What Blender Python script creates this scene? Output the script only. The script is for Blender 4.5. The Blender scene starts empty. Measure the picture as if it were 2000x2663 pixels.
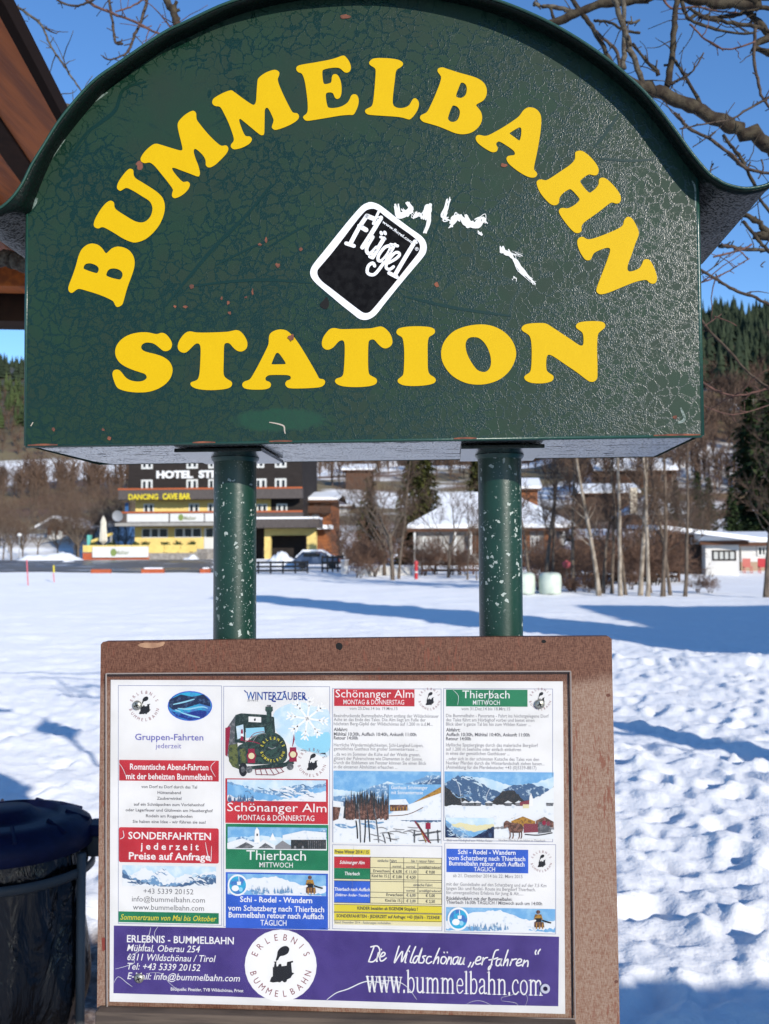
import bpy, bmesh, math, random
import numpy as np
from mathutils import Vector, Matrix
R = math.radians
scene = bpy.context.scene
COL = scene.collection
random.seed(7)

# ------------------------------------------------------------------ camera
EYE = Vector((0.0, -1.25, 1.6)); FPX = 2500.0
YAW, PITCH, ROLL = R(3.78), math.atan(113 / FPX), 0.0044
FWD = Vector((-math.sin(YAW) * math.cos(PITCH), math.cos(YAW) * math.cos(PITCH), math.sin(PITCH)))
RT0 = FWD.cross(Vector((0, 0, 1))).normalized(); UP0 = RT0.cross(FWD)
RT = RT0 * math.cos(ROLL) - UP0 * math.sin(ROLL)
UP = UP0 * math.cos(ROLL) + RT0 * math.sin(ROLL)
cam_d = bpy.data.cameras.new('camera'); cam = bpy.data.objects.new('camera', cam_d); COL.objects.link(cam)
mw = Matrix((RT, UP, -FWD)).transposed().to_4x4(); mw.translation = EYE
cam.matrix_world = mw
cam_d.sensor_fit = 'HORIZONTAL'; cam_d.sensor_width = 36.0; cam_d.lens = 36.0 * FPX / 2000.0
cam_d.clip_start = 0.05; cam_d.clip_end = 9000
cam_d.dof.use_dof = True; cam_d.dof.focus_distance = 1.27; cam_d.dof.aperture_fstop = 15.0
scene.camera = cam

# ------------------------------------------------------------------ sky, sun, exposure
SUN_EL, SUN_AZ = R(19.0), R(33.0)          # azimuth: right of straight behind the camera
TO_SUN = Vector((math.sin(SUN_AZ) * math.cos(SUN_EL), -math.cos(SUN_AZ) * math.cos(SUN_EL), math.sin(SUN_EL)))
world = bpy.data.worlds.new("World"); scene.world = world; world.use_nodes = True
wn = world.node_tree.nodes; wl = world.node_tree.links
bg = wn['Background']; sky = wn.new('ShaderNodeTexSky'); sky.sky_type = 'NISHITA'
sky.sun_disc = False; sky.sun_elevation = SUN_EL; sky.sun_rotation = math.pi - SUN_AZ
sky.altitude = 1500; sky.air_density = 1.0; sky.dust_density = 0.0; sky.ozone_density = 3.0
hsv = wn.new('ShaderNodeHueSaturation'); hsv.inputs['Saturation'].default_value = 1.15; hsv.inputs['Hue'].default_value = .504; wl.new(sky.outputs[0], hsv.inputs['Color']); wl.new(hsv.outputs[0], bg.inputs[0]); bg.inputs[1].default_value = 0.15
sun_d = bpy.data.lights.new('sun', 'SUN'); sun = bpy.data.objects.new('sun', sun_d); COL.objects.link(sun)
sun_d.energy = 3.9; sun_d.angle = R(0.5); sun_d.color = (1.0, 0.93, 0.82)
sun.rotation_euler = TO_SUN.to_track_quat('Z', 'Y').to_euler(); sun.location = TO_SUN * 50
scene.view_settings.view_transform = 'Standard'; scene.view_settings.look = 'None'
scene.view_settings.exposure = 0.47; scene.view_settings.gamma = 1.0
scene.cycles.max_bounces = 6; scene.cycles.diffuse_bounces = 3; scene.cycles.transparent_max_bounces = 8
scene.cycles.use_denoising = True

# ------------------------------------------------------------------ helpers
def P(px, py, Y):
    """point of the plane y=Y that a photo position (2000x2663) looks at: used to measure the place"""
    d = FWD * FPX + RT * (px - 1000.0) - UP * (py - 1331.5)
    t = (Y - EYE.y) / d.y
    return EYE + d * t
def wx(px, Y): return P(px, 1444, Y).x
def wz(py, Y, px=1000): return P(px, py, Y).z

def link(o, parent=None):
    COL.objects.link(o)
    if parent is not None:
        o.parent = parent
        o.matrix_parent_inverse = parent.matrix_world.inverted()
    return o
def empty(name, loc=(0, 0, 0), label=None, cat=None, group=None):
    o = bpy.data.objects.new(name, None); o.location = loc; COL.objects.link(o)
    o.matrix_world = Matrix.Translation(Vector(loc))
    o.empty_display_size = .1
    return tag(o, label, cat, group)
def tag(o, label=None, cat=None, group=None, kind=None):
    if label: o['label'] = label
    if cat: o['category'] = cat
    if group: o['group'] = group
    if kind: o['kind'] = kind
    return o
class MB:
    """collects polygons, then becomes ONE mesh object"""
    def __init__(s): s.v = []; s.f = []; s.m = []
    def add(s, vs, fs, mi=0):
        b = len(s.v); s.v.extend([tuple(v) for v in vs]); s.f.extend([tuple(i + b for i in f) for f in fs]); s.m.extend([mi] * len(fs))
    def box(s, x0, x1, y0, y1, z0, z1, mi=0):
        s.add([(x0,y0,z0),(x1,y0,z0),(x1,y1,z0),(x0,y1,z0),(x0,y0,z1),(x1,y0,z1),(x1,y1,z1),(x0,y1,z1)],
              [(0,3,2,1),(4,5,6,7),(0,1,5,4),(1,2,6,5),(2,3,7,6),(3,0,4,7)], mi)
    def prism(s, pts, axis, a0, a1, mi=0):
        """2D outline extruded along x or y or z"""
        n = len(pts)
        def q(p, a): return (a, p[0], p[1]) if axis == 'x' else ((p[0], a, p[1]) if axis == 'y' else (p[0], p[1], a))
        s.add([q(p, a0) for p in pts] + [q(p, a1) for p in pts],
              [tuple(range(n)), tuple(range(2*n-1, n-1, -1))] + [(i, i+n, (i+1) % n + n, (i+1) % n) for i in range(n)], mi)
    def tube(s, pts, radii, n=6, mi=0, cap=True):
        pts = [Vector(p) for p in pts]; rings = []
        b = len(s.v); ref = None
        for i, p in enumerate(pts):
            t = (pts[min(i+1, len(pts)-1)] - pts[max(i-1, 0)])
            t = t.normalized() if t.length > 1e-9 else Vector((0, 0, 1))
            if ref is None or abs(ref.dot(t)) > .95: ref = Vector((1, 0, 0)) if abs(t.x) < .8 else Vector((0, 1, 0))
            u = t.cross(ref).normalized(); w = t.cross(u)
            r = radii[i] if hasattr(radii, '__len__') else radii
            for k in range(n):
                a = 2 * math.pi * k / n
                s.v.append(tuple(p + (u * math.cos(a) + w * math.sin(a)) * r))
        for i in range(len(pts) - 1):
            for k in range(n):
                s.f.append((b+i*n+k, b+i*n+(k+1) % n, b+(i+1)*n+(k+1) % n, b+(i+1)*n+k)); s.m.append(mi)
        if cap:
            s.f.append(tuple(b + k for k in range(n))[::-1]); s.m.append(mi)
            s.f.append(tuple(b + (len(pts)-1)*n + k for k in range(n))); s.m.append(mi)
    def lathe(s, prof, cx, cy, n=24, mi=0, sx=1, sy=1):
        b = len(s.v)
        for r, z in prof:
            for k in range(n):
                a = 2*math.pi*k/n; s.v.append((cx + r*sx*math.cos(a), cy + r*sy*math.sin(a), z))
        for i in range(len(prof)-1):
            for k in range(n):
                s.f.append((b+i*n+k, b+i*n+(k+1) % n, b+(i+1)*n+(k+1) % n, b+(i+1)*n+k)); s.m.append(mi)
    def build(s, name, mats, parent=None, smooth=False, bevel=0):
        me = bpy.data.meshes.new(name); me.from_pydata(s.v, [], s.f)
        if not isinstance(mats, (list, tuple)): mats = [mats]
        for m in mats: me.materials.append(m)
        if len(mats) > 1: me.polygons.foreach_set('material_index', s.m)
        if smooth: me.polygons.foreach_set('use_smooth', [True] * len(me.polygons))
        me.update(); o = bpy.data.objects.new(name, me); link(o, parent)
        if bevel:
            md = o.modifiers.new('bevel', 'BEVEL'); md.width = bevel; md.segments = 2; md.limit_method = 'ANGLE'
        return o

def smooth_loop(pts, sub=4, closed=True):
    """Catmull-Rom through the points"""
    n = len(pts); out = []
    rng = range(n) if closed else range(n - 1)
    for i in rng:
        if closed: p0, p1, p2, p3 = pts[(i-1) % n], pts[i], pts[(i+1) % n], pts[(i+2) % n]
        else: p0, p1, p2, p3 = pts[max(i-1, 0)], pts[i], pts[i+1], pts[min(i+2, n-1)]
        for k in range(sub):
            t = k / sub
            out.append(tuple(.5 * ((2*p1[j]) + (-p0[j]+p2[j])*t + (2*p0[j]-5*p1[j]+4*p2[j]-p3[j])*t*t + (-p0[j]+3*p1[j]-3*p2[j]+p3[j])*t**3) for j in range(len(p1))))
    if not closed: out.append(tuple(pts[-1]))
    return out

def fill2d(loops, extrude=0.0):
    """closed 2D outlines (holes inside) -> triangulated mesh arrays"""
    cu = bpy.data.curves.new('tmp', 'CURVE'); cu.dimensions = '2D'; cu.fill_mode = 'BOTH' if extrude else 'FRONT'; cu.extrude = extrude
    for lp in loops:
        sp = cu.splines.new('POLY'); sp.points.add(len(lp) - 1); sp.use_cyclic_u = True
        for p, q in zip(sp.points, lp): p.co = (q[0], q[1], 0, 1)
    ob = bpy.data.objects.new('tmp', cu); me = ob.to_mesh()
    vs = [tuple(v.co) for v in me.vertices]; fs = [tuple(p.vertices) for p in me.polygons]
    ob.to_mesh_clear(); bpy.data.objects.remove(ob); bpy.data.curves.remove(cu)
    return vs, fs
_tc = {}
def textmesh(s, bold=0.0, shear=0.0, spacing=1.0, res=3):
    key = (s, bold, shear, spacing, res)
    if key in _tc: return _tc[key]
    cu = bpy.data.curves.new('tmp', 'FONT'); cu.body = s; cu.size = 1.0; cu.offset = bold; cu.shear = shear
    cu.space_character = spacing; cu.resolution_u = res; cu.fill_mode = 'FRONT'
    ob = bpy.data.objects.new('tmp', cu); me = ob.to_mesh()
    vs = [tuple(v.co) for v in me.vertices]; fs = [tuple(p.vertices) for p in me.polygons]
    ob.to_mesh_clear(); bpy.data.objects.remove(ob); bpy.data.curves.remove(cu)
    _tc[key] = (vs, fs); return vs, fs
CAP = max(v[1] for v in textmesh('H')[0])

# ------------------------------------------------------------------ materials
def mat(name, col, rough=0.7, spec=0.3, metal=0.0, coat=0.0):
    m = bpy.data.materials.new(name); m.use_nodes = True
    b = m.node_tree.nodes['Principled BSDF']
    b.inputs['Base Color'].default_value = (*col, 1); b.inputs['Roughness'].default_value = rough
    b.inputs['Specular IOR Level'].default_value = spec; b.inputs['Metallic'].default_value = metal
    b.inputs['Coat Weight'].default_value = coat; b.inputs['Coat Roughness'].default_value = .12
    return m
class NT:
    """small node-tree writer"""
    def __init__(s, m): s.m = m; s.n = m.node_tree.nodes; s.l = m.node_tree.links; s.b = s.n['Principled BSDF']
    def node(s, t, **kw):
        n = s.n.new(t)
        for k, v in kw.items(): setattr(n, k, v)
        return n
    def set(s, sock, v):
        if hasattr(v, 'is_linked'): s.l.new(v, sock)
        else: sock.default_value = v
    def coord(s, scale=(1, 1, 1), which='Object'):
        tc = s.node('ShaderNodeTexCoord'); mp = s.node('ShaderNodeMapping'); mp.inputs['Scale'].default_value = scale
        s.l.new(tc.outputs[which], mp.inputs[0]); return mp.outputs[0]
    def noise(s, vec, scale, detail=3, rough=.55, out='Fac'):
        n = s.node('ShaderNodeTexNoise'); s.l.new(vec, n.inputs['Vector']); n.inputs['Scale'].default_value = scale
        n.inputs['Detail'].default_value = detail; n.inputs['Roughness'].default_value = rough; return n.outputs[out]
    def voro(s, vec, scale, feature='DISTANCE_TO_EDGE', out='Distance', rnd=1.0):
        n = s.node('ShaderNodeTexVoronoi', feature=feature); s.l.new(vec, n.inputs['Vector']); n.inputs['Scale'].default_value = scale
        n.inputs['Randomness'].default_value = rnd; return n.outputs[out]
    def ramp(s, f, a, b, va=0.0, vb=1.0):
        n = s.node('ShaderNodeMapRange'); n.interpolation_type = 'SMOOTHSTEP'; s.l.new(f, n.inputs[0])
        for i, v in enumerate((a, b, va, vb)): n.inputs[i+1].default_value = v
        return n.outputs[0]
    def math(s, op, a, b=0.0, c=0.0):
        n = s.node('ShaderNodeMath', operation=op); s.set(n.inputs[0], a); s.set(n.inputs[1], b); s.set(n.inputs[2], c); return n.outputs[0]
    def mix(s, f, a, b):
        n = s.node('ShaderNodeMix', data_type='RGBA'); s.set(n.inputs[0], f)
        s.set(n.inputs[6], a if hasattr(a, 'is_linked') else (*a, 1)); s.set(n.inputs[7], b if hasattr(b, 'is_linked') else (*b, 1)); return n.outputs[2]
    def bump(s, h, strength, dist, prev=None):
        n = s.node('ShaderNodeBump'); n.inputs['Strength'].default_value = strength; n.inputs['Distance'].default_value = dist
        s.l.new(h, n.inputs['Height'])
        if prev is not None: s.l.new(prev, n.inputs['Normal'])
        return n.outputs[0]
    def out(s, col=None, rough=None, normal=None):
        if col is not None: s.l.new(col, s.b.inputs['Base Color'])
        if rough is not None: s.set(s.b.inputs['Roughness'], rough)
        if normal is not None: s.l.new(normal, s.b.inputs['Normal'])
    def warp(s, vec, scale, amt, detail=2):
        n = s.noise(vec, scale, detail, out='Color'); v = s.node('ShaderNodeVectorMath', operation='SUBTRACT'); s.l.new(n, v.inputs[0]); v.inputs[1].default_value = (.5, .5, .5)
        w = s.node('ShaderNodeVectorMath', operation='SCALE'); s.l.new(v.outputs[0], w.inputs[0]); w.inputs['Scale'].default_value = amt
        a = s.node('ShaderNodeVectorMath', operation='ADD'); s.l.new(vec, a.inputs[0]); s.l.new(w.outputs[0], a.inputs[1]); return a.outputs[0]
    def sep(s, vec):
        n = s.node('ShaderNodeSeparateXYZ'); s.l.new(vec, n.inputs[0]); return n.outputs

def noisy(name, c1, c2, scale=3.0, rough=.8, bump=0.0, bscale=None, spec=.25, stretch=(1, 1, 1), lo=.35, hi=.65):
    m = mat(name, c1, rough, spec); t = NT(m); co = t.coord(stretch)
    f = t.ramp(t.noise(co, scale, 5), lo, hi)
    nrm = t.bump(t.noise(co, bscale or scale * 3, 4), 0.6, bump) if bump else None
    t.out(t.mix(f, c1, c2), rough, nrm); return m

M = {}
def crackle(name, isl, crk, amount, fine=1.0, rough=.36):
    """old green paint with a net of shrinkage cracks; spec glints come from the bump only"""
    m = mat(name, isl, rough, .34); t = NT(m); co = t.coord()
    w = t.warp(co, 30, .03, 3); w2 = t.warp(w, 140, .006, 2)
    e1 = t.voro(w2, 62 * fine); e2 = t.voro(w2, 135 * fine)
    x, y, z = t.sep(co)
    big = t.ramp(t.noise(co, 7.5, 4), .12, .88)
    low = t.math('ADD', t.ramp(z, 1.75, 2.25, .13, -.05), t.ramp(x, -.45, .35, -.05, .07))               # more cracking towards the bottom of the sign
    pres = t.math('ADD', big, low)
    wid1 = t.ramp(pres, .20, .55, 0.012, .095); wid2 = t.ramp(pres, .36, .72, 0.0, .07)
    def crack(e, wd):
        d = t.math('SUBTRACT', wd, e); return t.ramp(d, -.004, .028)
    c = t.math('MAXIMUM', crack(e1, wid1), crack(e2, wid2))
    # long diagonal scratches under the paint
    ws = t.warp(t.coord((1.0, 1.0, 1.4)), 6, .10, 2); es = t.voro(ws, 4.2)
    sc = t.math('MULTIPLY', t.ramp(es, .0, .022, 1, 0), t.ramp(t.noise(co, 9, 2), .52, .6))
    c = t.math('MAXIMUM', c, sc)
    # ticks
    tk = t.voro(t.warp(t.coord((1, 1, .5)), 60, .02), 42, 'F1'); tk = t.math('MULTIPLY', t.ramp(tk, .10, .17, 1, 0), t.ramp(t.noise(co, 20, 2), .5, .6))
    c = t.math('MAXIMUM', c, tk)
    c = t.math('MULTIPLY', c, amount)
    var = t.noise(co, 14, 4)
    base = t.mix(t.ramp(var, .3, .7), isl, tuple(a * b for a, b in zip(isl, (.72, 1.12, .98))))
    # patches of a brighter repaint and small rust chips
    rp = t.ramp(t.noise(t.coord((1, 1, 2.2)), 5.0, 4), .66, .75)
    base = t.mix(t.math('MULTIPLY', rp, .6), base, (.012, .075, .047))
    ex = t.math('POWER', t.math('DIVIDE', t.math('SUBTRACT', x, P(728, 1096, 0).x), .072), 2.0); ez = t.math('POWER', t.math('DIVIDE', t.math('SUBTRACT', z, P(728, 1092, 0).z), .017), 2.0)
    touch = t.ramp(t.math('ADD', t.math('ADD', ex, ez), t.math('MULTIPLY', t.noise(co, 70, 4), .9)), .9, 1.5, 1, 0)
    base = t.mix(t.math('MULTIPLY', touch, .42), base, (.006, .060, .034)); c = t.math('MULTIPLY', c, t.math('SUBTRACT', 1.0, t.math('MULTIPLY', touch, .8)))
    col = t.mix(c, base, crk)
    rs = t.math('MULTIPLY', t.ramp(t.voro(t.warp(co, 90, .012), 16, 'F1'), .07, .10, 1, 0), t.ramp(t.noise(co, 8, 1), .54, .58))
    col = t.mix(rs, col, (.17, .06, .035))
    fine_n = t.noise(co, 520, 2); grain = t.noise(co, 240, 3)
    h = t.math('ADD', t.math('MULTIPLY', c, -1.0), t.math('MULTIPLY', grain, .10))
    n1 = t.bump(h, .9, .00020)
    h2 = t.math('MULTIPLY', fine_n, t.math('ADD', t.math('MULTIPLY', c, 2.2), .10))
    n2 = t.bump(h2, .85, .00024, n1)
    rg = t.math('SUBTRACT', rough, t.math('MULTIPLY', c, .265))
    t.set(t.b.inputs['Specular IOR Level'], t.math('ADD', .20, t.math('MULTIPLY', c, .24)))
    t.out(col, rg, n2); return m
def chipped(name, base, chip, scale=70, thresh=.13, rough=.3):
    m = mat(name, base, rough, .5); t = NT(m); co = t.coord()
    w = t.warp(co, 60, .025, 3)
    f = t.math('MULTIPLY', t.ramp(t.voro(w, scale, 'F1'), thresh, thresh + .05, 1, 0), t.ramp(t.noise(co, 14, 2), .38, .5))
    f2 = t.math('MULTIPLY', t.ramp(t.voro(w, scale * 2.7, 'F1'), .13, .2, 1, 0), t.ramp(t.noise(co, 22, 2), .38, .5))
    f = t.math('MAXIMUM', f, f2)
    wr = t.noise(t.warp(co, 40, .03), 160, 3)
    n = t.bump(wr, .22, .0010); n = t.bump(f, .5, -.0006, n)
    col = t.mix(t.ramp(t.noise(co, 25, 3), .3, .7), base, tuple(c * 1.35 for c in base))
    t.out(t.mix(f, col, chip), t.math('ADD', rough, t.math('MULTIPLY', f, .3)), n); return m
M['sign_face'] = crackle('sign_face_paint', (.0125, .0275, .0175), (.0018, .0165, .0088), 1.0, 1.0, .54)
M['paint'] = noisy('green_paint', (.010, .042, .030), (.014, .052, .036), 30, .3, .0006, 200, .5)
M['post'] = chipped('post_paint', (.0028, .023, .0135), (.30, .34, .31), 78, .19, .34)
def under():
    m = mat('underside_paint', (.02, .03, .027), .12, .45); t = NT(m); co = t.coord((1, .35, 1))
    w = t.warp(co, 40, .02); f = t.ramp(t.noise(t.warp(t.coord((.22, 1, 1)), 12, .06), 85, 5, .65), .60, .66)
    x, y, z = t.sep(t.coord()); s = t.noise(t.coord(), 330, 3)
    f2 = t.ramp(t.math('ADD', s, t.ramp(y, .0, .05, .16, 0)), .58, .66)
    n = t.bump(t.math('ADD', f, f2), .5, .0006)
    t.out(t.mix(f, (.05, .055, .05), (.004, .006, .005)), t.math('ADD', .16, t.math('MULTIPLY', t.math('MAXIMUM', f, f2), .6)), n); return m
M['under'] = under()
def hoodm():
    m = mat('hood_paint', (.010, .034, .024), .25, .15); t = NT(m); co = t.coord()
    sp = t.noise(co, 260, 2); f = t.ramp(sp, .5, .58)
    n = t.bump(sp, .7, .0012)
    t.out(t.mix(f, (.0025, .008, .006), (.002, .004, .0035)), t.math('ADD', .34, t.math('MULTIPLY', f, .3)), n); return m  # near-black base puts the shade under the overhang into the paint colour
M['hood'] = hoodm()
M['yellow'] = noisy('yellow_film', (.52, .325, .0004), (.53, .333, .0006), 30, .55, .0002, 120, .14)
M['white_film'] = noisy('white_film', (.72, .72, .72), (.64, .64, .65), 50, .4, .0002, 200, .4)
M['black_film'] = noisy('black_film', (.005, .005, .006), (.010, .010, .011), 90, .85, .0003, 220, .03)
M['scribble'] = mat('white_correction_paint', (.62, .62, .60), .7)
M['hole'] = mat('dark_hole', (.004, .004, .004), .8)
M['rust'] = noisy('rust', (.20, .07, .04), (.09, .04, .03), 60, .9)
M['screw'] = noisy('screw_metal', (.45, .43, .36), (.3, .29, .25), 300, .35, .0003, 400, .5)
M['screw'].node_tree.nodes['Principled BSDF'].inputs['Metallic'].default_value = .8
def woodboard(name, c1, c2, c3):
    m = mat(name, c1, .6, .3); t = NT(m)
    v = t.noise(t.coord((420, 1, 60)), 3.0, 3); h = t.noise(t.coord((60, 1, 420)), 3.0, 3)
    f = t.math('ADD', t.math('MULTIPLY', v, .6), t.math('MULTIPLY', h, .4)); f = t.math('ADD', t.math('MULTIPLY', t.math('SUBTRACT', f, .5), .8), .5)
    big = t.noise(t.coord((3, 1, 1.5)), 2.2, 4)
    x, y, z = t.sep(t.coord())
    wear = t.math('ADD', big, t.ramp(z, 1.40, 1.46, .10, -.34))        # the top strip kept its red varnish, the rest is worn pale
    wear = t.math('ADD', wear, t.ramp(x, -.3, .35, -.10, .14))
    col = t.mix(t.ramp(f, .40, .60), c1, c2)
    pale = t.mix(t.ramp(f, .40, .58), c2, c3)
    col = t.mix(t.ramp(wear, .33, .60), col, pale)
    fl = t.math('MULTIPLY', t.ramp(t.noise(t.coord((75, 1, 13)), 4, 4), .55, .63), t.ramp(t.noise(t.coord((3, 1, .8)), 5, 3), .44, .6))
    col = t.mix(t.math('MULTIPLY', fl, .75), col, (.15, .045, .025))
    t.out(col, .62, t.bump(f, .5, .0008)); return m
M['board'] = woodboard('plywood', (.060, .018, .009), (.155, .070, .042), (.250, .175, .130))
M['board_edge'] = noisy('plywood_edge', (.36, .28, .22), (.22, .15, .11), 60, .8)
M['ledge'] = noisy('weathered_batten', (.10, .075, .058), (.055, .042, .035), 40, .8, .001, 90, .2, (.2, 1, 3))
# ================================================================== the station sign
def at(pts, Y): return [P(x, y, Y) for x, y in pts]
DEP = 0.274                                    # depth of the sheet-metal box
sign = empty('station_sign', (0, .137, 0), 'dark green arched metal station sign with yellow BUMMELBAHN STATION lettering, standing on two posts', 'sign')
# front outline, measured on the photograph
ARCH_L = [(73,551),(81,537),(106,472),(136,407),(190,331),(239,271),(300,217),(361,172),(457,117),(566,72),(710,36),(873,13),(1000,8)]
VP0 = (1165, 1444)                             # where depth lines meet in the photograph
def inn(q, k=1.0245): return (VP0[0] + (q[0] - VP0[0]) / k, VP0[1] + (q[1] - VP0[1]) / k)
FR = [(-120,538),(-92,556),(-45,560),(0,543),(33,515),(60,477),(81,434),(114,380),(163,304),(239,217),(313,163),(421,90),(482,60),(602,6),(745,-30),(880,-46),(1010,-50),(1150,-33),(1283,0),(1391,42),(1482,90),(1572,150),(1638,205),(1692,259),(1753,337),(1801,403),(1843,452),(1865,468),(1891,482),(1939,492),(1987,485),(2006,475)]
ARCH_L = ARCH_L[:6] + [inn(q) for q in FR[10:17]]
ARCH_R = [inn(q) for q in FR[17:26]] + [(1811,458)]
arch = smooth_loop(ARCH_L + ARCH_R, 4, False)
outline = arch + [(1814,600),(1818,800),(1825,1133),(68,1160)]
m = MB(); vs, fs = fill2d([[(x, -y) for x, y in outline]])
m.add([P(v[0], -v[1], 0.0) for v in vs], [f[::-1] for f in fs])
front = m.build('front_panel', M['sign_face'], sign)
for p in front.data.polygons: pass
# rolled edges of the front panel (bright worn rims left, right and bottom)
def strip(pts, r, name, material, parent, Y=0.0, n=6):
    b = MB(); b.tube([P(x, y, Y) for x, y in pts], r, n); return b.build(name, material, parent, True)
strip([(1811,458),(1814,600),(1818,800),(1825,1133)], .0034, 'edge_bead', M['paint'], sign, .0025)
strip([(73,551),(70,800),(68,1160)], .0030, 'edge_bead', M['paint'], sign, .0025)
strip([(68,1160),(1000,1145),(1825,1133)], .0026, 'edge_bead', M['paint'], sign, .0022)
# sides, back, underside
fl = [P(x, y, .004) for x, y in outline]
n = len(fl); na = len(arch)
back = [Vector((p.x, DEP, p.z)) for p in fl]
for a, b in ((na-1, na), (na, na+1), (na+1, na+2), (na+3, 0)):
    pass
for seq in ((na-1, na, na+1, na+2), (na+3, 0)):
    m = MB()
    for a, b in zip(seq[:-1], seq[1:]): m.add([fl[a], fl[b], back[b], back[a]], [(0, 1, 2, 3)])
    m.build('side_panel', M['paint'], sign)
m = MB(); m.add([Vector((p.x, DEP, p.z)) for p in fl], [tuple(range(n))]); m.build('back_panel', M['paint'], sign)
zb = P(1000, 1146, 0).z
def bot(px, Y): return Vector((wx(px, 0), Y, P(px, 1160 - 27 * (px - 68) / 1757, 0).z + .001))
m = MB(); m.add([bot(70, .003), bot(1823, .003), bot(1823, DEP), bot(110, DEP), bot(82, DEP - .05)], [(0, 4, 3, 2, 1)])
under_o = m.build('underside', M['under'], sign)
# hood: a bent sheet, front edge and its meeting line with the box
GR = {4:(73,553),5:(84,526),6:(106,470),7:(139,400),8:(187,333),9:(262,246),10:(335,190),11:(445,121),12:(505,95),13:(620,55),14:(760,27),15:(880,11),16:(1000,6),17:(1120,22),18:(1241,52),19:(1361,97),20:(1440,141),21:(1530,202),22:(1594,250),23:(1644,302),24:(1702,385),25:(1748,447),26:(1790,494),27:(1812,518)}
for k_ in list(GR):
    if k_ >= 10: GR[k_] = inn(FR[k_], 1.0225)
OV = .030
pf = smooth_loop(FR, 4, False); F = [P(x, y, -OV) for x, y in pf]
GW = []
for i, q in enumerate(FR):
    GW.append(P(*GR[i], 0.0) if i in GR else Vector((P(*q, -OV).x, 0, P(*q, -OV).z)))
G = [Vector(p) for p in smooth_loop([tuple(p) for p in GW], 4, False)]
m = MB(); nF = len(F)
up = Vector((0, 0, .0018))
rows = [F, [f.lerp(g, .5) for f, g in zip(F, G)], [g + up for g in G], [g + up + Vector((0, DEP * .5, 0)) for g in G], [g + up + Vector((0, DEP + .03, 0)) for g in G]]
vs = [p for r in rows for p in r]; fs = []
for r in range(len(rows)-1):
    for i in range(nF-1): fs.append((r*nF+i, r*nF+i+1, (r+1)*nF+i+1, (r+1)*nF+i))
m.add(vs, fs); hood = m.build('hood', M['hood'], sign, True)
md = hood.modifiers.new('sheet', 'SOLIDIFY'); md.thickness = .003; md.offset = -1 if True else 1
m = MB(); m.tube([p + Vector((0, -.0008, .0008)) for p in F], .0021, 6); m.build('hood_rim', M['paint'], hood, True)

# posts
M['flange'] = noisy('black_flange', (.006,.009,.008), (.012,.018,.015), 60, .2, .0004, 120, .5)
POSTS = [(611, 56), (1301.5, 56)]
for px, rad in POSTS:
    x = wx(px, .137); r = rad * 1.387 / FPX
    ztop = zb + .004
    m = MB(); prof = [(r, -.05)] + [(r, z) for z in np.linspace(.2, ztop, 12)]
    m.lathe(prof, x, .137, 40)
    po = m.build('post', M['post'], sign, True)
    m = MB(); w_ = .056
    m.box(x - w_ - (.010 if px < 1000 else 0), x + w_, .05, .225, zb - .0065, zb - .001)
    m.build('flange', M['flange'], po, bevel=.0008)
    m = MB(); m.lathe([(r + .004, zb - .007), (r + .003, zb - .010), (r + .0005, zb - .013)], x, .137, 32); m.build('weld_seam', M['paint'], po, True)

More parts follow.
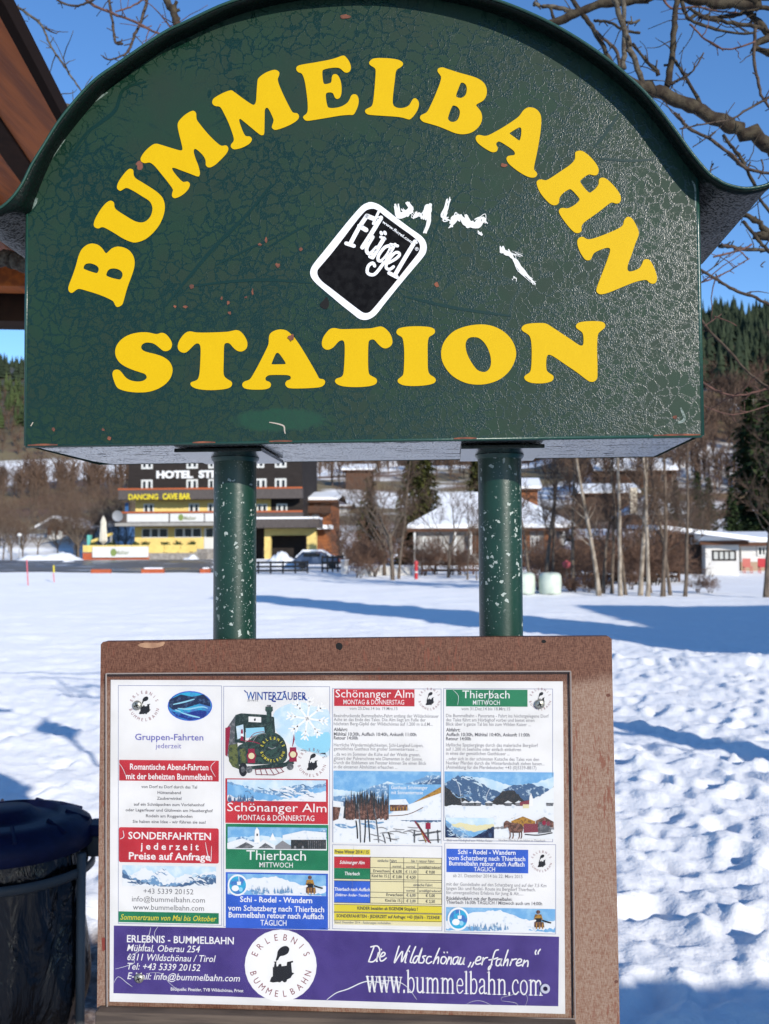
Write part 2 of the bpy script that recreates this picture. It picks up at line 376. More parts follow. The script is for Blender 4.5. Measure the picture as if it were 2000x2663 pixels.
# yellow letters, traced one by one: (region x, y, zoom factor, outline, holes)
LET = [
(160,620,8.305,[(680,110),(790,140),(880,215),(935,295),(965,318),(1000,295),(1080,220),(1180,180),(1260,178),(1370,205),(1480,275),(1555,390),(1580,520),(1560,670),(1500,850),(1440,1010),(1385,1190),(1335,1370),(1300,1440),(1220,1480),(1170,1460),(1130,1380),(1090,1340),(940,1265),(740,1190),(560,1135),(420,1095),(350,1095),(300,1125),(230,1175),(170,1155),(145,1080),(170,980),(240,800),(310,590),(360,400),(420,260),(490,180),(580,125)],
 [[(490,590),(530,550),(610,537),(690,555),(760,590),(800,640),(800,690),(775,740),(730,745),(600,705),(490,660),(478,630)],[(1000,700),(1050,660),(1130,648),(1220,665),(1290,710),(1318,770),(1305,840),(1265,885),(1200,880),(1080,850),(980,810),(970,765)]]),
(230,420,7.55,[(820,140),(880,170),(888,260),(930,330),(1050,405),(1220,510),(1360,610),(1460,720),(1500,870),(1480,1040),(1400,1230),(1270,1400),(1110,1530),(930,1590),(800,1565),(660,1500),(500,1400),(330,1305),(260,1290),(190,1315),(120,1285),(105,1220),(140,1110),(240,940),(340,820),(430,768),(500,805),(512,890),(560,955),(720,1060),(880,1155),(1000,1195),(1110,1180),(1210,1090),(1255,960),(1245,860),(1190,770),(1050,680),(880,575),(760,520),(700,535),(630,575),(575,545),(560,490),(600,380),(700,240),(770,165)],[]),
(350,270,6.388,[(960,115),(1020,150),(1030,250),(1080,330),(1220,500),(1350,630),(1440,695),(1520,690),(1558,740),(1530,820),(1430,930),(1330,1020),(1240,1058),(1185,1020),(1180,940),(1140,860),(1060,780),(1005,748),(982,790),(1010,900),(1060,1030),(1085,1140),(1075,1195),(1040,1205),(920,1160),(760,1100),(650,1062),(625,1085),(680,1170),(770,1270),(820,1298),(880,1290),(920,1335),(890,1420),(800,1510),(680,1567),(625,1540),(625,1480),(635,1420),(560,1310),(440,1160),(330,1030),(250,975),(170,985),(110,955),(105,890),(180,780),(290,685),(360,662),(440,680),(600,730),(740,770),(785,770),(795,735),(770,620),(735,480),(715,360),(740,280),(840,180)],[]),
(540,160,6.644,[(1170,142),(1235,180),(1235,240),(1212,310),(1250,440),(1350,660),(1450,850),(1490,885),(1550,895),(1580,950),(1540,1020),(1400,1105),(1200,1178),(1130,1165),(1110,1120),(1140,1020),(1110,930),(1060,830),(1025,797),(990,830),(985,950),(982,1120),(975,1250),(935,1272),(880,1245),(740,1130),(600,1015),(565,992),(545,1020),(590,1160),(650,1280),(730,1295),(765,1345),(720,1420),(590,1490),(460,1517),(405,1480),(405,1430),(450,1370),(440,1280),(370,1080),(280,890),(215,785),(130,768),(85,730),(82,680),(120,625),(260,545),(395,497),(460,525),(600,630),(740,725),(800,747),(835,690),(845,550),(858,370),(880,285),(980,205),(1080,160)],[]),
(760,130,8.742,[(1160,125),(1230,170),(1300,270),(1335,390),(1310,480),(1240,515),(1170,490),(1090,420),(990,400),(830,415),(710,450),(685,500),(690,620),(710,740),(750,775),(850,755),(890,720),(900,620),(930,560),(990,548),(1050,590),(1100,700),(1122,850),(1115,1000),(1080,1085),(1020,1112),(970,1080),(930,990),(880,965),(800,970),(765,1010),(770,1120),(800,1270),(840,1312),(950,1318),(1110,1285),(1240,1210),(1300,1130),(1340,1040),(1400,1005),(1470,1025),(1510,1120),(1500,1250),(1450,1380),(1390,1470),(1300,1475),(1100,1490),(800,1540),(500,1590),(330,1608),(260,1560),(250,1510),(320,1450),(350,1380),(350,1200),(320,930),(280,690),(220,540),(140,505),(95,450),(105,380),(200,335),(500,285),(850,220),(1020,170)],[]),
(930,130,9.771,[(620,203),(850,215),(1040,250),(1140,310),(1150,380),(1090,440),(1010,490),(970,570),(945,780),(915,1020),(895,1230),(900,1370),(950,1440),(1060,1475),(1200,1460),(1310,1400),(1370,1300),(1420,1235),(1480,1230),(1540,1290),(1560,1390),(1520,1530),(1430,1670),(1340,1755),(1280,1760),(1150,1720),(980,1695),(700,1675),(400,1655),(260,1635),(195,1580),(200,1520),(270,1475),(350,1430),(390,1340),(420,1100),(445,800),(460,540),(435,460),(360,410),(300,360),(300,300),(370,230),(480,205)],[]),
(1080,160,8.305,[(590,125),(700,160),(950,240),(1220,315),(1380,380),(1490,470),(1545,600),(1535,730),(1470,840),(1340,915),(1318,950),(1350,990),(1420,1090),(1445,1220),(1410,1350),(1310,1470),(1180,1545),(1020,1570),(860,1545),(700,1480),(500,1400),(300,1340),(170,1300),(105,1230),(115,1170),(170,1135),(250,1090),(320,970),(420,750),(520,500),(558,350),(530,280),(485,220),(495,150)],
 [[(1000,455),(1060,470),(1105,530),(1112,620),(1090,710),(1030,770),(960,785),(890,760),(890,700),(930,590),(970,490)],[(840,950),(910,980),(960,1060),(955,1160),(910,1260),(840,1300),(760,1295),(710,1240),(720,1170),(760,1050),(800,965)]]),
(1220,260,7.91,[(1270,150),(1370,180),(1450,260),(1485,380),(1475,600),(1440,850),(1390,1120),(1345,1330),(1340,1430),(1390,1490),(1400,1540),(1350,1590),(1250,1590),(1130,1540),(960,1430),(820,1310),(770,1220),(790,1160),(860,1140),(930,1130),(940,1080),(890,1020),(760,930),(640,860),(590,860),(555,910),(590,980),(570,1050),(500,1075),(420,1050),(280,965),(170,870),(135,790),(160,730),(220,718),(330,738),(450,700),(700,560),(900,430),(1030,330),(1110,220),(1190,160)],
 [[(1050,565),(1075,600),(1070,720),(1045,820),(1015,825),(940,770),(840,695),(850,670),(950,605),(1020,568)]]),
(1380,370,6.644,[(850,142),(940,175),(1060,280),(1150,400),(1178,490),(1150,560),(1090,570),(1010,555),(930,600),(860,665),(880,720),(950,810),(1015,868),(1060,850),(1130,790),(1175,720),(1180,650),(1220,612),(1300,625),(1420,730),(1530,870),(1562,970),(1540,1040),(1480,1058),(1400,1040),(1320,1090),(1180,1200),(1040,1300),(920,1390),(880,1460),(880,1530),(830,1567),(760,1555),(670,1470),(560,1330),(490,1210),(505,1150),(560,1132),(640,1140),(740,1095),(820,1030),(845,985),(820,940),(740,850),(690,812),(650,820),(560,880),(500,960),(490,1040),(440,1085),(360,1075),(270,1000),(160,860),(105,720),(120,660),(180,640),(260,655),(340,620),(520,500),(680,390),(760,300),(770,230),(775,170)],[]),
(1490,550,7.222,[(1030,98),(1110,130),(1180,240),(1235,370),(1230,460),(1170,610),(1100,820),(1040,980),(1025,1080),(1060,1125),(1150,1110),(1250,1060),(1300,980),(1330,910),(1390,895),(1450,920),(1520,1040),(1570,1180),(1582,1270),(1550,1340),(1490,1355),(1430,1330),(1390,1290),(1310,1290),(1150,1330),(900,1430),(680,1520),(540,1555),(470,1535),(440,1480),(470,1370),(550,1160),(620,980),(680,810),(700,720),(680,685),(620,685),(500,725),(400,780),(360,850),(335,900),(280,918),(220,890),(140,770),(90,640),(85,540),(130,485),(190,475),(250,510),(320,520),(450,485),(650,410),(850,320),(940,250),(965,160)],[]),
(280,850,9.228,[(870,128),(1000,138),(1120,165),(1200,170),(1270,145),(1350,150),(1440,215),(1520,330),(1545,430),(1510,530),(1420,580),(1330,570),(1240,500),(1130,415),(1020,380),(900,382),(825,430),(805,500),(850,565),(960,610),(1150,655),(1330,720),(1470,820),(1545,950),(1555,1080),(1510,1220),(1400,1360),(1220,1480),(1000,1555),(760,1575),(500,1555),(300,1500),(210,1430),(150,1290),(115,1150),(135,1060),(200,1025),(280,1040),(350,1110),(430,1210),(540,1280),(700,1312),(830,1300),(920,1250),(935,1190),(890,1130),(780,1090),(600,1030),(420,950),(280,850),(200,720),(180,590),(210,460),(310,320),(480,205),(680,145)],[]),
(450,840,8.305,[(375,180),(430,190),(540,205),(800,205),(1150,190),(1270,170),(1370,152),(1460,185),(1550,290),(1605,420),(1590,540),(1500,610),(1400,605),(1310,540),(1230,450),(1170,430),(1115,455),(1100,550),(1095,800),(1090,1050),(1110,1150),(1180,1215),(1260,1265),(1275,1330),(1230,1390),(1100,1430),(820,1450),(560,1430),(420,1380),(375,1320),(400,1275),(500,1240),(550,1180),(575,1050),(590,800),(595,560),(575,465),(520,440),(460,470),(370,560),(290,630),(210,640),(130,595),(100,510),(130,390),(210,270),(290,200)],[]),
(620,840,7.222,[(810,120),(900,140),(980,200),(1080,310),(1200,490),(1350,740),(1470,950),(1520,1040),(1590,1055),(1630,1100),(1600,1170),(1500,1210),(1200,1228),(970,1225),(900,1190),(880,1135),(910,1085),(970,1060),(985,1020),(950,985),(850,975),(650,975),(560,985),(510,1030),(520,1080),(580,1105),(612,1150),(590,1210),(500,1245),(330,1252),(160,1240),(85,1200),(75,1140),(120,1095),(210,1060),(280,960),(400,740),(520,500),(565,390),(578,240),(630,170),(720,130)],
 [[(740,560),(780,590),(850,690),(885,750),(870,772),(760,775),(635,775),(630,745),(680,620),(710,570)]]),
(820,830,7.91,[(385,182),(450,190),(540,205),(800,200),(1120,190),(1250,165),(1350,150),(1440,190),(1540,300),(1585,430),(1570,530),(1480,595),(1390,590),(1300,520),(1220,430),(1160,418),(1105,450),(1090,550),(1085,800),(1090,1020),(1110,1130),(1180,1180),(1250,1220),(1270,1280),(1230,1340),(1100,1380),(830,1398),(570,1380),(440,1330),(405,1270),(440,1220),(530,1190),(575,1130),(590,1000),(602,800),(605,560),(585,455),(535,435),(470,470),(380,570),(300,620),(220,625),(150,570),(135,480),(170,360),(260,240),(320,195)],[]),
(1020,830,5.033,[(330,93),(470,100),(545,125),(560,170),(530,205),(480,240),(465,330),(465,500),(468,650),(490,720),(550,760),(572,800),(540,840),(440,865),(280,875),(150,865),(80,830),(75,790),(110,760),(145,720),(155,600),(158,450),(150,320),(130,240),(75,205),(55,170),(80,125),(180,100)],[]),
(1020,830,5.033,[(1170,68),(1330,95),(1470,170),(1570,280),(1620,410),(1610,530),(1540,670),(1420,780),(1270,840),(1110,857),(950,830),(800,750),(700,640),(645,510),(650,370),(710,250),(820,150),(980,90)],
 [[(1070,235),(1130,245),(1200,300),(1260,400),(1292,520),(1285,620),(1240,680),(1180,690),(1110,660),(1040,570),(980,450),(960,340),(980,270),(1020,240)]]),
(1340,820,6.644,[(440,132),(540,145),(640,205),(800,310),(980,430),(1090,505),(1145,523),(1175,500),(1180,400),(1165,310),(1120,265),(1060,220),(1050,175),(1100,125),(1230,103),(1400,100),(1510,115),(1555,160),(1545,215),(1480,270),(1435,320),(1420,420),(1415,600),(1420,800),(1422,1000),(1415,1090),(1370,1140),(1300,1148),(1230,1110),(1060,980),(860,845),(700,735),(610,685),(560,690),(540,750),(535,870),(550,960),(610,1010),(660,1050),(655,1110),(600,1150),(470,1175),(300,1170),(190,1130),(155,1070),(190,1025),(250,985),(275,900),(285,700),(280,500),(255,370),(200,315),(130,270),(108,225),(150,170),(260,140)],[]),
]
def plate(loops, Y, name, material, parent, thick=.0009, sub=4, smoothed=True):
    """flat cut-out with a real thickness; loops in photo pixels of the plane y=Y"""
    lp = [[(x, -y) for x, y in (smooth_loop(l, sub) if smoothed else l)] for l in loops]
    vs, fs = fill2d(lp, 1.0)
    b = MB(); b.add([P(v[0], -v[1], Y - thick * .5 - thick * .5 * v[2]) for v in vs], [f for f in fs])
    return b.build(name, material, parent)
for rx, ry, sc, ol, hs in LET:
    plate([[(rx + x / sc, ry + y / sc) for x, y in lp] for lp in [ol] + hs], -.0003, 'letter', M['yellow'], front, .0006, 3)
# rust chip on the A, dark hole and old chips
def blob(cx, cy, r, n=11, jag=.35, asp=1.0, seed=1):
    rr = random.Random(seed); return [(cx + r * (1 + rr.uniform(-jag, jag)) * math.cos(2*math.pi*k/n), cy + asp * r * (1 + rr.uniform(-jag, jag)) * math.sin(2*math.pi*k/n)) for k in range(n)]
plate([blob(758, 878, 7.5, 10, .35, 1.1, 3)], -.0020, 'rust_spot', M['rust'], front, .0003, 2)
for i, (x, y, r, asp) in enumerate([(897,42,15,.45),(692,622,5,1.9),(676,636,5,.8),(781,648,6,1.2),(722,690,7,1),(498,745,8,.8),(482,798,7,.6),(455,797,4,1),(576,776,5,1),(593,787,5,1.3),(640,773,4,.8),(657,760,4,2.4),(598,813,5,1.2),(139,1116,5,1.2),(268,1117,5,.9),(284,1139,6,.9),(1135,740,8,.8),(1755,1085,6,1),(1310,430,11,.6)]):
    plate([blob(x, y, r * .8, 9, .45, asp, 20 + i)], -.0006, 'rust_spot', M['rust'], front, .0002, 2)
plate([[(842,780),(850,772),(856,790),(850,803),(838,801),(832,792)]], -.0006, 'bolt_hole', M['hole'], front, .0002, 3)

# the round-cornered sticker (its drawn figure is left out)
SX, SY, SZ = 800, 520, 5.19
def zz(l): return [(SX + x / SZ, SY + y / SZ) for x, y in l]
st_out = [(860,28),(960,60),(1060,130),(1200,240),(1400,390),(1540,490),(1600,580),(1605,680),(1560,770),(1400,960),(1200,1200),(1040,1400),(930,1540),(850,1600),(770,1620),(690,1600),(600,1530),(460,1420),(330,1310),(200,1200),(90,1100),(40,1020),(40,940),(90,850),(220,690),(420,440),(600,220),(730,80),(800,40)]
st_in = [(895,118),(980,165),(1060,230),(1250,370),(1430,500),(1510,590),(1510,680),(1460,760),(1300,960),(1150,1150),(1000,1330),(900,1450),(840,1510),(780,1525),(720,1500),(600,1410),(470,1310),(330,1200),(200,1100),(140,1020),(135,950),(180,890),(300,750),(450,560),(600,360),(730,200),(800,135)]
sticker = plate([zz(st_out)], -.0006, 'sticker', M['white_film'], sign, .0005, 3)
sticker['label'] = 'white rimmed black sticker with flügel lettering'
plate([zz(st_in)], -.0012, 'sticker_field', M['black_film'], sticker, .0002, 3)

def text_on(mb, s, x, y, h, Y, w=None, ang=0.0, bold=0.0, shear=0.0, align='L', spacing=1.0, mi=0, res=3, lift=0):
    """lettering laid on the plane y=Y: baseline start x,y and capital height h in photo pixels, turned by ang"""
    vs, fs = textmesh(s, bold, shear, spacing, res)
    if not vs: return
    xs = [v[0] for v in vs]; x0, x1 = min(xs), max(xs); k = h / CAP
    kx = k if w is None else w / (x1 - x0)
    W = (x1 - x0) * kx; ox = {'L': 0, 'C': -W / 2, 'R': -W}[align]
    ca, sa = math.cos(ang), math.sin(ang); out = []
    for v in vs:
        u = (v[0] - x0) * kx + ox; q = v[1] * k
        out.append(P(x + u * ca + q * sa, y + u * sa - q * ca, Y))
    mb.add(out, fs, mi)
def ring_text(mb, s, cx, cy, r, h, Y, a0, a1, inside=False, bold=.02, mi=0, wid=.8):
    """letters round a circle from angle a0 to a1 (degrees, 0 = top, clockwise); inside = reading along the bottom"""
    n = len(s)
    for i, ch in enumerate(s):
        a = R(a0 + (a1 - a0) * (i / (n - 1)))
        rr = r + (h if inside else 0)
        x, y = cx + rr * math.sin(a), cy - rr * math.cos(a)
        g = a + (math.pi if inside else 0)
        vs, fs = textmesh(ch, bold); xs = [v[0] for v in vs]
        mid = (min(xs) + max(xs)) / 2; k = h / CAP
        mb.add([P(x + (v[0]-mid)*k*wid*math.cos(g) + v[1]*k*math.sin(g), y + (v[0]-mid)*k*wid*math.sin(g) - v[1]*k*math.cos(g), Y) for v in vs], fs, mi)
def ribbon(mb, pts, w, Y, mi=0, sub=4, taper=False, w2=None):
    """pen stroke in photo pixels"""
    p = smooth_loop(pts, sub, False) if len(pts) > 2 else [tuple(q) for q in pts]
    n = len(p); L = []; Rr = []
    for i in range(n):
        ax, ay = p[max(i-1, 0)]; bx, by = p[min(i+1, n-1)]; dx, dy = bx-ax, by-ay; d = math.hypot(dx, dy) or 1
        ww = (w + ((w2 or w) - w) * i / max(n-1, 1)) * .5
        if taper: ww *= .45 + .55 * math.sin(math.pi * (i + .5) / n)
        L.append((p[i][0] - dy/d*ww, p[i][1] + dx/d*ww)); Rr.append((p[i][0] + dy/d*ww, p[i][1] - dx/d*ww))
    mb.add([P(*q, Y) for q in L] + [P(*q, Y) for q in Rr], [(i, i+1, n+i+1, n+i) for i in range(n-1)], mi)
    if not taper:
        for c in (p[0], p[-1]):
            mb.add([P(c[0] + w*.5*math.cos(k*math.pi/4), c[1] + w*.5*math.sin(k*math.pi/4), Y - .00002) for k in range(8)], [tuple(range(8))], mi)
# lettering on the sticker: slab strokes
b = MB(); YS = -.0016
def sl(pts, w): ribbon(b, zz(pts), w / SZ, YS, 0, 3)
sl([(575,595),(690,380),(800,215)], 58); sl([(800,215),(900,255)], 62); sl([(885,320),(958,160)], 34); sl([(700,350),(790,405)], 62); sl([(520,585),(625,620)], 52)
sl([(990,240),(850,470),(740,640)], 60); sl([(930,225),(1000,255)], 34)
sl([(880,500),(800,640),(810,715),(860,715),(930,640)], 50); sl([(1030,520),(880,770)], 56); sl([(985,500),(1045,525)], 36); sl([(835,765),(880,785)], 36)
for c in ((995,448), (1045,445)): b.add([P(*q, YS) for q in zz([(c[0]+24*math.cos(k*.7854)+8*math.sin(k*.7854), c[1]+32*math.sin(k*.7854)) for k in range(8)])], [tuple(range(8))])
sl([(1120,615),(1040,640),(960,745),(955,815),(1005,815),(1080,730),(1125,640)], 44); sl([(1180,600),(1060,800),(930,980),(860,1010),(805,975),(820,890),(880,850),(905,890)], 44); sl([(1120,600),(1215,620)], 40)
sl([(1090,850),(1180,800),(1240,745),(1225,710),(1170,720),(1080,830),(1060,915),(1110,935),(1160,900)], 40)
sl([(1450,560),(1310,790),(1175,1020)], 56); sl([(1100,985),(1205,1040)], 50); sl([(1410,590),(1470,575)], 34)
text_on(b, 'www.flugel.com', *zz([(1003,303)])[0], 7.2, YS, 500 / SZ, R(35.5), .02)
text_on(b, '®', *zz([(1440,665)])[0], 8.5, YS, 50 / SZ, R(35), .01)
b.build('lettering', M['white_film'], sticker)
# white correction-fluid scrawl
b = MB(); zs = lambda l: [(750 + x / 2.373, 480 + y / 2.373) for x, y in l]
rr = random.Random(4)
def scr(l, w, n=5):
    for k in range(n):
        ribbon(b, [(x + rr.uniform(-6, 6), y + rr.uniform(-6, 6)) for x, y in zs(l)], w / 2.373 * rr.uniform(.25, .95), -.0008 - .00005 * k - .0002 * rr.random(), 0, 4, True)
scr([(668,130),(680,185),(715,180),(752,160),(735,115)], 26); scr([(700,140),(730,180),(760,150)], 16); scr([(768,170),(775,205),(800,175),(815,205),(840,160)], 18); scr([(835,215),(862,150),(868,128)], 20); scr([(868,140),(862,220),(848,290)], 20)
scr([(988,85),(972,150),(960,210),(985,212)], 18); scr([(965,160),(968,205)], 14); scr([(1000,255),(1020,215),(1045,185),(1060,215)], 24); scr([(1050,190),(1080,225),(1110,255),(1140,235)], 30); scr([(1090,195),(1120,240),(1160,250),(1190,215),(1215,225)], 28); scr([(1160,225),(1200,190),(1225,230)], 14); scr([(1180,285),(1185,305)], 16)
b.build('white_scrawl', M['scribble'], front); b = MB()
scr([(1312,380),(1325,425),(1350,420),(1385,445)], 26); scr([(1345,405),(1385,440),(1402,480),(1440,535),(1480,575),(1515,612)], 14); scr([(1400,480),(1430,530),(1500,580)], 9); scr([(1395,570),(1400,585)], 8); scr([(1385,420),(1440,440)], 5)
b.build('white_scrawl', M['scribble'], front)
M['crease'] = mat('paint_crease', (.0028, .0190, .0115), .3, .4)
for l, w in [([(705,480),(640,560),(560,640),(490,722),(425,800)],10),([(500,744),(600,732),(700,728),(812,736)],8),([(168,430),(220,352),(262,318),(300,286),(322,232),(380,212)],10),([(700,640),(770,600),(800,585)],6),([(560,690),(640,650),(720,615)],6),([(1050,770),(1180,800),(1330,822)],8),([(1215,480),(1150,560),(1120,640)],5),([(1610,296),(1580,340),(1545,384)],9),([(1560,412),(1640,418),(1702,414)],7)]:
    b = MB(); ribbon(b, l, w, -.0004, 0, 5, True); b.build('paint_crease', M['crease'], front)
M['worn'] = noisy('worn_paint', (.16,.20,.18), (.03,.06,.045), 260, .5)
for l, w in [([(76,548),(88,530),(96,514)],12),([(196,316),(214,296),(232,276)],8),([(236,272),(262,252),(280,240)],5),([(130,420),(150,390),(170,362)],3),([(1800,470),(1808,490),(1809,540)],5),([(1770,1060),(1780,1090),(1762,1100)],8)]:
    b = MB(); ribbon(b, l, w, -.0005, 0, 5, True); b.build('worn_edge', M['worn'], front)
for x0, x1 in ((72,150),(500,560),(700,760),(1180,1240),(1700,1822)):
    b = MB(); yb = lambda x: 1158 - 27.5 * (x - 68) / 1757; ribbon(b, [(x0, yb(x0)), ((x0+x1)/2, yb((x0+x1)/2) - 1), (x1, yb(x1))], 5, -.0006, 0, 4, True); b.build('rust_streak', M['rust'], front)
# bare scratch near the lower edge
b = MB(); ribbon(b, [(700,1098),(722,1102),(738,1108),(740,1120),(742,1128)], 4, -.0008, 0, 3, True); b.build('scratch', mat('bare_metal', (.35,.30,.25), .6), front); b = MB(); ribbon(b, [(80,1108),(86,1098)], 3, -.0008, 0, 3, True); b.build('scratch', mat('bare_metal', (.35,.30,.25), .6), front)
# ================================================================== notice board and poster
YB = .087; TH = .019
c0 = P(920, 2200, YB)
board = empty('notice_board', (c0.x, YB + TH, c0.z), 'weathered brown wooden notice board screwed to the two green sign posts', 'notice board')
BO = [(262,1676),(268,1669),(700,1663),(1100,1658),(1583,1655),(1591,1662),(1592,1720),(1600,2100),(1612,2663),(1618,2900),(248,2900),(252,2640),(257,2150)]
vs, fs = fill2d([[(x, -y) for x, y in BO]], 1.0)
m = MB(); m.add([P(v[0], -v[1], YB) + Vector((0, TH * (.5 - .5 * v[2]), 0)) for v in vs], fs)
panel = m.build('panel', M['board'], board, bevel=.0012)
for x, y, r, a, k in [(882,1681,9,1,0),(901,1673,6,1,1),(1414,1668,6,.8,2),(1582,1808,6,.7,3),(1603,2553,5,.8,4)]:
    plate([blob(x, y, r, 10, .15, a, 50 + k)], YB, 'knot_hole', M['hole'] if k in (0, 2) else M['rust'], panel, .0003, 2)
plate([[(358,1677),(378,1671),(410,1672),(428,1669),(424,1679),(402,1685),(372,1684)]], YB, 'wood_chip', noisy('bare_wood', (.34,.20,.12), (.24,.13,.08), 60, .8), panel, .0003, 2)
plate([[(264,2440),(273,2438),(275,2470),(266,2474)]], YB, 'paint_patch', mat('red_paint', (.16,.03,.02), .5), panel, .0003, 1, False)
m = MB(); a, b_ = P(248, 2640, YB - .02), P(1500, 2655, YB - .02)
m.box(a.x, b_.x, YB - .022, YB - .0005, a.z - .05, (a.z + b_.z) / 2); m.build('ledge', M['ledge'], board, bevel=.002)

# ---- printed sheet
INK = {'paper': (.55,.55,.565), 'red': (.30,.012,.020), 'green': (.004,.115,.050), 'blue': (.016,.066,.34), 'purple': (.037,.021,.130), 'white': (.57,.57,.58),
       'grey': (.085,.085,.095), 'dark': (.04,.04,.045), 'lilac': (.10,.095,.30), 'line': (.17,.19,.30), 'cream': (.50,.46,.29), 'yellow': (.47,.40,.03), 'ink': (.008,.008,.01),
       'maroon': (.15,.03,.045), 'navy': (.008,.02,.16), 'pale': (.17,.17,.185), 'sky': (.11,.27,.47), 'skyp': (.34,.46,.56), 'mtn': (.04,.085,.17), 'mtn2': (.10,.20,.34), 'snow': (.52,.54,.57),
       'wood': (.016,.02,.023), 'brown': (.06,.028,.02), 'ochre': (.30,.16,.025), 'ice': (.20,.42,.54), 'loco': (.008,.02,.018), 'loco2': (.022,.05,.04), 'crim': (.20,.006,.03), 'dgrey': (.06,.066,.075), 'cyan': (.02,.27,.44), 'turf': (.085,.10,.03), 'deep': (.005,.012,.045)}
IM = {k: mat('print_' + k, v, .42, .35) for k, v in INK.items()}
for k, c2, sc, lo, hi in (('sky',(.20,.36,.52),70,.4,.7),('skyp',(.46,.53,.58),60,.4,.65),('mtn',(.30,.38,.46),230,.56,.66),('mtn2',(.40,.48,.55),200,.50,.62),('snow',(.36,.42,.50),130,.56,.70),('wood',(.035,.03,.03),260,.45,.6),('brown',(.16,.08,.06),240,.45,.6),('deep',(.03,.06,.13),200,.5,.62),('navy',(.02,.10,.30),160,.5,.62),('cyan',(.04,.12,.34),110,.42,.6),('ochre',(.14,.07,.02),300,.48,.6),('loco',(.04,.06,.055),220,.5,.65),('loco2',(.01,.02,.018),200,.45,.6),('turf',(.03,.045,.02),240,.45,.6),('dgrey',(.14,.14,.15),240,.48,.6)):
    IM[k] = noisy('print_' + k, INK[k], c2, sc, .42, 0, None, .35, (1, 1, 1), lo, hi)
for k in ('red', 'green', 'blue', 'purple'): IM[k] = noisy('print_' + k, INK[k], tuple(min(1, c * 1.22 + .006) for c in INK[k]), 26, .42, 0, None, .35)
IM['paper'] = noisy('print_paper', INK['paper'], (.50, .50, .51), 14, .45, .0006, 9, .3)
YP = YB - .0022                                # face of the paper
poster = empty('poster', P(876, 2190, YP), 'printed timetable poster of the tourist train under a clear cover on the wooden board', 'poster')
def SL(y): return .0034 + (y - 1770) * (.0216 / 850)      # how rows tilt on the hand-hung sheet
class PR(MB):
    """printed matter on the poster: keeps an ink list"""
    def __init__(s): super().__init__(); s.inks = []; s.lay = 0
    def i(s, ink):
        if ink not in s.inks: s.inks.append(ink)
        return s.inks.index(ink)
    def Y(s, k): return YP - .00012 * k
    def poly(s, pts, ink, k): s.add([P(x, y, s.Y(k)) for x, y in pts], [tuple(range(len(pts)))], s.i(ink))
    def shape(s, loops, ink, k):
        vs, fs = fill2d([[(x, -y) for x, y in l] for l in loops]); s.add([P(v[0], -v[1], s.Y(k)) for v in vs], fs, s.i(ink))
    def rect(s, x0, y0, x1, y1, ink, k, r=0):
        sl = SL(y0); sb = SL(y1); w = x1 - x0
        if not r: s.poly([(x0, y0), (x1, y0 + sl*w), (x1, y1 + sb*w), (x0, y1)], ink, k); return
        pts = []
        for cx, cy, a in ((x1-r, y0+r, -90), (x1-r, y1-r, 0), (x0+r, y1-r, 90), (x0+r, y0+r, 180)):
            for q in range(5):
                an = R(a + 22.5 * q); X = cx + r*math.cos(an); Yy = cy + r*math.sin(an); pts.append((X, Yy + SL(Yy)*(X-x0)))
        s.poly(pts, ink, k)
    def frame(s, x0, y0, x1, y1, ink, k, t=1.4):
        def g(x, y): return (x, y + SL(y)*(x-x0))
        o = [g(x0,y0), g(x1,y0), g(x1,y1), g(x0,y1)]; i_ = [g(x0+t,y0+t), g(x1-t,y0+t), g(x1-t,y1-t), g(x0+t,y1-t)]
        for a in range(4): s.poly([o[a], o[(a+1) % 4], i_[(a+1) % 4], i_[a]], ink, k)
    def text(s, t, x, y, h, ink, k, w=None, align='L', bold=0.0, shear=0.0, sp=1.0, res=2, ang=None):
        text_on(s, t, x, y, h, s.Y(k), w, SL(y) if ang is None else ang, bold * .55 + (.008 if h < 10 else .003), shear, align, sp, s.i(ink), res)
    def pen(s, pts, w, ink, k, taper=False): ribbon(s, pts, w, s.Y(k), s.i(ink), 4, taper)
    def disc(s, cx, cy, rx, ry, ink, k, n=28): s.poly([(cx + rx*math.cos(2*math.pi*q/n), cy + ry*math.sin(2*math.pi*q/n)) for q in range(n)], ink, k)
    def ring(s, t, cx, cy, r, h, a0, a1, ink, k, inside=False, bold=.0, wid=.85): ring_text(s, t, cx, cy, r, h, s.Y(k), a0, a1, inside, bold, s.i(ink), wid)
    def done(s, name, parent): return s.build(name, [IM[q] for q in s.inks] or [IM['ink']], parent)
def zf(ox, oy, sc): return lambda l: [(ox + x / sc, oy + y / sc) for x, y in l]

# the sheet with lightly waved paper thickness
vs, fs = fill2d([[(x, -y) for x, y in [(288,1768),(880,1770),(1464,1772),(1466,2000),(1470,2637),(1100,2627),(700,2615),(285,2605),(286,2200)]]], 1.0)
m = MB(); m.add([P(v[0], -v[1], YP) + Vector((0, .0003 * (1 - v[2]), 0)) for v in vs], fs); sheet = m.build('sheet', IM['paper'], poster)
q = PR()
for fr in [(307,1782,577,2402),(581,1784,858,2410),(864,1790,1148,2190),(1153,1790,1438,2186),(864,2196,1150,2416),(1156,2192,1446,2424)]: q.frame(*fr, 'line', 1)
q.done('panel_border', sheet)

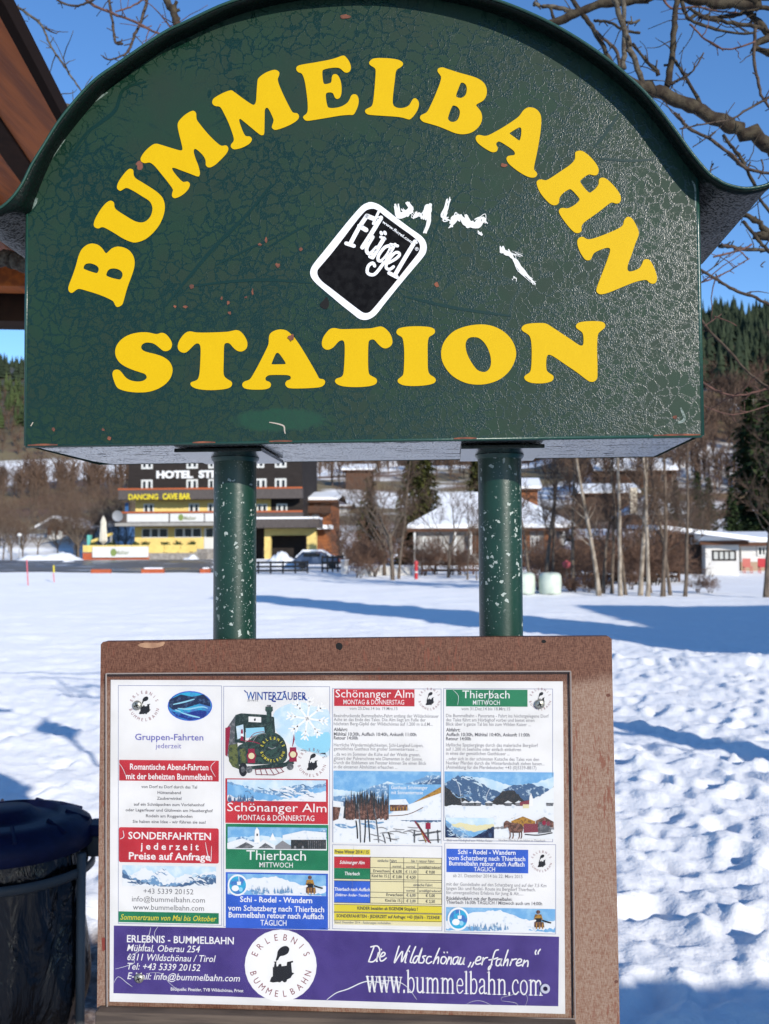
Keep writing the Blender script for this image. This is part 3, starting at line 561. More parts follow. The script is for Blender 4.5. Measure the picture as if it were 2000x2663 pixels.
def loco(s, cx, cy, u, ink, k):
    """small engine silhouette, u = pixels per unit of the big emblem"""
    T = lambda l: [(cx + (x - 1270) * u, cy + (y - 1095) * u) for x, y in l]
    s.shape([T([(1195,1200),(1205,1172),(1215,1165),(1215,1106),(1248,1100),(1255,1085),(1270,1085),(1272,1100),(1305,1096),(1308,1072),(1346,1064),(1348,1074),(1334,1078),(1340,1140),(1355,1145),(1342,1156),(1330,1176),(1300,1190),(1245,1202),(1215,1206)])], ink, k)
    s.shape([T([(1222,1104),(1227,1078),(1221,1070),(1242,1068),(1237,1078),(1240,1102)])], ink, k)
    s.shape([smooth_loop(T([(1234,1062),(1242,1032),(1248,1000),(1272,975),(1302,968),(1322,985),(1314,1014),(1288,1030),(1262,1036),(1248,1060)]), 3)], ink, k)
    for wx_ in (1225, 1258, 1292): s.disc(*T([(wx_, 1190)])[0], 15*u, 15*u, ink, k + .3, 12)
def emblem(name, cx, cy, r, parent, base=1, fill=None, ltr='maroon'):
    s = PR()
    if fill: s.disc(cx, cy, r * 1.2, r * 1.2, fill, base)
    loco(s, cx + .02*r, cy + .0*r, r / 195, 'ink', base + 1)
    s.ring('ERLEBNIS', cx, cy, r * .84, r * .21, -66, 66, ltr, base + 1)
    s.ring('BUMMELBAHN', cx, cy, r * .84, r * .21, -106, -254, ltr, base + 1, True)
    return s.done(name, parent)
# fix orientation of the lower arc: letters run left to right along the bottom
E1 = emblem('emblem', 375, 1836, 38, sheet)
emblem('emblem', 811, 1983, 36, sheet, 1, 'paper')
emblem('emblem', 1117, 1818, 28, sheet); emblem('emblem', 1405, 1818, 28, sheet); emblem('emblem', 1408, 2240, 27, sheet)

# ---------- column 1
s = PR(); s.disc(494, 1836, 58, 39, 'blue', 1); s.disc(494, 1836, 55, 36, 'cyan', 2)
def J(ox, oy, w, pts): return [(ox + a * w, oy + b * w) for a, b in pts]
s.shape([[(440,1820),(470,1806),(500,1812),(530,1806),(546,1822),(548,1838),(520,1830),(500,1836),(480,1842),(450,1846),(440,1838)]], 'deep', 3); s.shape([[(446,1850),(480,1856),(520,1846),(546,1850),(530,1866),(494,1873),(460,1864)]], 'navy', 3)
for l in ([(450,1832),(478,1826),(506,1818)], [(462,1842),(490,1844),(524,1838),(540,1842)], [(470,1853),(500,1862),(520,1866)], [(456,1846),(470,1851)]): s.pen(l, 4, 'ice', 4, True)
s.done('picture', sheet)
q = PR()
q.text('Gruppen-Fahrten', 440, 1925, 16, 'lilac', 1, 178, 'C', .022); q.text('jederzeit', 438, 1946, 13, 'lilac', 1, 67, 'C'); q.done('lettering', sheet); q = PR()
for t, y, w in [('von Dorf zu Dorf durch das Tal',2050,145),('Hüttenabend',2065,61),('Zauberwinkel',2080,64),('auf ein Schnäpschen zum Vorlehenhof',2096,184),('oder Lagerfeuer und Glühwein am Hausberghof',2111,227),('Rodeln am Roggenboden',2126,121),('Sie haben eine Idee - wir führen sie aus!',2141,190)]:
    q.text(t, 440, y, 7.4, 'grey', 1, w, 'C', .02)
q.done('lettering', sheet); q = PR()
for t, y, w in [('+43 5339 20152',2325,130),('info@bummelbahn.com',2346,190),('www.bummelbahn.com',2367,185)]: q.text(t, 438, y, 13.5, 'grey', 1, w, 'C', -.004)
q.done('lettering', sheet)
def heading(x0, y0, x1, y1, ink, lines, r=0, lk='white'):
    s = PR(); s.rect(x0, y0, x1, y1, ink, 1, r); o = s.done('heading', sheet)
    t = PR()
    for (tx, x, y, h, w, bold, sh, al) in lines: t.text(tx, x, y, h, lk, 2.2, w, al, bold, sh)
    t.done('lettering', o); return o
heading(310,1976,569,2030,'red',[('Romantische Abend-Fahrten',440,2002,15,204,.03,0,'C'),('mit der beheizten Bummelbahn',440,2027,15,224,.03,0,'C')])
heading(309,2151,569,2242,'red',[('SONDERFAHRTEN',441,2183,18,215,.025,0,'C'),('j e d e r z e i t',441,2210,17,152,.03,0,'C'),('Preise auf Anfrage',441,2236,18,212,.03,0,'C')],5)
heading(308,2370,569,2398,'green',[('Sommertraum von Mai bis Oktober',438,2394,14,250,.012,.25,'C')],0,'yellow')

rp = random.Random(11)
def ridge(x0, x1, ys, amp, n):
    """jagged mountain line through the given heights"""
    out = []
    for i in range(n + 1):
        f = i / n; k = f * (len(ys) - 1); a = min(int(k), len(ys) - 2); y = ys[a] + (ys[a+1] - ys[a]) * (k - a)
        out.append((x0 + (x1 - x0) * f, y + rp.uniform(-amp, amp)))
    return out
def cut(x0, x1, y): return [(x1, y + SL(y)*(x1-x0)), (x0, y)]
def land(x0, y0, x1, y1, layers, parent=None, name='picture', extra=None, k0=1):
    """a small printed landscape: (ink, ridge heights as fraction of the picture, roughness px)"""
    s = PR(); s.rect(x0, y0, x1, y1, layers[0][0], k0); h = y1 - y0
    for i, (ink, ys, amp) in enumerate(layers[1:]):
        rd = [(x, min(max(y, y0), y1) + SL(y0)*(x-x0)) for x, y in ridge(x0, x1, [y0 + f*h for f in ys], amp, int((x1-x0)/5))]
        s.shape([rd + cut(x0, x1, y1)], ink, k0 + 1 + i)
    if extra: extra(s, k0 + len(layers) + 1)
    return s.done(name, parent or sheet)
def streaks(s, k, x0, x1, y0, y1, n, ink, ln=18, w=3):
    for _ in range(n):
        x = rp.uniform(x0, x1 - ln); y = rp.uniform(y0, y1); s.pen([(x, y), (x + ln*.5, y + rp.uniform(-3, 6)), (x + ln, y + rp.uniform(0, 9))], w, ink, k + rp.random()*.5, True)
def spikes(s, k, x0, x1, yb, hmin, hmax, n, ink, w=4):
    for _ in range(n):
        x = rp.uniform(x0, x1); h = rp.uniform(hmin, hmax); y = yb + rp.uniform(-2, 3); s.poly([(x-w/2, y), (x, y-h), (x+w/2, y)], ink, k + rp.random()*.5)
land(318,2250,562,2304,[('skyp',),('snow',[.5,.45,.1,.3,.15,.6,.4,.5,.3,.2],3),('mtn2',[.2,.6,.75,.5,.95,.8,.9,.6,.4,.45],4),('mtn',[.35,.65,.8,.9,1,.95,.85,.7,.55,.6],4),('snow',[.55,.75,.85,.95,1,1,.95,.85,.9,.8],3)], extra=lambda s, k: (streaks(s, k, 330, 400, 2285, 2300, 5, 'mtn'), streaks(s, k, 470, 555, 2272, 2300, 9, 'snow', 22), streaks(s, k, 480, 555, 2276, 2300, 6, 'mtn', 14), streaks(s, k, 390, 440, 2258, 2270, 5, 'mtn2', 10, 2)))

# ---------- column 2: title, train picture, three boxes
q = PR(); q.text('WINTERZAUBER', 719, 1820, 20, 'navy', 1, 157, 'C', .025); q.text('2014/15', 643, 1824, 4.5, 'grey', 1, 28)
q.pen([(712,1812),(708,1822),(716,1824)], 4, 'navy', 1.2); q.pen([(736,1800),(742,1798)], 3, 'navy', 1.2); q.pen([(788,1812),(796,1820),(802,1816)], 4, 'navy', 1.2); q.pen([(640,1800),(636,1796)], 3, 'navy', 1.2)
q.done('lettering', sheet)
Z = zf(250, 1740, 2.679)
s = PR()
s.shape([smooth_loop(Z([(1250,290),(1400,230),(1520,260),(1625,300),(1625,600),(1500,580),(1400,560),(1300,480),(1240,400)]), 4)], 'skyp', 1)
s.shape([smooth_loop(Z([(1400,430),(1500,470),(1620,440),(1625,560),(1560,585),(1450,560),(1390,520)]), 4)], 'ice', 1.5)
c = Z([(1472,345)])[0]
for a in range(8):
    g = R(a * 45 + 8); e = (c[0] + 52*math.cos(g), c[1] + 54*math.sin(g)); s.pen([c, e], 5.5, 'white', 2)
    for f in (.62, .82):
        p = (c[0] + 52*f*math.cos(g), c[1] + 54*f*math.sin(g))
        for d in (-.7, .7): s.pen([p, (p[0] + 14*math.cos(g+d), p[1] + 14*math.sin(g+d))], 4, 'white', 2.1)
s.done('picture', sheet)
s = PR()
def zp(l, ink, k, sm=False): s.shape([smooth_loop(Z(l), 3) if sm else Z(l)], ink, k)
zp([(905,420),(965,330),(985,315),(985,640),(940,640),(910,600)], 'dgrey', 1)
zp([(925,530),(985,520),(1000,700),(950,680),(925,640)], 'turf', 1.4)
zp([(900,410),(935,400),(930,470),(912,610),(900,600)], 'crim', 1.6)
zp([(970,320),(1010,308),(1180,318),(1240,335),(1248,440),(1230,455),(1190,450),(1150,440),(1040,440),(1040,520),(965,510)], 'loco', 2)
zp([(975,400),(1025,385),(1030,470),(985,490)], 'skyp', 2.4); zp([(1042,412),(1170,405),(1175,440),(1120,470),(1045,480)], 'ice', 2.4); zp([(1080,470),(1170,440),(1175,500),(1080,510)], 'pale', 2.5)
zp([(1062,330),(1150,335),(1150,372),(1062,368)], 'white', 2.6); zp([(1100,345),(1112,343),(1112,360),(1100,362)], 'ink', 2.8)
zp([(1180,262),(1230,262),(1232,290),(1222,300),(1224,440),(1186,440),(1188,300),(1178,288)], 'loco2', 3); zp([(1190,250),(1218,250),(1220,264),(1188,264)], 'dgrey', 3.1)
zp([(1040,510),(1130,460),(1230,440),(1300,480),(1330,560),(1320,640),(1240,660),(1040,660),(1000,620),(985,545)], 'loco2', 3.2, True)
zp([(985,545),(1040,535),(1045,680),(1320,650),(1370,610),(1380,660),(1290,690),(1060,700),(990,660)], 'loco', 3.6)
zp([(1000,560),(1040,550),(1045,690),(1010,690)], 'turf', 3.7)
cx, cy = Z([(1230,560)])[0]; s.disc(cx, cy, 36, 38, 'loco', 4); s.disc(cx, cy, 21, 23, 'loco2', 4.4)
s.ring('ERLEBNIS', cx, cy, 26, 7, -70, 70, 'yellow', 5, False, .02); s.ring('BUMMELBAHN', cx, cy, 26, 7, -106, -254, 'yellow', 5, True, .02, .75)
s.pen(Z([(1200,545),(1225,555),(1250,545)]), 2, 'pale', 5)
for lx, ly in ((1082, 605), (1372, 595)):
    x_, y_ = Z([(lx, ly)])[0]; zp([(lx-22,ly-50),(lx+22,ly-50),(lx+26,ly+50),(lx-26,ly+50)], 'crim', 4.6); s.disc(x_, y_, 12, 11, 'crim', 5); s.disc(x_, y_, 8, 8, 'cream', 5.4)
zp([(1010,420),(1022,420),(1026,500),(1006,500)], 'crim', 4.4); zp([(1008,450),(1024,450),(1025,468),(1007,468)], 'white', 4.6); zp([(1378,450),(1384,490),(1370,540),(1366,540)], 'crim', 4.4)
s.pen(Z([(1030,500),(1090,505),(1140,520)]), 2.2, 'crim', 4.8); s.pen(Z([(1060,500),(1100,450),(1170,435)]), 1.6, 'crim', 4.8); s.pen(Z([(1090,510),(1130,455),(1180,450)]), 1.6, 'pale', 4.8)
x_, y_ = Z([(1025,700)])[0]; s.disc(x_, y_, 11, 18, 'ink', 4.8); s.disc(x_-1, y_, 5, 8, 'dgrey', 5); x_, y_ = Z([(1065,700)])[0]; s.disc(x_, y_, 9, 9, 'dgrey', 5); x_, y_ = Z([(1352,680)])[0]; s.disc(x_, y_, 9, 9, 'dgrey', 5)
for a, b_ in (((1110,700),(1115,735)), ((1145,700),(1155,738)), ((1180,700),(1195,738)), ((1215,698),(1240,735)), ((1250,695),(1275,725)), ((1285,690),(1305,715)), ((1115,735),(1240,738)), ((1240,738),(1308,715)), ((1108,700),(1300,688))): s.pen(Z([a, b_]), 2, 'maroon', 5)
s.done('picture', sheet)
# box frames with a picture on top
def box(x0, y0, x1, y1, ink, pic, lines):
    s = PR(); s.rect(x0, y0, x1, y1, ink, 1); o = s.done('heading', sheet)
    if pic: pic(o)
    t = PR()
    for (tx, x, y, h, w, bold) in lines: t.text(tx, x, y, h, 'white', 3, w, 'C', bold)
    t.done('lettering', o)
box(586,2024,853,2140,'red', lambda o: land(591,2027,848,2082,[('skyp',),('mtn2',[.1,.25,.45,.5,.4,.2,.3,.1],3),('sky',[.2,.3,.6,.7,.8,.7,.4,.3],3),('snow',[.75,.85,.95,1,.9,.8,.6,.5],3)], o, extra=lambda s, k: (spikes(s, k, 593, 660, 2083, 5, 20, 40, 'mtn'), streaks(s, k, 700, 840, 2045, 2078, 14, 'snow', 26, 4), streaks(s, k, 620, 840, 2040, 2070, 8, 'mtn', 16, 2)), k0=2),
    [('Schönanger Alm',720,2111,22,258,-.004),('MONTAG & DONNERSTAG',718,2134,14,199,0)])
def village(s, k):
    s.poly([(591,2192),(630,2180),(690,2200),(700,2206),(591,2206)], 'snow', k); s.poly([(610,2206),(640,2190),(670,2206)], 'dgrey', k + .3); s.poly([(655,2206),(685,2183),(730,2206)], 'snow', k + .4); s.poly([(672,2206),(690,2192),(712,2206)], 'dgrey', k + .6)
    s.poly([(663,2160),(668,2151),(674,2160),(676,2192),(661,2192)], 'white', k + .7); s.poly([(667,2168),(671,2168),(671,2174),(667,2174)], 'ink', k + .8)
    s.poly([(700,2186),(709,2166),(718,2186)], 'white', k + .7); s.poly([(735,2172),(790,2160),(848,2165),(848,2184),(735,2184)], 'snow', k + .8); s.poly([(757,2184),(848,2184),(848,2208),(757,2208)], 'wood', k + 1); s.poly([(716,2200),(735,2186),(757,2200),(757,2208),(716,2208)], 'pale', k + 1)
    for x in (765, 785): s.poly([(x,2200),(x+5,2200),(x+5,2207),(x,2207)], 'pale', k + 1.2)
    for x in range(802, 846, 5): s.poly([(x,2187),(x+1.6,2187),(x+1.6,2207),(x,2207)], 'dgrey', k + 1.2)
box(587,2142,854,2260,'green', lambda o: land(592,2150,850,2208,[('sky',),('skyp',[.5,.4,.5,.4],2),('mtn2',[.7,.45,.6,.9,.9,.6,.2,.1],3),('snow',[.75,.7,.8,.95,.9,.8,.6,.6],2)], o, extra=village, k0=2),
    [('Thierbach',718,2237,25,155,-.004),('MITTWOCH',718,2256,13,87,0)])
def gondola(s, k, cx=618, cy=2302, r=26):
    s.disc(cx, cy, r, r * 1.08, 'white', k); s.disc(cx, cy, r*.84, r*.9, 'cyan', k + .4); s.disc(cx - 6, cy + 8, r*.36, r*.3, 'white', k + .8); s.pen([(cx+3,cy-22),(cx+4,cy-8)], 1.6, 'white', k + .8); s.poly([(cx-2,cy-9),(cx+9,cy-9),(cx+8,cy),(cx-1,cy)], 'white', k + .8); s.disc(cx + 8, cy + 11, r*.2, r*.22, 'ice', k + .8)
def sled(s, k, x=806, y=2300):
    s.disc(x, y - 18, 5, 5, 'brown', k); s.poly([(x-8,y-12),(x+8,y-12),(x+12,y+2),(x-11,y+2)], 'ochre', k + .2); s.poly([(x-9,y-2),(x+9,y-2),(x+8,y+10),(x-8,y+10)], 'ink', k + .4); s.poly([(x-10,y+8),(x+14,y+8),(x+16,y+22),(x-10,y+22)], 'brown', k + .5)
    for d in (-6, 2, 10): s.poly([(x+d,y+9),(x+d+3,y+9),(x+d+3,y+26),(x+d,y+26)], 'ochre', k + .6)
    s.pen([(x-30,y+8),(x-18,y+6),(x-8,y+4)], 5, 'white', k + .4); s.pen([(x+12,y+4),(x+24,y+8),(x+32,y+10)], 4, 'ink', k + .4)
def snowscene(s, k): spikes(s, k, 650, 760, 2322, 8, 18, 45, 'mtn2', 5); gondola(s, k + 1); sled(s, k + 1)
box(587,2268,853,2413,'blue', lambda o: land(592,2272,848,2326,[('sky',),('snow',[.6,.4,.2,.15,.1,.3,.5,.6,.5],2),('sky',[.9,.85,.8,.95,1,.95,.9,.9,.8],4),('snow',[1,1,1,1,.9,.7,.9,1,1],2)], o, extra=snowscene, k0=2),
    [('Schi - Rodel - Wandern',718,2347,14,188,.03),('vom Schatzberg nach Thierbach',718,2370,14,250,.022),('Bummelbahn retour nach Auffach',718,2388,14,247,.03),('TÄGLICH',711,2407,14,68,.008)])
for o_ in ():
    pass

# ---------- columns 3 and 4
heading(869,1792,1078,1836,'red',[('Schönanger Alm',974,1814,20,203,-.004,0,'C'),('MONTAG & DONNERSTAG',972,1832,12,158,0,0,'C')])
heading(1160,1793,1372,1837,'green',[('Thierbach',1264,1816,20,123,-.004,0,'C'),('MITTWOCH',1265,1833,11.5,70,0,0,'C')])
q = PR()
G = [('vom 25.Dez.14 bis 19.Mrz.15',909,1846,8,125,0),('Beeindruckende Bummelbahn-Fahrt entlang der Wildschönauer',868,1865,8.5,273,0),('Ache an das Ende des Tales. Die Alm liegt am Fuße der',868,1875,8.5,239,0),('höchsten Berg-Gipfel der Wildschönau auf 1.200 m ü.d.M...',868,1886,8.5,257,0),
('Abfahrt:',868,1901,8.5,36,.03),('Mühltal 10:30h, Auffach 10:40h, Ankunft 11:00h',868,1913,8.5,215,.03),('Retour 14:00h',868,1923,8.5,63,.03),
('Herrliche Wandermöglichkeiten, Schi-Langlauf-Loipen,',868,1941,8.5,233,0),('gemütliches Gasthaus mit großer Sonnenterrasse ...',868,1951,8.5,219,0),('...da wo im Sommer die Kühe auf der Weide grasen,',868,1965,8.5,225,0),('glitzert der Pulverschnee wie Diamanten in der Sonne.',868,1976,8.5,231,0),('Durch die Eisblumen am Fenster können Sie einen Blick',868,1987,8.5,241,0),('in die einsamen Almhütten erhaschen ...',868,1998,8.5,165,0),
('vom 31.Dez.14 bis 18.Mrz.15',1200,1847,8,127,0),('Die Bummelbahn - Panorama - Fahrt ins höchstgelegene Dorf',1160,1865,8.5,267,0),('des Tales führt am Hörbighof vorbei und bietet einen',1160,1876,8.5,230,0),('Blick über´s ganze Tal bis hin zum Wilden Kaiser ...',1160,1887,8.5,220,0),
('Abfahrt:',1160,1902,8.5,37,.03),('Auffach 10:30h, Mühltal 10:40h, Ankunft 11:00h',1160,1914,8.5,218,.03),('Retour 14:00h',1160,1925,8.5,65,.03),
('Idyllische Spaziergänge durch das malerische Bergdorf',1160,1941,8.5,239,0),('auf 1.200 m Seehöhe oder einfach einkehren',1160,1952,8.5,195,0),('in eines der gemütlichen Gasthäuser ...',1160,1963,8.5,165,0),('...oder sich in der schönsten Kutsche des Tales von den',1160,1977,8.5,242,0),('Noriker Pferden durch die Winterlandschaft ziehen lassen...',1160,1988,8.5,256,0),('(Anmeldung für die Pferdekutsche: +43 (0)5339-8817)',1160,1999,8.5,235,0),
('Blick vom Hörbighof zum Wilden Kaiser',1162,2190-2,6,119,0),('Noriker-Pferde-Kutschfahrt in Thierbach',1297,2190-2,6,121,0),
('ab 21. Dezember 2014 bis 22. März 2015',1178,2281,8.5,181,0),('mit der Gondelbahn auf den Schatzberg und auf der 7,5 Km',1161,2303,8.5,260,0),('langen Ski- und Rodel- Route ins Bergdorf Thierbach.',1161,2314,8.5,232,0),('Ein unvergessliches Erlebnis für Jung & Alt.....',1161,2325,8.5,200,0),('Rückfahrtfahrt mit der Bummelbahn:',1161,2340,8.5,171,.03),('Thierbach 16:30h TÄGLICH / Mittwoch auch um 14:00h',1161,2350,8.5,249,.02)]
for lo_, hi_, ya_, yb_ in ((800, 1150, 0, 3000), (1150, 1500, 0, 2100), (1150, 1500, 2100, 2260), (1150, 1500, 2260, 3000)):
    q = PR()
    for t, x, y, h, w, bo in G:
        if lo_ < x < hi_ and ya_ < y < yb_: q.text(t, x, y, h, 'grey' if bo else 'pale', 1, w, 'L', bo)
    q.done('lettering', sheet)
def skis(s, k):
    s.poly([(866,2082),(893,2086),(893,2098),(866,2098)], 'snow', k); s.poly([(866,2098),(886,2100),(880,2130),(866,2135)], 'brown', k)
    spikes(s, k, 896, 1010, 2126, 40, 76, 90, 'wood', 9); spikes(s, k + .5, 900, 1010, 2130, 20, 60, 60, 'brown', 5)
    s.poly([(1011,2040),(1147,2040),(1147,2133),(1011,2133)], 'sky', k + 1); s.poly([(1065,2093),(1147,2046),(1147,2080),(1060,2100)], 'ochre', k + 1.2); s.poly([(1030,2104),(1147,2062),(1147,2133),(1011,2133),(1011,2118)], 'snow', k + 1.4)
    s.poly([(1014,2080),(1055,2078),(1064,2092),(1012,2094)], 'snow', k + 1.6); s.poly([(1014,2093),(1060,2093),(1060,2108),(1014,2110)], 'brown', k + 1.7); s.pen([(1011,2122),(1060,2118),(1100,2100)], 2, 'brown', k + 1.8)
    for x in range(1016, 1060, 8): s.poly([(x,2098),(x+3,2098),(x+3,2108),(x,2108)], 'ochre', k + 1.9)
    s.text('Gasthaus Schönanger', 1017, 2052, 9, 'white', k + 2.5, 95); s.text('mit Sonnenterrasse', 1017, 2065, 9, 'white', k + 2.5, 83)
    for x0, y0, x1, y1, ink in ((932,2090,938,2190,'dgrey'),(955,2108,962,2188,'wood'),(974,2105,985,2190,'dgrey'),(926,2135,930,2180,'ink'),(950,2130,948,2190,'ink'),(1010,2165,1016,2188,'wood'),(996,2170,1002,2192,'dgrey')):
        s.pen([(x0, y0), ((x0+x1)/2 + 1, (y0+y1)/2), (x1, y1)], 3.2, ink, k + 2, False)
    for x0, y0, x1, y1, ink in ((1080,2137,1116,2190,'crim'),(1088,2143,1108,2190,'ochre'),(1084,2140,1120,2192,'brown')): s.pen([(x0, y0), (x1, y1)], 3.4, ink, k + 2.2)
    s.pen([(1113,2138),(1114,2188)], 5, 'dgrey', k + 2); s.poly([(1107,2140),(1120,2140),(1120,2156),(1107,2156)], 'crim', k + 2.4); s.pen([(1076,2172),(1145,2162)], 5, 'dgrey', k + 2); s.pen([(1090,2186),(1145,2184)], 3, 'dgrey', k + 2); s.pen([(1078,2160),(1078,2190)], 4, 'dgrey', k + 2); s.pen([(1138,2160),(1140,2190)], 4, 'dgrey', k + 2)
land(867,2004,1147,2192,[('sky',),('skyp',[.25,.3,.15,.2,.3],2),('mtn2',[.36,.34,.33,.2,.17,.2,.14,.06,.05],2),('mtn',[.45,.42,.5,.5,.5,.5,.2,.12,.08],2),('snow',[.45,.5,.55,.62,.66,.68,.7,.7,.7],2)], extra=lambda s, k: (streaks(s, k, 870, 1000, 2136, 2150, 8, 'mtn2', 30, 5), streaks(s, k, 960, 1100, 2150, 2185, 14, 'pale', 30, 3), skis(s, k + 1)))
def valley(s, k):
    streaks(s, k, 1175, 1260, 2022, 2040, 14, 'skyp', 12, 3); streaks(s, k, 1170, 1240, 2060, 2075, 6, 'mtn2', 20, 3)
    for x in (1200, 1218, 1232, 1262, 1312, 1340, 1420): s.poly([(x,2088),(x+9,2083),(x+20,2088),(x+18,2096),(x+1,2096)], 'dgrey', k + .5); s.poly([(x-1,2088),(x+9,2082),(x+21,2088)], 'snow', k + .7)
    s.poly([(1352,2086),(1378,2080),(1380,2094),(1352,2096)], 'maroon', k + .8); s.poly([(1377,2073),(1381,2062),(1385,2073),(1386,2096),(1376,2096)], 'white', k + 1); s.poly([(1360,2092),(1376,2092),(1376,2102),(1360,2102)], 'cream', k + .9)
land(1156,2006,1440,2126,[('sky',),('skyp',[.3,.1,.15,.3,.25,.1],2),('mtn',[.25,.1,.12,.3,.45,.3,.25,.3,.4],3),('wood',[.3,.5,.55,.75,.8,.6,.4,.4,.6,.7,.6,.3],3),('snow',[.75,.73,.73,.72,.7,.72,.7,.6,.5,.3],2)], extra=valley)
def horses(s, k):
    s.poly([(1330,2128),(1360,2120),(1392,2132),(1392,2150),(1330,2150)], 'ochre', k); s.poly([(1322,2132),(1360,2118),(1396,2134),(1390,2135),(1360,2123),(1328,2136)], 'snow', k + .2); s.poly([(1394,2134),(1416,2122),(1440,2136),(1440,2152),(1394,2152)], 'brown', k); s.poly([(1390,2136),(1416,2119),(1441,2134),(1441,2138),(1416,2124)], 'snow', k + .2)
    s.shape([smooth_loop([(1310,2142),(1318,2134),(1330,2140),(1352,2142),(1360,2150),(1358,2164),(1340,2166),(1326,2164),(1320,2150),(1312,2154)], 3)], 'brown', k + .5)
    for x in (1326, 1334, 1350, 1356): s.pen([(x,2160),(x+1,2174),(x-1,2180)], 3, 'brown', k + .6)
    s.poly([(1362,2142),(1398,2142),(1400,2164),(1362,2166)], 'maroon', k + .5); s.poly([(1400,2138),(1428,2138),(1434,2164),(1400,2168)], 'dgrey', k + .5); s.disc(1415, 2140, 5, 6, 'crim', k + .8); s.disc(1426, 2142, 5, 6, 'maroon', k + .8); s.pen([(1366,2170),(1400,2172),(1436,2166)], 3, 'ink', k + .8)
land(1159,2126,1285,2178,[('skyp',),('cream',[.4,.25,.4,.3],2),('sky',[.1,.5,.6,.7,.6,.5],2),('mtn2',[.2,.5,.8,.95,.8,.7],3),('deep',[.4,.8,1,1,.85,.6,.4],2)], extra=lambda s, k: streaks(s, k, 1162, 1220, 2150, 2174, 10, 'skyp', 14, 2), k0=9)
land(1285,2122,1441,2180,[('snow',),('pale',[.5,.45,.5,.55,.5],2),('snow',[.6,.55,.6,.7,.6],2)], extra=horses, k0=10)
heading(1161,2207,1374,2268,'blue',[('Schi - Rodel - Wandern',1266,2222,11.5,150,.03,0,'C'),('vom Schatzberg nach Thierbach',1266,2238,11.5,200,.022,0,'C'),('Bummelbahn retour nach Auffach',1266,2252,11.5,196,.03,0,'C'),('TÄGLICH',1260,2266,11,55,.005,0,'C')])
land(1160,2359,1444,2420,[('sky',),('snow',[.6,.4,.2,.15,.1,.3,.5,.6,.5],2),('sky',[.9,.85,.8,.95,1,.95,.9,.9,.8],4),('snow',[1,1,1,1,.9,.7,.9,1,1],2)], extra=lambda s, k: (spikes(s, k, 1220, 1330, 2418, 8, 20, 45, 'mtn2', 5), gondola(s, k + 1, 1192, 2390, 28), sled(s, k + 1, 1400, 2390)))
# price table
t = PR(); t.rect(869,2228,1149,2404,'cream',1); t.rect(869,2208,963,2222,'yellow',1); t.rect(869,2352,1149,2371,'yellow',1.5); t.rect(869,2373,1149,2393,'yellow',1.5)
t.rect(869,2228,963,2257,'red',2); t.rect(869,2257,963,2285,'green',2); t.rect(869,2290,963,2347,'blue',2)
for l in [((869,2228),(1149,2232)),((963,2256),(1149,2260)),((963,2271),(1149,2275)),((869,2285),(1149,2290)),((869,2290),(1149,2295)),((1050,2307),(1149,2310)),((963,2320),(1149,2324)),((963,2334),(1149,2338)),((869,2347),(1149,2352)),((963,2228),(963,2347)),((1050,2230),(1050,2348)),((1015,2243),(1015,2287)),((1087,2245),(1087,2350)),((1149,2232),(1149,2352)),((1015,2243),(1149,2246)),((869,2352),(1149,2357)),((869,2371),(1149,2376)),((869,2373),(1149,2378)),((869,2393),(1149,2397))]: t.pen(list(l), 1.3, 'dark', 3)
tb = t.done('price_table', sheet); t = PR()
for tx, x, y, h, w, ink, bo, sh, al in [('Preise Winter 2014 / 15',871,2219,8.5,88,'dark',.02,0,'L'),('Schönanger Alm',916,2247,8.5,65,'white',.02,.2,'C'),('Thierbach',916,2276,8.5,39,'white',.02,.2,'C'),('Thierbach nach Auffach',916,2317,8.5,92,'white',.02,.2,'C'),('(Skifahrer- Rodler- Transfer)',916,2331,6.5,88,'white',.02,.2,'C'),
 ('einfache Fahrt',1007,2242,7,50,'grey',0,0,'C'),('hin + retour Fahrt',1100,2243,7,60,'grey',0,0,'C'),('normal',1032,2256,6,22,'grey',0,0,'C'),('normal',1068,2257,6,22,'grey',0,0,'C'),('ermäßigt/reduced',1118,2258,6,56,'dark',0,0,'C'),('Erwachsen',1013,2269,7.5,42,'dark',0,0,'R'),('€ 6,00',1033,2270,7.5,24,'dark',.01,0,'C'),('€ 11,00',1069,2271,7.5,29,'grey',0,0,'C'),('€ 9,00',1119,2272,7.5,24,'dark',.01,0,'C'),('Kind bis 15 J.',1013,2282,7.5,46,'dark',0,0,'R'),('€ 3,00',1033,2284,7.5,24,'dark',.01,0,'C'),('€ 4,50',1069,2285,7.5,24,'dark',.01,0,'C'),
 ('einfache Fahrt',1100,2305,7,50,'grey',0,0,'C'),('normal',1068,2319,6,22,'grey',0,0,'C'),('ermäßigt/reduced',1118,2320,6,56,'grey',0,0,'C'),('Erwachsen',1048,2331,7.5,43,'dark',0,0,'R'),('€ 6,00',1069,2332,7.5,24,'grey',.01,0,'C'),('€ 5,00',1119,2333,7.5,24,'dark',.01,0,'C'),('Kind bis 15 J.',1048,2346,7.5,46,'dark',0,0,'R'),('€ 3,00',1069,2347,7.5,24,'grey',.01,0,'C'),('€ 2,50',1119,2348,7.5,24,'dark',.01,0,'C'),
 ('KINDER bezahlen ab EIGENEM Sitzplatz !',1008,2367,8,157,'dark',.02,0,'C'),('SONDERFAHRTEN - JEDERZEIT auf Anfrage: +43 (0)676 - 7233458',1009,2388,8,268,'dark',.02,0,'C'),('Stand: Dezember 2014 - Änderungen vorbehalten',870,2401,6,146,'pale',0,0,'L')]:
    t.text(tx, x, y, h, ink, 4, w, al, bo, sh)
t.done('lettering', tb)

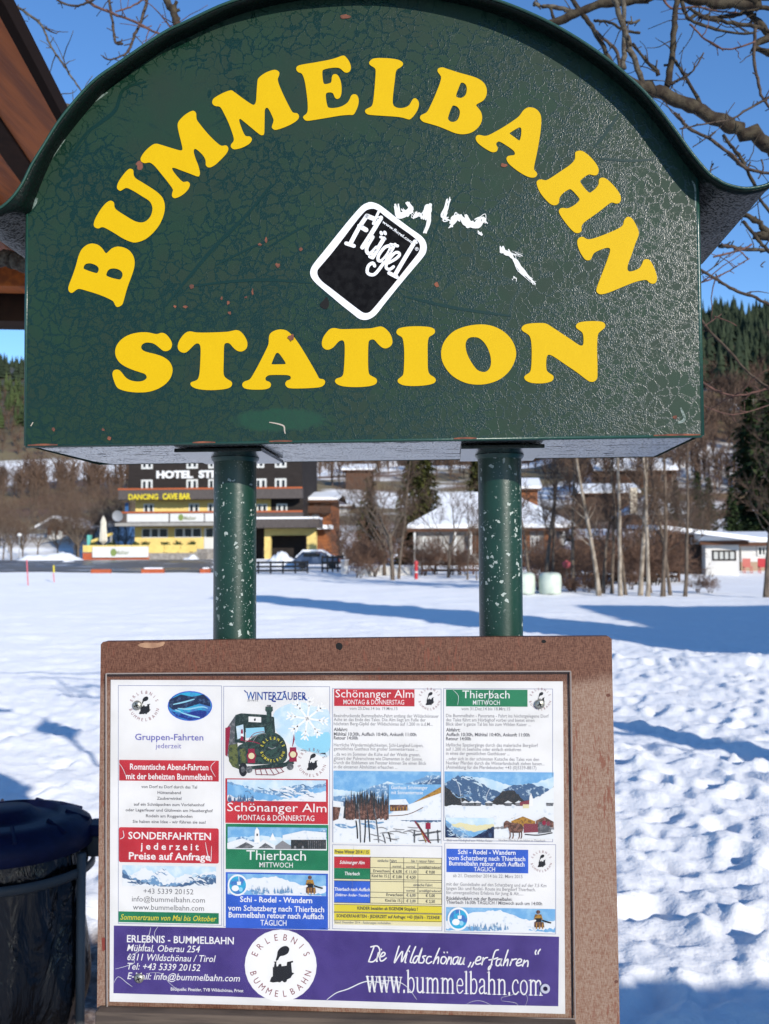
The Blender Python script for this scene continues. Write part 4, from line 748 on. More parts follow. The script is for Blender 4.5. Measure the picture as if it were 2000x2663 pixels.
# ---------- purple strip
s = PR(); s.shape([[(296,2407),(600,2413),(900,2421),(1200,2428),(1454,2436),(1452,2617),(1200,2612),(800,2600),(600,2592),(295,2583)]], 'purple', 1); strip_o = s.done('banner', sheet)
t = PR()
for tx, x, y, h, w, bo, sh in [('ERLEBNIS - BUMMELBAHN',330,2450,18,278,.022,0),('Mühltal, Oberau 254',330,2473,17,190,.006,.22),('6311 Wildschönau / Tirol',331,2497,17,230,.006,.22),('Tel: +43 5339 20152',331,2521,17,190,.006,.22),('E-Mail: info@bummelbahn.com',331,2546,17,293,.006,.22),('Bildquelle: Pineider, TVB Wildschönau, Privat',444,2576,8,189,.006,0)]: t.text(tx, x, y, h, 'white', 2.2, w, 'L', bo, sh)
Q = zf(940, 2380, 3.194)
HW = [[(105,262),(82,325),(60,385)],[(60,386),(100,385),(140,340),(152,290),(130,256),(78,264)],[(141,312),(125,380),(132,382)],[(164,283),(166,287)],[(152,348),(185,338),(197,318),(178,310),(155,345),(158,378),(180,377),(206,356)],
[(312,258),(290,330),(273,397),(310,340),(342,300),(332,390),(370,320),(402,256)],[(378,320),(362,385),(368,394)],[(396,298),(398,302)],[(450,262),(425,320),(405,385),(420,394)],[(478,342),(450,342),(428,380),(444,398),(470,360),(505,272),(480,360),(476,394)],[(534,338),(508,345),(522,368),(510,395),(482,395)],[(580,346),(554,346),(538,384),(555,402),(584,386)],[(648,275),(620,340),(597,402)],[(608,375),(638,345),(640,375),(634,402)],[(692,344),(668,352),(660,392),(684,402),(706,366),(690,345)],[(686,308),(688,312)],[(712,307),(714,311)],[(728,346),(706,406)],[(714,382),(744,348),(746,380),(742,408)],[(798,346),(768,358),(760,402),(784,402),(808,352)],[(808,350),(800,385),(804,408)],[(826,352),(812,400),(834,405),(856,356)],[(856,354),(846,400),(852,408)],
[(908,392),(898,415),(888,430)],[(934,392),(924,415),(914,430)],[(948,382),(985,370),(990,348),(968,348),(947,384),(957,408),(990,400)],[(1012,352),(1000,412)],[(1004,388),(1026,358),(1048,352)],[(1138,288),(1110,300),(1088,370),(1072,435),(1056,455),(1058,432),(1084,412)],[(1060,372),(1095,366),(1132,354)],[(1154,364),(1126,374),(1120,415),(1144,416),(1166,366)],[(1166,364),(1156,400),(1162,420)],[(1218,290),(1198,350),(1178,418)],[(1190,392),(1216,364),(1216,392),(1210,420)],[(1252,366),(1234,418)],[(1240,392),(1260,370),(1288,364)],[(1290,400),(1322,390),(1330,370),(1308,366),(1287,398),(1297,421),(1330,412)],[(1354,374),(1338,424)],[(1345,402),(1378,376),(1384,400),(1380,426)],[(1452,292),(1444,310),(1448,326)],[(1486,284),(1470,305),(1468,322)]]
for l in HW: t.pen(Q(l), 3.6, 'white', 2.2)
# tall serif lettering, drawn stem by stem (x 0..1 per letter, y up)
SER = {
 'w': (.80, [([(.08,1),(.25,0)],.15),([(.25,0),(.40,.95)],.07),([(.40,1),(.57,0)],.15),([(.57,0),(.73,1)],.07),([(0,1),(.2,1)],.06),([(.32,1),(.5,1)],.06),([(.63,1),(.8,1)],.06)]),
 '.': (.26, [([(.13,.0),(.13,.13)],.14)]),
 'b': (.62, [([(.14,1.48),(.14,0)],.13),([(.03,1.44),(.14,1.48)],.06),([(.14,.8),(.3,.98),(.46,.9),(.53,.5),(.46,.1),(.3,.01),(.14,.12)],.10)]),
 'u': (.68, [([(.14,1),(.14,.3),(.2,.06),(.34,.02),(.48,.16)],.12),([(.50,1),(.50,0)],.13),([(.02,1),(.14,1)],.06),([(.38,1),(.5,1)],.06),([(.50,.03),(.62,.03)],.06)]),
 'm': (1.0, [([(.14,1),(.14,0)],.13),([(.02,.97),(.14,1)],.06),([(.14,.78),(.28,.97),(.42,.92),(.47,.7),(.47,0)],.12),([(.47,.78),(.62,.97),(.75,.92),(.80,.7),(.80,0)],.12),([(.03,0),(.26,0)],.06),([(.36,0),(.58,0)],.06),([(.69,0),(.92,0)],.06)]),
 'e': (.56, [([(.10,.55),(.46,.55),(.42,.88),(.28,.98),(.13,.80),(.09,.45),(.15,.12),(.30,.02),(.48,.2)],.09),([(.11,.3),(.10,.7)],.10)]),
 'l': (.32, [([(.15,1.48),(.15,0)],.13),([(.03,1.44),(.15,1.48)],.06),([(.03,0),(.28,0)],.06)]),
 'a': (.58, [([(.10,.78),(.16,.95),(.30,.98),(.40,.85),(.41,.5),(.41,.12),(.46,.03),(.56,.08)],.11),([(.41,.58),(.16,.42),(.08,.22),(.16,.03),(.30,.06),(.41,.2)],.10)]),
 'h': (.68, [([(.14,1.48),(.14,0)],.13),([(.02,1.44),(.14,1.48)],.06),([(.14,.78),(.30,.97),(.45,.92),(.50,.7),(.50,0)],.12),([(.03,0),(.26,0)],.06),([(.39,0),(.62,0)],.06)]),
 'n': (.68, [([(.14,1),(.14,0)],.13),([(.02,.97),(.14,1)],.06),([(.14,.78),(.30,.97),(.45,.92),(.50,.7),(.50,0)],.12),([(.03,0),(.26,0)],.06),([(.39,0),(.62,0)],.06)]),
 'c': (.54, [([(.45,.78),(.40,.94),(.28,.98),(.14,.80),(.09,.48),(.15,.14),(.30,.02),(.47,.2)],.10)]),
 'o': (.62, [([(.30,.98),(.46,.84),(.52,.5),(.46,.16),(.30,.02),(.14,.16),(.08,.5),(.14,.84),(.30,.98)],.10)]),
}
word = 'www.bummelbahn.com'; tot = sum(SER[c][0] for c in word); xa, xb, ya, yb = 952, 1414, 2578.5, 2588.5; pen_x = 0
for c in word:
    adv, strokes = SER[c]
    for pts, w in strokes:
        pp = []
        for u, v in pts:
            f = (pen_x + u) / tot; pp.append((xa + (xb - xa) * f, ya + (yb - ya) * f - v * 39))
        t.pen(pp, w * (xb - xa) / tot * .82, 'white', 2.2)
    pen_x += adv
t.done('lettering', strip_o)
EB = emblem('emblem', 730, 2511, 78, strip_o, 2.5, 'white', 'maroon')
# scuffs: torn film and glue lines
s = PR()
for l, w in [([(960,2560),(980,2552),(1030,2552),(1060,2568),(1084,2600)],3.5),([(850,2600),(875,2582),(905,2572),(940,2556),(965,2552),(1010,2560)],6),([(1212,2612),(1230,2604),(1250,2603),(1270,2610),(1280,2616)],1.6),([(1304,2602),(1306,2594),(1330,2588),(1355,2580),(1372,2594),(1366,2616)],1.6),([(1305,2603),(1340,2608),(1348,2618)],1.6),([(392,2412),(388,2430),(380,2446),(365,2470),(340,2486)],3),([(411,2410),(402,2425),(404,2445)],2),([(300,2520),(330,2512),(350,2502),(336,2480)],2.5),([(296,2556),(308,2540),(330,2556),(344,2566)],2.5),([(390,2530),(420,2532),(440,2556),(464,2575)],2),([(310,1985),(320,2000),(328,2020)],2.5),([(560,1980),(548,1996),(560,2020)],3),([(320,2160),(322,2176),(312,2182)],4),([(534,2190),(540,2222),(548,2240),(550,2200)],4),([(1178,1794),(1192,1810),(1190,1834)],2.2),([(1284,1794),(1270,1820),(1264,1836)],2.2),([(1180,2020),(1194,2046),(1200,2088)],2.4),([(1276,2046),(1264,2074),(1270,2090)],2.4),([(900,2060),(918,2080),(932,2096)],2.2),([(1098,2052),(1112,2040),(1124,2022)],2.4),([(920,2200),(915,2260),(918,2320)],1)]:
    s.pen(l, w * .5, 'snow' if w > 1.7 or l[0][1] > 2400 else 'pale', 5.5, True)
s.done('film_scuff', sheet)
# clear cover: thin sheet, its bright edges and its screws
def covermat():
    m = bpy.data.materials.new('clear_cover'); m.use_nodes = True; n = m.node_tree.nodes; l = m.node_tree.links; n.clear()
    o = n.new('ShaderNodeOutputMaterial'); mx = n.new('ShaderNodeMixShader'); tr = n.new('ShaderNodeBsdfTransparent'); gl = n.new('ShaderNodeBsdfGlossy'); fr = n.new('ShaderNodeFresnel'); fr.inputs['IOR'].default_value = 1.35
    gl.inputs['Roughness'].default_value = .08; tc = n.new('ShaderNodeTexCoord'); no = n.new('ShaderNodeTexNoise'); no.inputs['Scale'].default_value = 12; bp = n.new('ShaderNodeBump'); bp.inputs['Strength'].default_value = .2; bp.inputs['Distance'].default_value = .002
    l.new(tc.outputs['Object'], no.inputs['Vector']); l.new(no.outputs['Fac'], bp.inputs['Height']); l.new(bp.outputs[0], gl.inputs['Normal'])
    l.new(fr.outputs[0], mx.inputs[0]); l.new(tr.outputs[0], mx.inputs[1]); l.new(gl.outputs[0], mx.inputs[2]); l.new(mx.outputs[0], o.inputs[0]); return m
YC = YP - .0026
CV = [(276,1752),(880,1748),(1484,1746),(1488,2000),(1496,2650),(900,2644),(279,2634),(276,2200)]
cover = empty('cover', (0, 0, 0)); bpy.data.objects.remove(cover)
m = MB(); m.add([P(x, y, YC) for x, y in CV], [tuple(range(len(CV)))[::-1]]); cover = m.build('clear_cover', covermat(), poster)
em = mat('cover_edge', (.23, .19, .17), .25, .6); ed = mat('cover_gap', (.03, .018, .016), .6)
for a, b_ in ((0, 2), (2, 4), (4, 6), (6, 0)):
    ps = [CV[a], CV[a+1], CV[(b_) % 8]]
    m = MB(); m.tube([P(x, y, YC) for x, y in ps], .0011, 6); m.build('cover_edge', em, cover)
m = MB(); m.tube([P(x, y, YB - .0008) for x, y in [(279,1757),(880,1753),(1480,1751),(1483,2000),(1490,2640)]], .0013, 5); m.build('cover_gap', ed, cover)
for x, y in ((357,1834), (1404,1831), (362,2544)):
    c = P(x, y, YC); m = MB()
    for r0, yy in ((.0066, 0), (.0064, -.0012), (.0045, -.0028), (.0012, -.0034)):
        for k in range(18): m.v.append((c.x + r0*math.cos(k*math.pi/9), c.y + yy, c.z + r0*math.sin(k*math.pi/9)))
    for i in range(3):
        for k in range(18): m.f.append((i*18+k, i*18+(k+1) % 18, (i+1)*18+(k+1) % 18, (i+1)*18+k)); m.m.append(0)
    m.f.append(tuple(range(54, 72))); m.m.append(0)
    for an in (.4, .4 + math.pi / 2):
        dx, dz = .0036*math.cos(an), .0036*math.sin(an); ex, ez = -.0007*math.sin(an), .0007*math.cos(an)
        m.add([(c.x-dx-ex, c.y-.0037, c.z-dz-ez), (c.x+dx-ex, c.y-.0037, c.z+dz-ez), (c.x+dx+ex, c.y-.0037, c.z+dz+ez), (c.x-dx+ex, c.y-.0037, c.z-dz+ez)], [(0, 1, 2, 3)], 1)
    m.build('screw', [M['screw'], M['hole']], poster, True)
m = MB(); c = P(1418, 2571, YC); N_ = 20
for r0, yy in ((.0064, 0), (.0062, -.001), (.0032, -.001), (.0030, .0)):
    for k in range(N_): m.v.append((c.x + r0*math.cos(2*math.pi*k/N_), c.y + yy, c.z + r0*math.sin(2*math.pi*k/N_)))
for i in range(3):
    for k in range(N_): m.f.append((i*N_+k, i*N_+(k+1) % N_, (i+1)*N_+(k+1) % N_, (i+1)*N_+k)); m.m.append(0)
m.f.append(tuple(range(3*N_, 4*N_))); m.m.append(1)
m.build('washer', [mat('washer', (.35, .35, .42), .4), mat('screw_hole', (.02, .015, .05), .8)], poster)
# ================================================================== terrain
def sst(a, b, x): t = np.clip((x - a) / (b - a), 0, 1); return t * t * (3 - 2 * t)
def vnoise(x, y, seed=0):
    xi = np.floor(x).astype(np.int64); yi = np.floor(y).astype(np.int64); fx = x - xi; fy = y - yi
    fx = fx*fx*fx*(fx*(fx*6-15)+10); fy = fy*fy*fy*(fy*(fy*6-15)+10)
    def h(i, j):
        n = (i * 374761393 + j * 668265263 + seed * 1274126177) & 0x7fffffff
        n = ((n ^ (n >> 13)) * 1103515245) & 0x7fffffff
        n = ((n ^ (n >> 16)) * 668265263) & 0x7fffffff
        return (n & 0xffff) / 65535.0
    return (h(xi, yi)*(1-fx) + h(xi+1, yi)*fx)*(1-fy) + (h(xi, yi+1)*(1-fx) + h(xi+1, yi+1)*fx)*fy
def fbm(x, y, seed=0, o=4):
    s = 0; a = .5
    for k in range(o): s = s + a * (vnoise(x, y, seed + k) - .5) * 2; x = x * 2.03 + 7.1; y = y * 2.03 - 3.3; a *= .5
    return s
def T0(x, y):
    x = np.asarray(x, float); y = np.asarray(y, float)
    a = x / np.maximum(y, 20.0); wr = sst(.06, .24, a)
    hl = np.maximum(0, np.minimum(y, 900) - 140) * .165 + np.maximum(0, np.minimum(y, 1100) - 430) * .13
    hr = np.maximum(0, np.minimum(y, 560) - 112) * .12 + np.maximum(0, np.minimum(y, 560) - 200) * .205
    hr = hr + np.maximum(0, np.minimum(y, 1500) - 560) * .05
    z = sst(50, 112, y) * 1.25 + hl * (1 - wr) + hr * wr
    far = sst(130, 400, y)
    z = z + far * 9 * fbm(x / 90, y / 90, 5, 3) + sst(500, 1000, y) * 36 * fbm(x / 240, y / 240, 9, 4)
    z = z + sst(18, 40, y) * (1 - sst(80, 120, y)) * .12 * fbm(x / 7, y / 7, 3, 2)
    return z
def T(x, y): return float(T0(x, y))
rs = np.random.RandomState(5)
ang = np.concatenate([np.linspace(-180, -34, 50)[:-1], np.linspace(-34, 30, 520), np.linspace(30, 180, 52)[1:-1]])
rad = np.concatenate([[.25, .6], .9 * np.power(3600 / .9, np.linspace(0, 1, 900))])
A_, Rr_ = np.meshgrid(np.radians(ang), rad)
GX = EYE.x + Rr_ * np.sin(A_); GY = EYE.y + Rr_ * np.cos(A_)
GZ = T0(GX, GY)
near = (1 - .8 * sst(9, 30, Rr_)) * (1 - sst(30, 60, Rr_)); mid = (1 - sst(30, 70, Rr_))
rough = .8 + .2 * sst(-1.5, .6, GX - .0 * GY)                       # the trampled side is to the right
GZ = GZ + near * rough * (.040 * fbm(GX / .34, GY / .23, 21, 4) + .044 * fbm(GX / .15, GY / .11, 31, 3)) + (1 - sst(50, 85, Rr_)) * sst(6, 16, Rr_) * (.06 * fbm(GX / 1.5, GY / 1.1, 41, 3) + .035 * fbm(GX / .6, GY / .5, 47, 2) * (1 - .75 * sst(1.0, 4.0, GX) * sst(13.5, 15.5, GY)))
px_ = rs.uniform(-5, 9, 1100); py_ = rs.uniform(1.5, 15.5, 1100)
for i in range(1100):                                                   # footprints: pits with a low rim
    fx, fy = px_[i], py_[i]; an = rs.uniform(-.9, .9); ca, sa = math.cos(an), math.sin(an)
    if rs.rand() > (.6 if fx < -1 else 1): continue
    m_ = (np.abs(GX - fx) < .45) & (np.abs(GY - fy) < .45)
    dx = GX[m_] - fx; dy = GY[m_] - fy; u = (dx*ca + dy*sa) / .07; v = (-dx*sa + dy*ca) / .125
    d2 = u*u + v*v; dep = rs.uniform(.02, .06)
    GZ[m_] += -dep * np.exp(-d2) + dep * .45 * np.exp(-((np.sqrt(d2) - 1.7) ** 2) / .35)
# ploughed-up rim of the trampled area, about 14 m out on the right
GZ += .10 * np.exp(-((GY - 13.4 - .25 * fbm(GX / 2, GY * 0, 51)) / .8) ** 2) * sst(1.0, 3.0, GX) * (1 + .9 * fbm(GX / .5, GY / .5, 61, 3))
nr, nc = GX.shape
me = bpy.data.meshes.new('ground'); me.vertices.add(nr * nc)
me.vertices.foreach_set('co', np.stack([GX, GY, GZ], -1).astype(np.float32).ravel())
i0 = (np.arange(nr - 1)[:, None] * nc + np.arange(nc)[None, :]); j0 = (np.arange(nr - 1)[:, None] * nc + (np.arange(nc)[None, :] + 1) % nc)
q = np.stack([i0, j0, j0 + nc, i0 + nc], -1).reshape(-1, 4)[:, ::-1]
me.loops.add(q.size); me.loops.foreach_set('vertex_index', q.ravel().astype(np.int32)); me.polygons.add(len(q))
me.polygons.foreach_set('loop_start', np.arange(0, q.size, 4, dtype=np.int32)); me.polygons.foreach_set('loop_total', np.full(len(q), 4, np.int32))
me.polygons.foreach_set('use_smooth', np.ones(len(q), bool)); me.update(calc_edges=True); me.validate()
def groundmat():
    m = mat('snow_ground', (.86, .87, .89), .55, .35); t = NT(m); co = t.coord()
    x, y, z = t.sep(co)
    # hills: brown copses, grass showing through, snow fields
    far = t.ramp(y, 128, 175)
    n1 = t.noise(t.coord((.012, .022, .03)), 1.0, 6, .62); n2 = t.noise(t.coord((.05, .05, .05)), 1.0, 4); n3 = t.noise(t.coord((.006, .012, .02)), 1.0, 3)
    woods = t.mix(n2, (.10, .055, .036), (.15, .088, .055)); grass = t.mix(n2, (.13, .125, .05), (.17, .12, .07))
    brown = t.mix(t.ramp(n2, .35, .6), woods, grass)
    f = t.ramp(t.math('ADD', n1, t.math('ADD', t.math('MULTIPLY', t.ramp(y, 380, 520), -.16), t.math('ADD', t.math('MULTIPLY', t.ramp(x, 20, 70), -.05), t.math('MULTIPLY', t.math('MULTIPLY', t.ramp(y, 262, 290), t.ramp(y, 410, 440, 1, 0)), t.ramp(x, -20, -60, 0, .13))))), .47, .55)
    hill = t.mix(f, brown, (.80, .81, .83))
    frst = t.ramp(y, 430, 520); hill = t.mix(t.math('MULTIPLY', frst, .93), hill, t.mix(t.ramp(n2, .3, .7), (.055, .045, .034), (.04, .05, .026)))
    base = t.mix(t.noise(co, 2.2, 3), (.74, .75, .775), (.77, .775, .79))
    col = t.mix(far, base, hill)
    # leaf litter showing beside the posts and under the trees
    ex = t.math('POWER', t.math('DIVIDE', t.math('ADD', x, 1.1), 1.1), 2.0); ey = t.math('POWER', t.math('DIVIDE', t.math('SUBTRACT', y, 2.1), 1.2), 2.0)
    d = t.math('ADD', t.math('ADD', ex, ey), t.math('MULTIPLY', t.noise(co, 3.5, 5), 1.6))
    lit = t.ramp(d, 1.25, 1.55, 1, 0); col = t.mix(lit, col, t.mix(t.ramp(t.noise(co, 40, 3), .4, .6), (.10, .07, .055), (.22, .17, .14)))
    crumbs = t.math('MULTIPLY', t.ramp(t.voro(co, 5.5, 'F1'), .03, .05, 1, 0), t.ramp(t.noise(co, 1.1, 2), .62, .66)); col = t.mix(t.math('MULTIPLY', crumbs, .8), col, (.06, .045, .035))
    nb = t.bump(t.noise(co, 38, 4), .5, .012); nb = t.bump(t.noise(co, 9, 3), .4, .03, nb)
    t.out(col, .6, nb); t.b.inputs['Diffuse Roughness'].default_value = .35; return m
me.materials.append(groundmat()); ground = bpy.data.objects.new('ground', me); link(ground); ground['kind'] = 'structure'
# ================================================================== roads and plants
M['bark'] = noisy('grey_bark', (.16,.125,.095), (.085,.065,.05), 9, .85, .004, 30, .2, (1, 1, .35))
M['bark_pale'] = noisy('pale_bark', (.36,.31,.25), (.17,.135,.10), 5, .85, .003, 30, .2, (1, 1, .5))
M['bark_dark'] = noisy('dark_bark', (.055,.040,.030), (.03,.023,.018), 8, .9)
M['twig'] = noisy('twig', (.115,.075,.052), (.075,.05,.036), 2, .85)
M['twig_red'] = noisy('reddish_twig', (.15,.085,.055), (.09,.055,.04), 2, .85)
M['needle'] = noisy('spruce_needles', (.042,.062,.022), (.022,.038,.015), .9, .8, 0, None, .15)
M['needle_olive'] = noisy('olive_foliage', (.070,.070,.018), (.040,.046,.014), .9, .8, 0, None, .15)
M['needle_far'] = noisy('far_needles', (.034,.046,.026), (.020,.030,.018), .05, .85, 0, None, .1)
M['needle_far2'] = noisy('far_green_needles', (.060,.080,.028), (.035,.05,.022), .05, .85, 0, None, .1)
M['twig_far'] = noisy('far_twigs', (.125,.080,.056), (.085,.055,.042), .05, .9)
M['shrub'] = noisy('shrub_leaves', (.06,.09,.03), (.03,.05,.02), 3, .8)
def rv(r, s=1.0): return Vector((r.uniform(-s, s), r.uniform(-s, s), r.uniform(-s, s)))
TWR = .011
def limb(mb, r, p, d, L, rad, depth, twigs, n=5, up=.25, wob=.22, kids=4, mi=0, shrink=.55):
    """a wavering branch with side branches; thin ones go to the twig mesh"""
    k = max(3, int(L / .35)) if depth > 0 else 3
    k = min(k, 7); pts = [p.copy()]; dirs = [d.normalized()]
    for i in range(k):
        d = (d + rv(r, wob) + Vector((0, 0, up * .25))).normalized(); p = p + d * (L / k); pts.append(p.copy()); dirs.append(d.copy())
    rr = [rad * (1 - .72 * i / k) for i in range(k + 1)]
    tgt = mb if rad > .02 else twigs
    tgt.tube(pts, rr, n if rad > .03 else 3, mi if tgt is mb else 0, cap=False)
    if depth <= 0: return
    for c in range(kids + r.randint(0, 1)):
        f = r.uniform(.25, 1.0); i = min(int(f * k), k - 1); q = pts[i].lerp(pts[i+1], f * k - i)
        side = dirs[i].cross(rv(r)).normalized(); dd = (dirs[i] * r.uniform(.5, 1.0) + side * r.uniform(.6, 1.1) + Vector((0, 0, up))).normalized()
        limb(mb, r, q, dd, L * shrink * r.uniform(.7, 1.2), max(rr[i] * .5, TWR), depth - 1, twigs, n, up, wob, kids, mi, shrink)
def alder(seed, h, rad, lean=0.0, kids=26):
    r = random.Random(seed); tr, tw = MB(), MB(); k = 12; pts = [Vector((0, 0, -.15))]; d = Vector((lean, r.uniform(-.05, .05), 1)).normalized()
    for i in range(k): d = (d + rv(r, .055) + Vector((0, 0, .03))).normalized(); pts.append(pts[-1] + d * (h / k))
    rr = [rad * (1 - .85 * (i / k) ** 1.1) + .006 for i in range(k + 1)]; rr[0] *= 1.3
    tr.tube(pts, rr, 7)
    for c in range(kids):
        f = r.uniform(.22, 1.0); i = min(int(f * k), k - 1); q = pts[i].lerp(pts[i+1], f * k - i)
        a = r.uniform(0, 6.28); dd = Vector((math.cos(a), math.sin(a), r.uniform(.35, 1.2)))
        limb(tr, r, q, dd, r.uniform(.6, 1.5) * (1.25 - f * .6) * h / 9, max(rr[i] * .32, .008), 2, tw, 4, .3, .2, 5)
    return tr, tw
def broad(seed, h, rad, spread=.5, stems=1, kids=5):
    r = random.Random(seed); tr, tw = MB(), MB()
    for s_ in range(stems):
        base = Vector((r.uniform(-.25, .25), r.uniform(-.25, .25), -.15)) if stems > 1 else Vector((0, 0, -.15))
        d = Vector((r.uniform(-.4, .4), r.uniform(-.4, .4), 1)) if stems > 1 else Vector((r.uniform(-.08, .08), r.uniform(-.08, .08), 1))
        p = base; hh = h * (.35 if stems == 1 else .2); q = p + d.normalized() * hh
        tr.tube([p, p.lerp(q, .5) + rv(r, .04 * h / 8), q], [rad * 1.25, rad, rad * .85], 7)
        for c in range(5 if stems == 1 else 3):
            a = r.uniform(0, 6.28); dd = Vector((math.cos(a) * spread, math.sin(a) * spread, r.uniform(.6, 1.2)))
            limb(tr, r, q - d.normalized() * r.uniform(0, hh * .4), dd, h * r.uniform(.4, .6), rad * .55, 3, tw, 5, .22, .24, kids)
    return tr, tw
def spruce(seed, h, w, dens=1.0):
    r = random.Random(seed); tr, nd = MB(), MB(); tr.tube([(0, 0, -.2), (0, 0, h * .5), (0, 0, h)], [h * .014, h * .009, .01], 6)
    nz = int(34 * dens)
    for i in range(nz):
        f = i / nz; z = h * (.05 + .94 * f); L = w * (1 - f) ** .85 * r.uniform(.75, 1.1) + .12
        for b in range(9 if f < .8 else 6):
            a = r.uniform(0, 6.28); dr = -.25 - .35 * (1 - f) + r.uniform(-.12, .2)
            ln = L * r.uniform(.6, 1.1); k = max(3, int(ln / .3))
            for j in range(k):
                t_ = (j + .6) / k; p = Vector((math.cos(a) * ln * t_, math.sin(a) * ln * t_, z + dr * ln * t_ * t_ + .12 * ln * t_))
                for q in range(3):
                    s = r.uniform(.24, .50) * (h / 14) ** .5; dv = Vector((math.cos(a) + r.uniform(-.9, .9), math.sin(a) + r.uniform(-.9, .9), r.uniform(-.9, .15))).normalized() * s * 1.5
                    sd = dv.cross(Vector((r.uniform(-.4, .4), r.uniform(-.4, .4), 1))).normalized() * s * .33; o = p + rv(r, .14)
                    nd.add([o - sd, o + dv * .5 - sd * .8, o + dv, o + dv * .5 + sd * .8, o + sd], [(0, 1, 2, 3, 4)])
    return tr, nd
_pro = {}
def proto(key, fn, trunk_m, crown_m, crown_name):
    if key not in _pro:
        tr, cr = fn(); me1 = MBmesh(tr, 'trunk', trunk_m); me2 = MBmesh(cr, crown_name, crown_m); _pro[key] = (me1, me2, crown_name)
    return _pro[key]
def MBmesh(mb, name, material):
    me = bpy.data.meshes.new(name); me.from_pydata(mb.v, [], mb.f); me.materials.append(material); me.update(); return me
def plant(name, pro, x, y, label, cat, group, scale=1.0, rz=0.0, z=None):
    """a plant = an Empty at its foot with copies of the trunk and the crown"""
    root = bpy.data.objects.new(name, None); COL.objects.link(root); root.location = (x, y, T(x, y) if z is None else z); root.rotation_euler = (0, 0, rz); root.scale = (scale,) * 3
    tag(root, label, cat, group); me1, me2, cn = pro
    for me, nm in ((me1, 'trunk'), (me2, cn)):
        o = bpy.data.objects.new(nm, me); COL.objects.link(o); o.parent = root
    return root
def ppos(px, Y): return wx(px, Y), Y
AL = [proto(('al', i), lambda i=i: alder(100 + i, [9.2, 8.6, 9.6, 8.2][i], [.085, .07, .10, .06][i], [.05, -.04, .02, .10][i], [30, 24, 34, 18][i]), M['bark'], M['twig'], 'crown') for i in range(4)]
ALP = [proto(('alp', i), lambda i=i: alder(140 + i, [9.0, 9.4][i], [.09, .075][i], [-.03, .03][i], 22), M['bark_pale'], M['twig'], 'crown') for i in range(2)]
BR = [proto(('br', i), lambda i=i: broad(200 + i, [9, 8, 10][i], [.13, .11, .15][i], [.6, .75, .5][i]), M['bark'], M['twig'], 'crown') for i in range(3)]
BU = [proto(('bu', i), lambda i=i: broad(230 + i, [3.2, 2.6, 3.6][i], .035, .9, 5, 4), M['bark_dark'], M['twig_red'], 'crown') for i in range(3)]
SP = [proto(('sp', i), lambda i=i: spruce(300 + i, [17, 14, 15][i], [3.6, 2.7, 2.4][i], [1.25, 1, 1][i]), M['bark_dark'], M['needle'], 'crown') for i in range(2)]
SO = [proto(('so', i), lambda i=i: spruce(340 + i, [11, 10][i], [2.5, 2.6][i], 1.1), M['bark_dark'], M['needle_olive'], 'crown') for i in range(2)]
rt = random.Random(77)
# trunks standing in the snow on the right, about 38 m off (photo x of the foot, kind, distance, size)
ROW = [(1378,AL[1],41,.9,0,'slender bare tree just right of the right sign post, behind the bales'),(1417,AL[2],44,1.0,1,'thick dark bare trunk rising behind the white round bale'),(1433,AL[3],44,1.0,0,'leaning dark bare tree forking away from the trunk behind the round bale'),(1491,AL[0],42,.95,2,'bare tree with a right-leaning trunk just right of the round bale'),(1556,ALP[0],38.5,1.0,0,'pale barked bare tree at the left end of the trunk row on the right'),(1566,AL[1],40,.9,3,'short dark bare tree beside the pale barked tree at the left of the row'),(1590,AL[0],40,.8,1,'thin grey bare tree between two pale barked trees in the row on the right'),(1612,ALP[1],38,1.05,2,'tall pale barked bare tree in the middle of the trunk row'),(1626,AL[1],39,.95,1,'thin bare tree close behind the tall pale barked one'),(1664,ALP[0],38.5,1.0,2.2,'pale grey bare tree with a cut orange stump face at its foot'),(1683,ALP[1],37.5,1.0,4.0,'pale bare tree leaning right, second of the close pair in the row'),(1692,AL[3],40,.85,2.5,'dark thin bare tree behind the close pale pair'),(1722,AL[0],38,1.0,.2,'brown bare tree leaning right, left of the white bungalow'),(1742,AL[1],38.5,.95,.5,'slim bare tree beside the brown leaning tree, left of the white bungalow'),(1779,AL[3],38,1.1,6.2,'strongly leaning single bare tree at the right end of the trunk row'),(1990,AL[2],36,1.0,1.5,'dark bare trunk at the right edge of the picture in front of the white bungalow')]
for i, (px, pr, Y, sc, rz, lb) in enumerate(ROW):
    x, y = ppos(px, Y - 1.25); plant('bare_tree', pr, x, y, lb, 'tree', 'bare trees standing in the snow on the right', sc, rz)
for px, Y, pr, sc, rz, lb in [(1021,58,BR[0],.95,.3,'forked bare tree leaning left, between the sign posts near the white garden wall'),(1036,60,AL[2],.9,1,'straight bare tree beside the forked one between the sign posts'),(1165,62,BR[1],.85,2,'bare tree with a bent trunk in front of the snowy hipped roof'),(1000,66,BR[2],.75,4,'bushy bare tree left of the forked tree, behind the garden wall'),(1215,58,AL[0],.6,1,'small bare tree in front of the red post and the hip roofed house'),(1240,57,AL[3],.55,3,'smallest bare sapling against the right sign post')]:
    x, y = ppos(px, Y); plant('bare_tree', pr, x, y, lb, 'tree', 'bare trees between the sign posts', sc, rz)
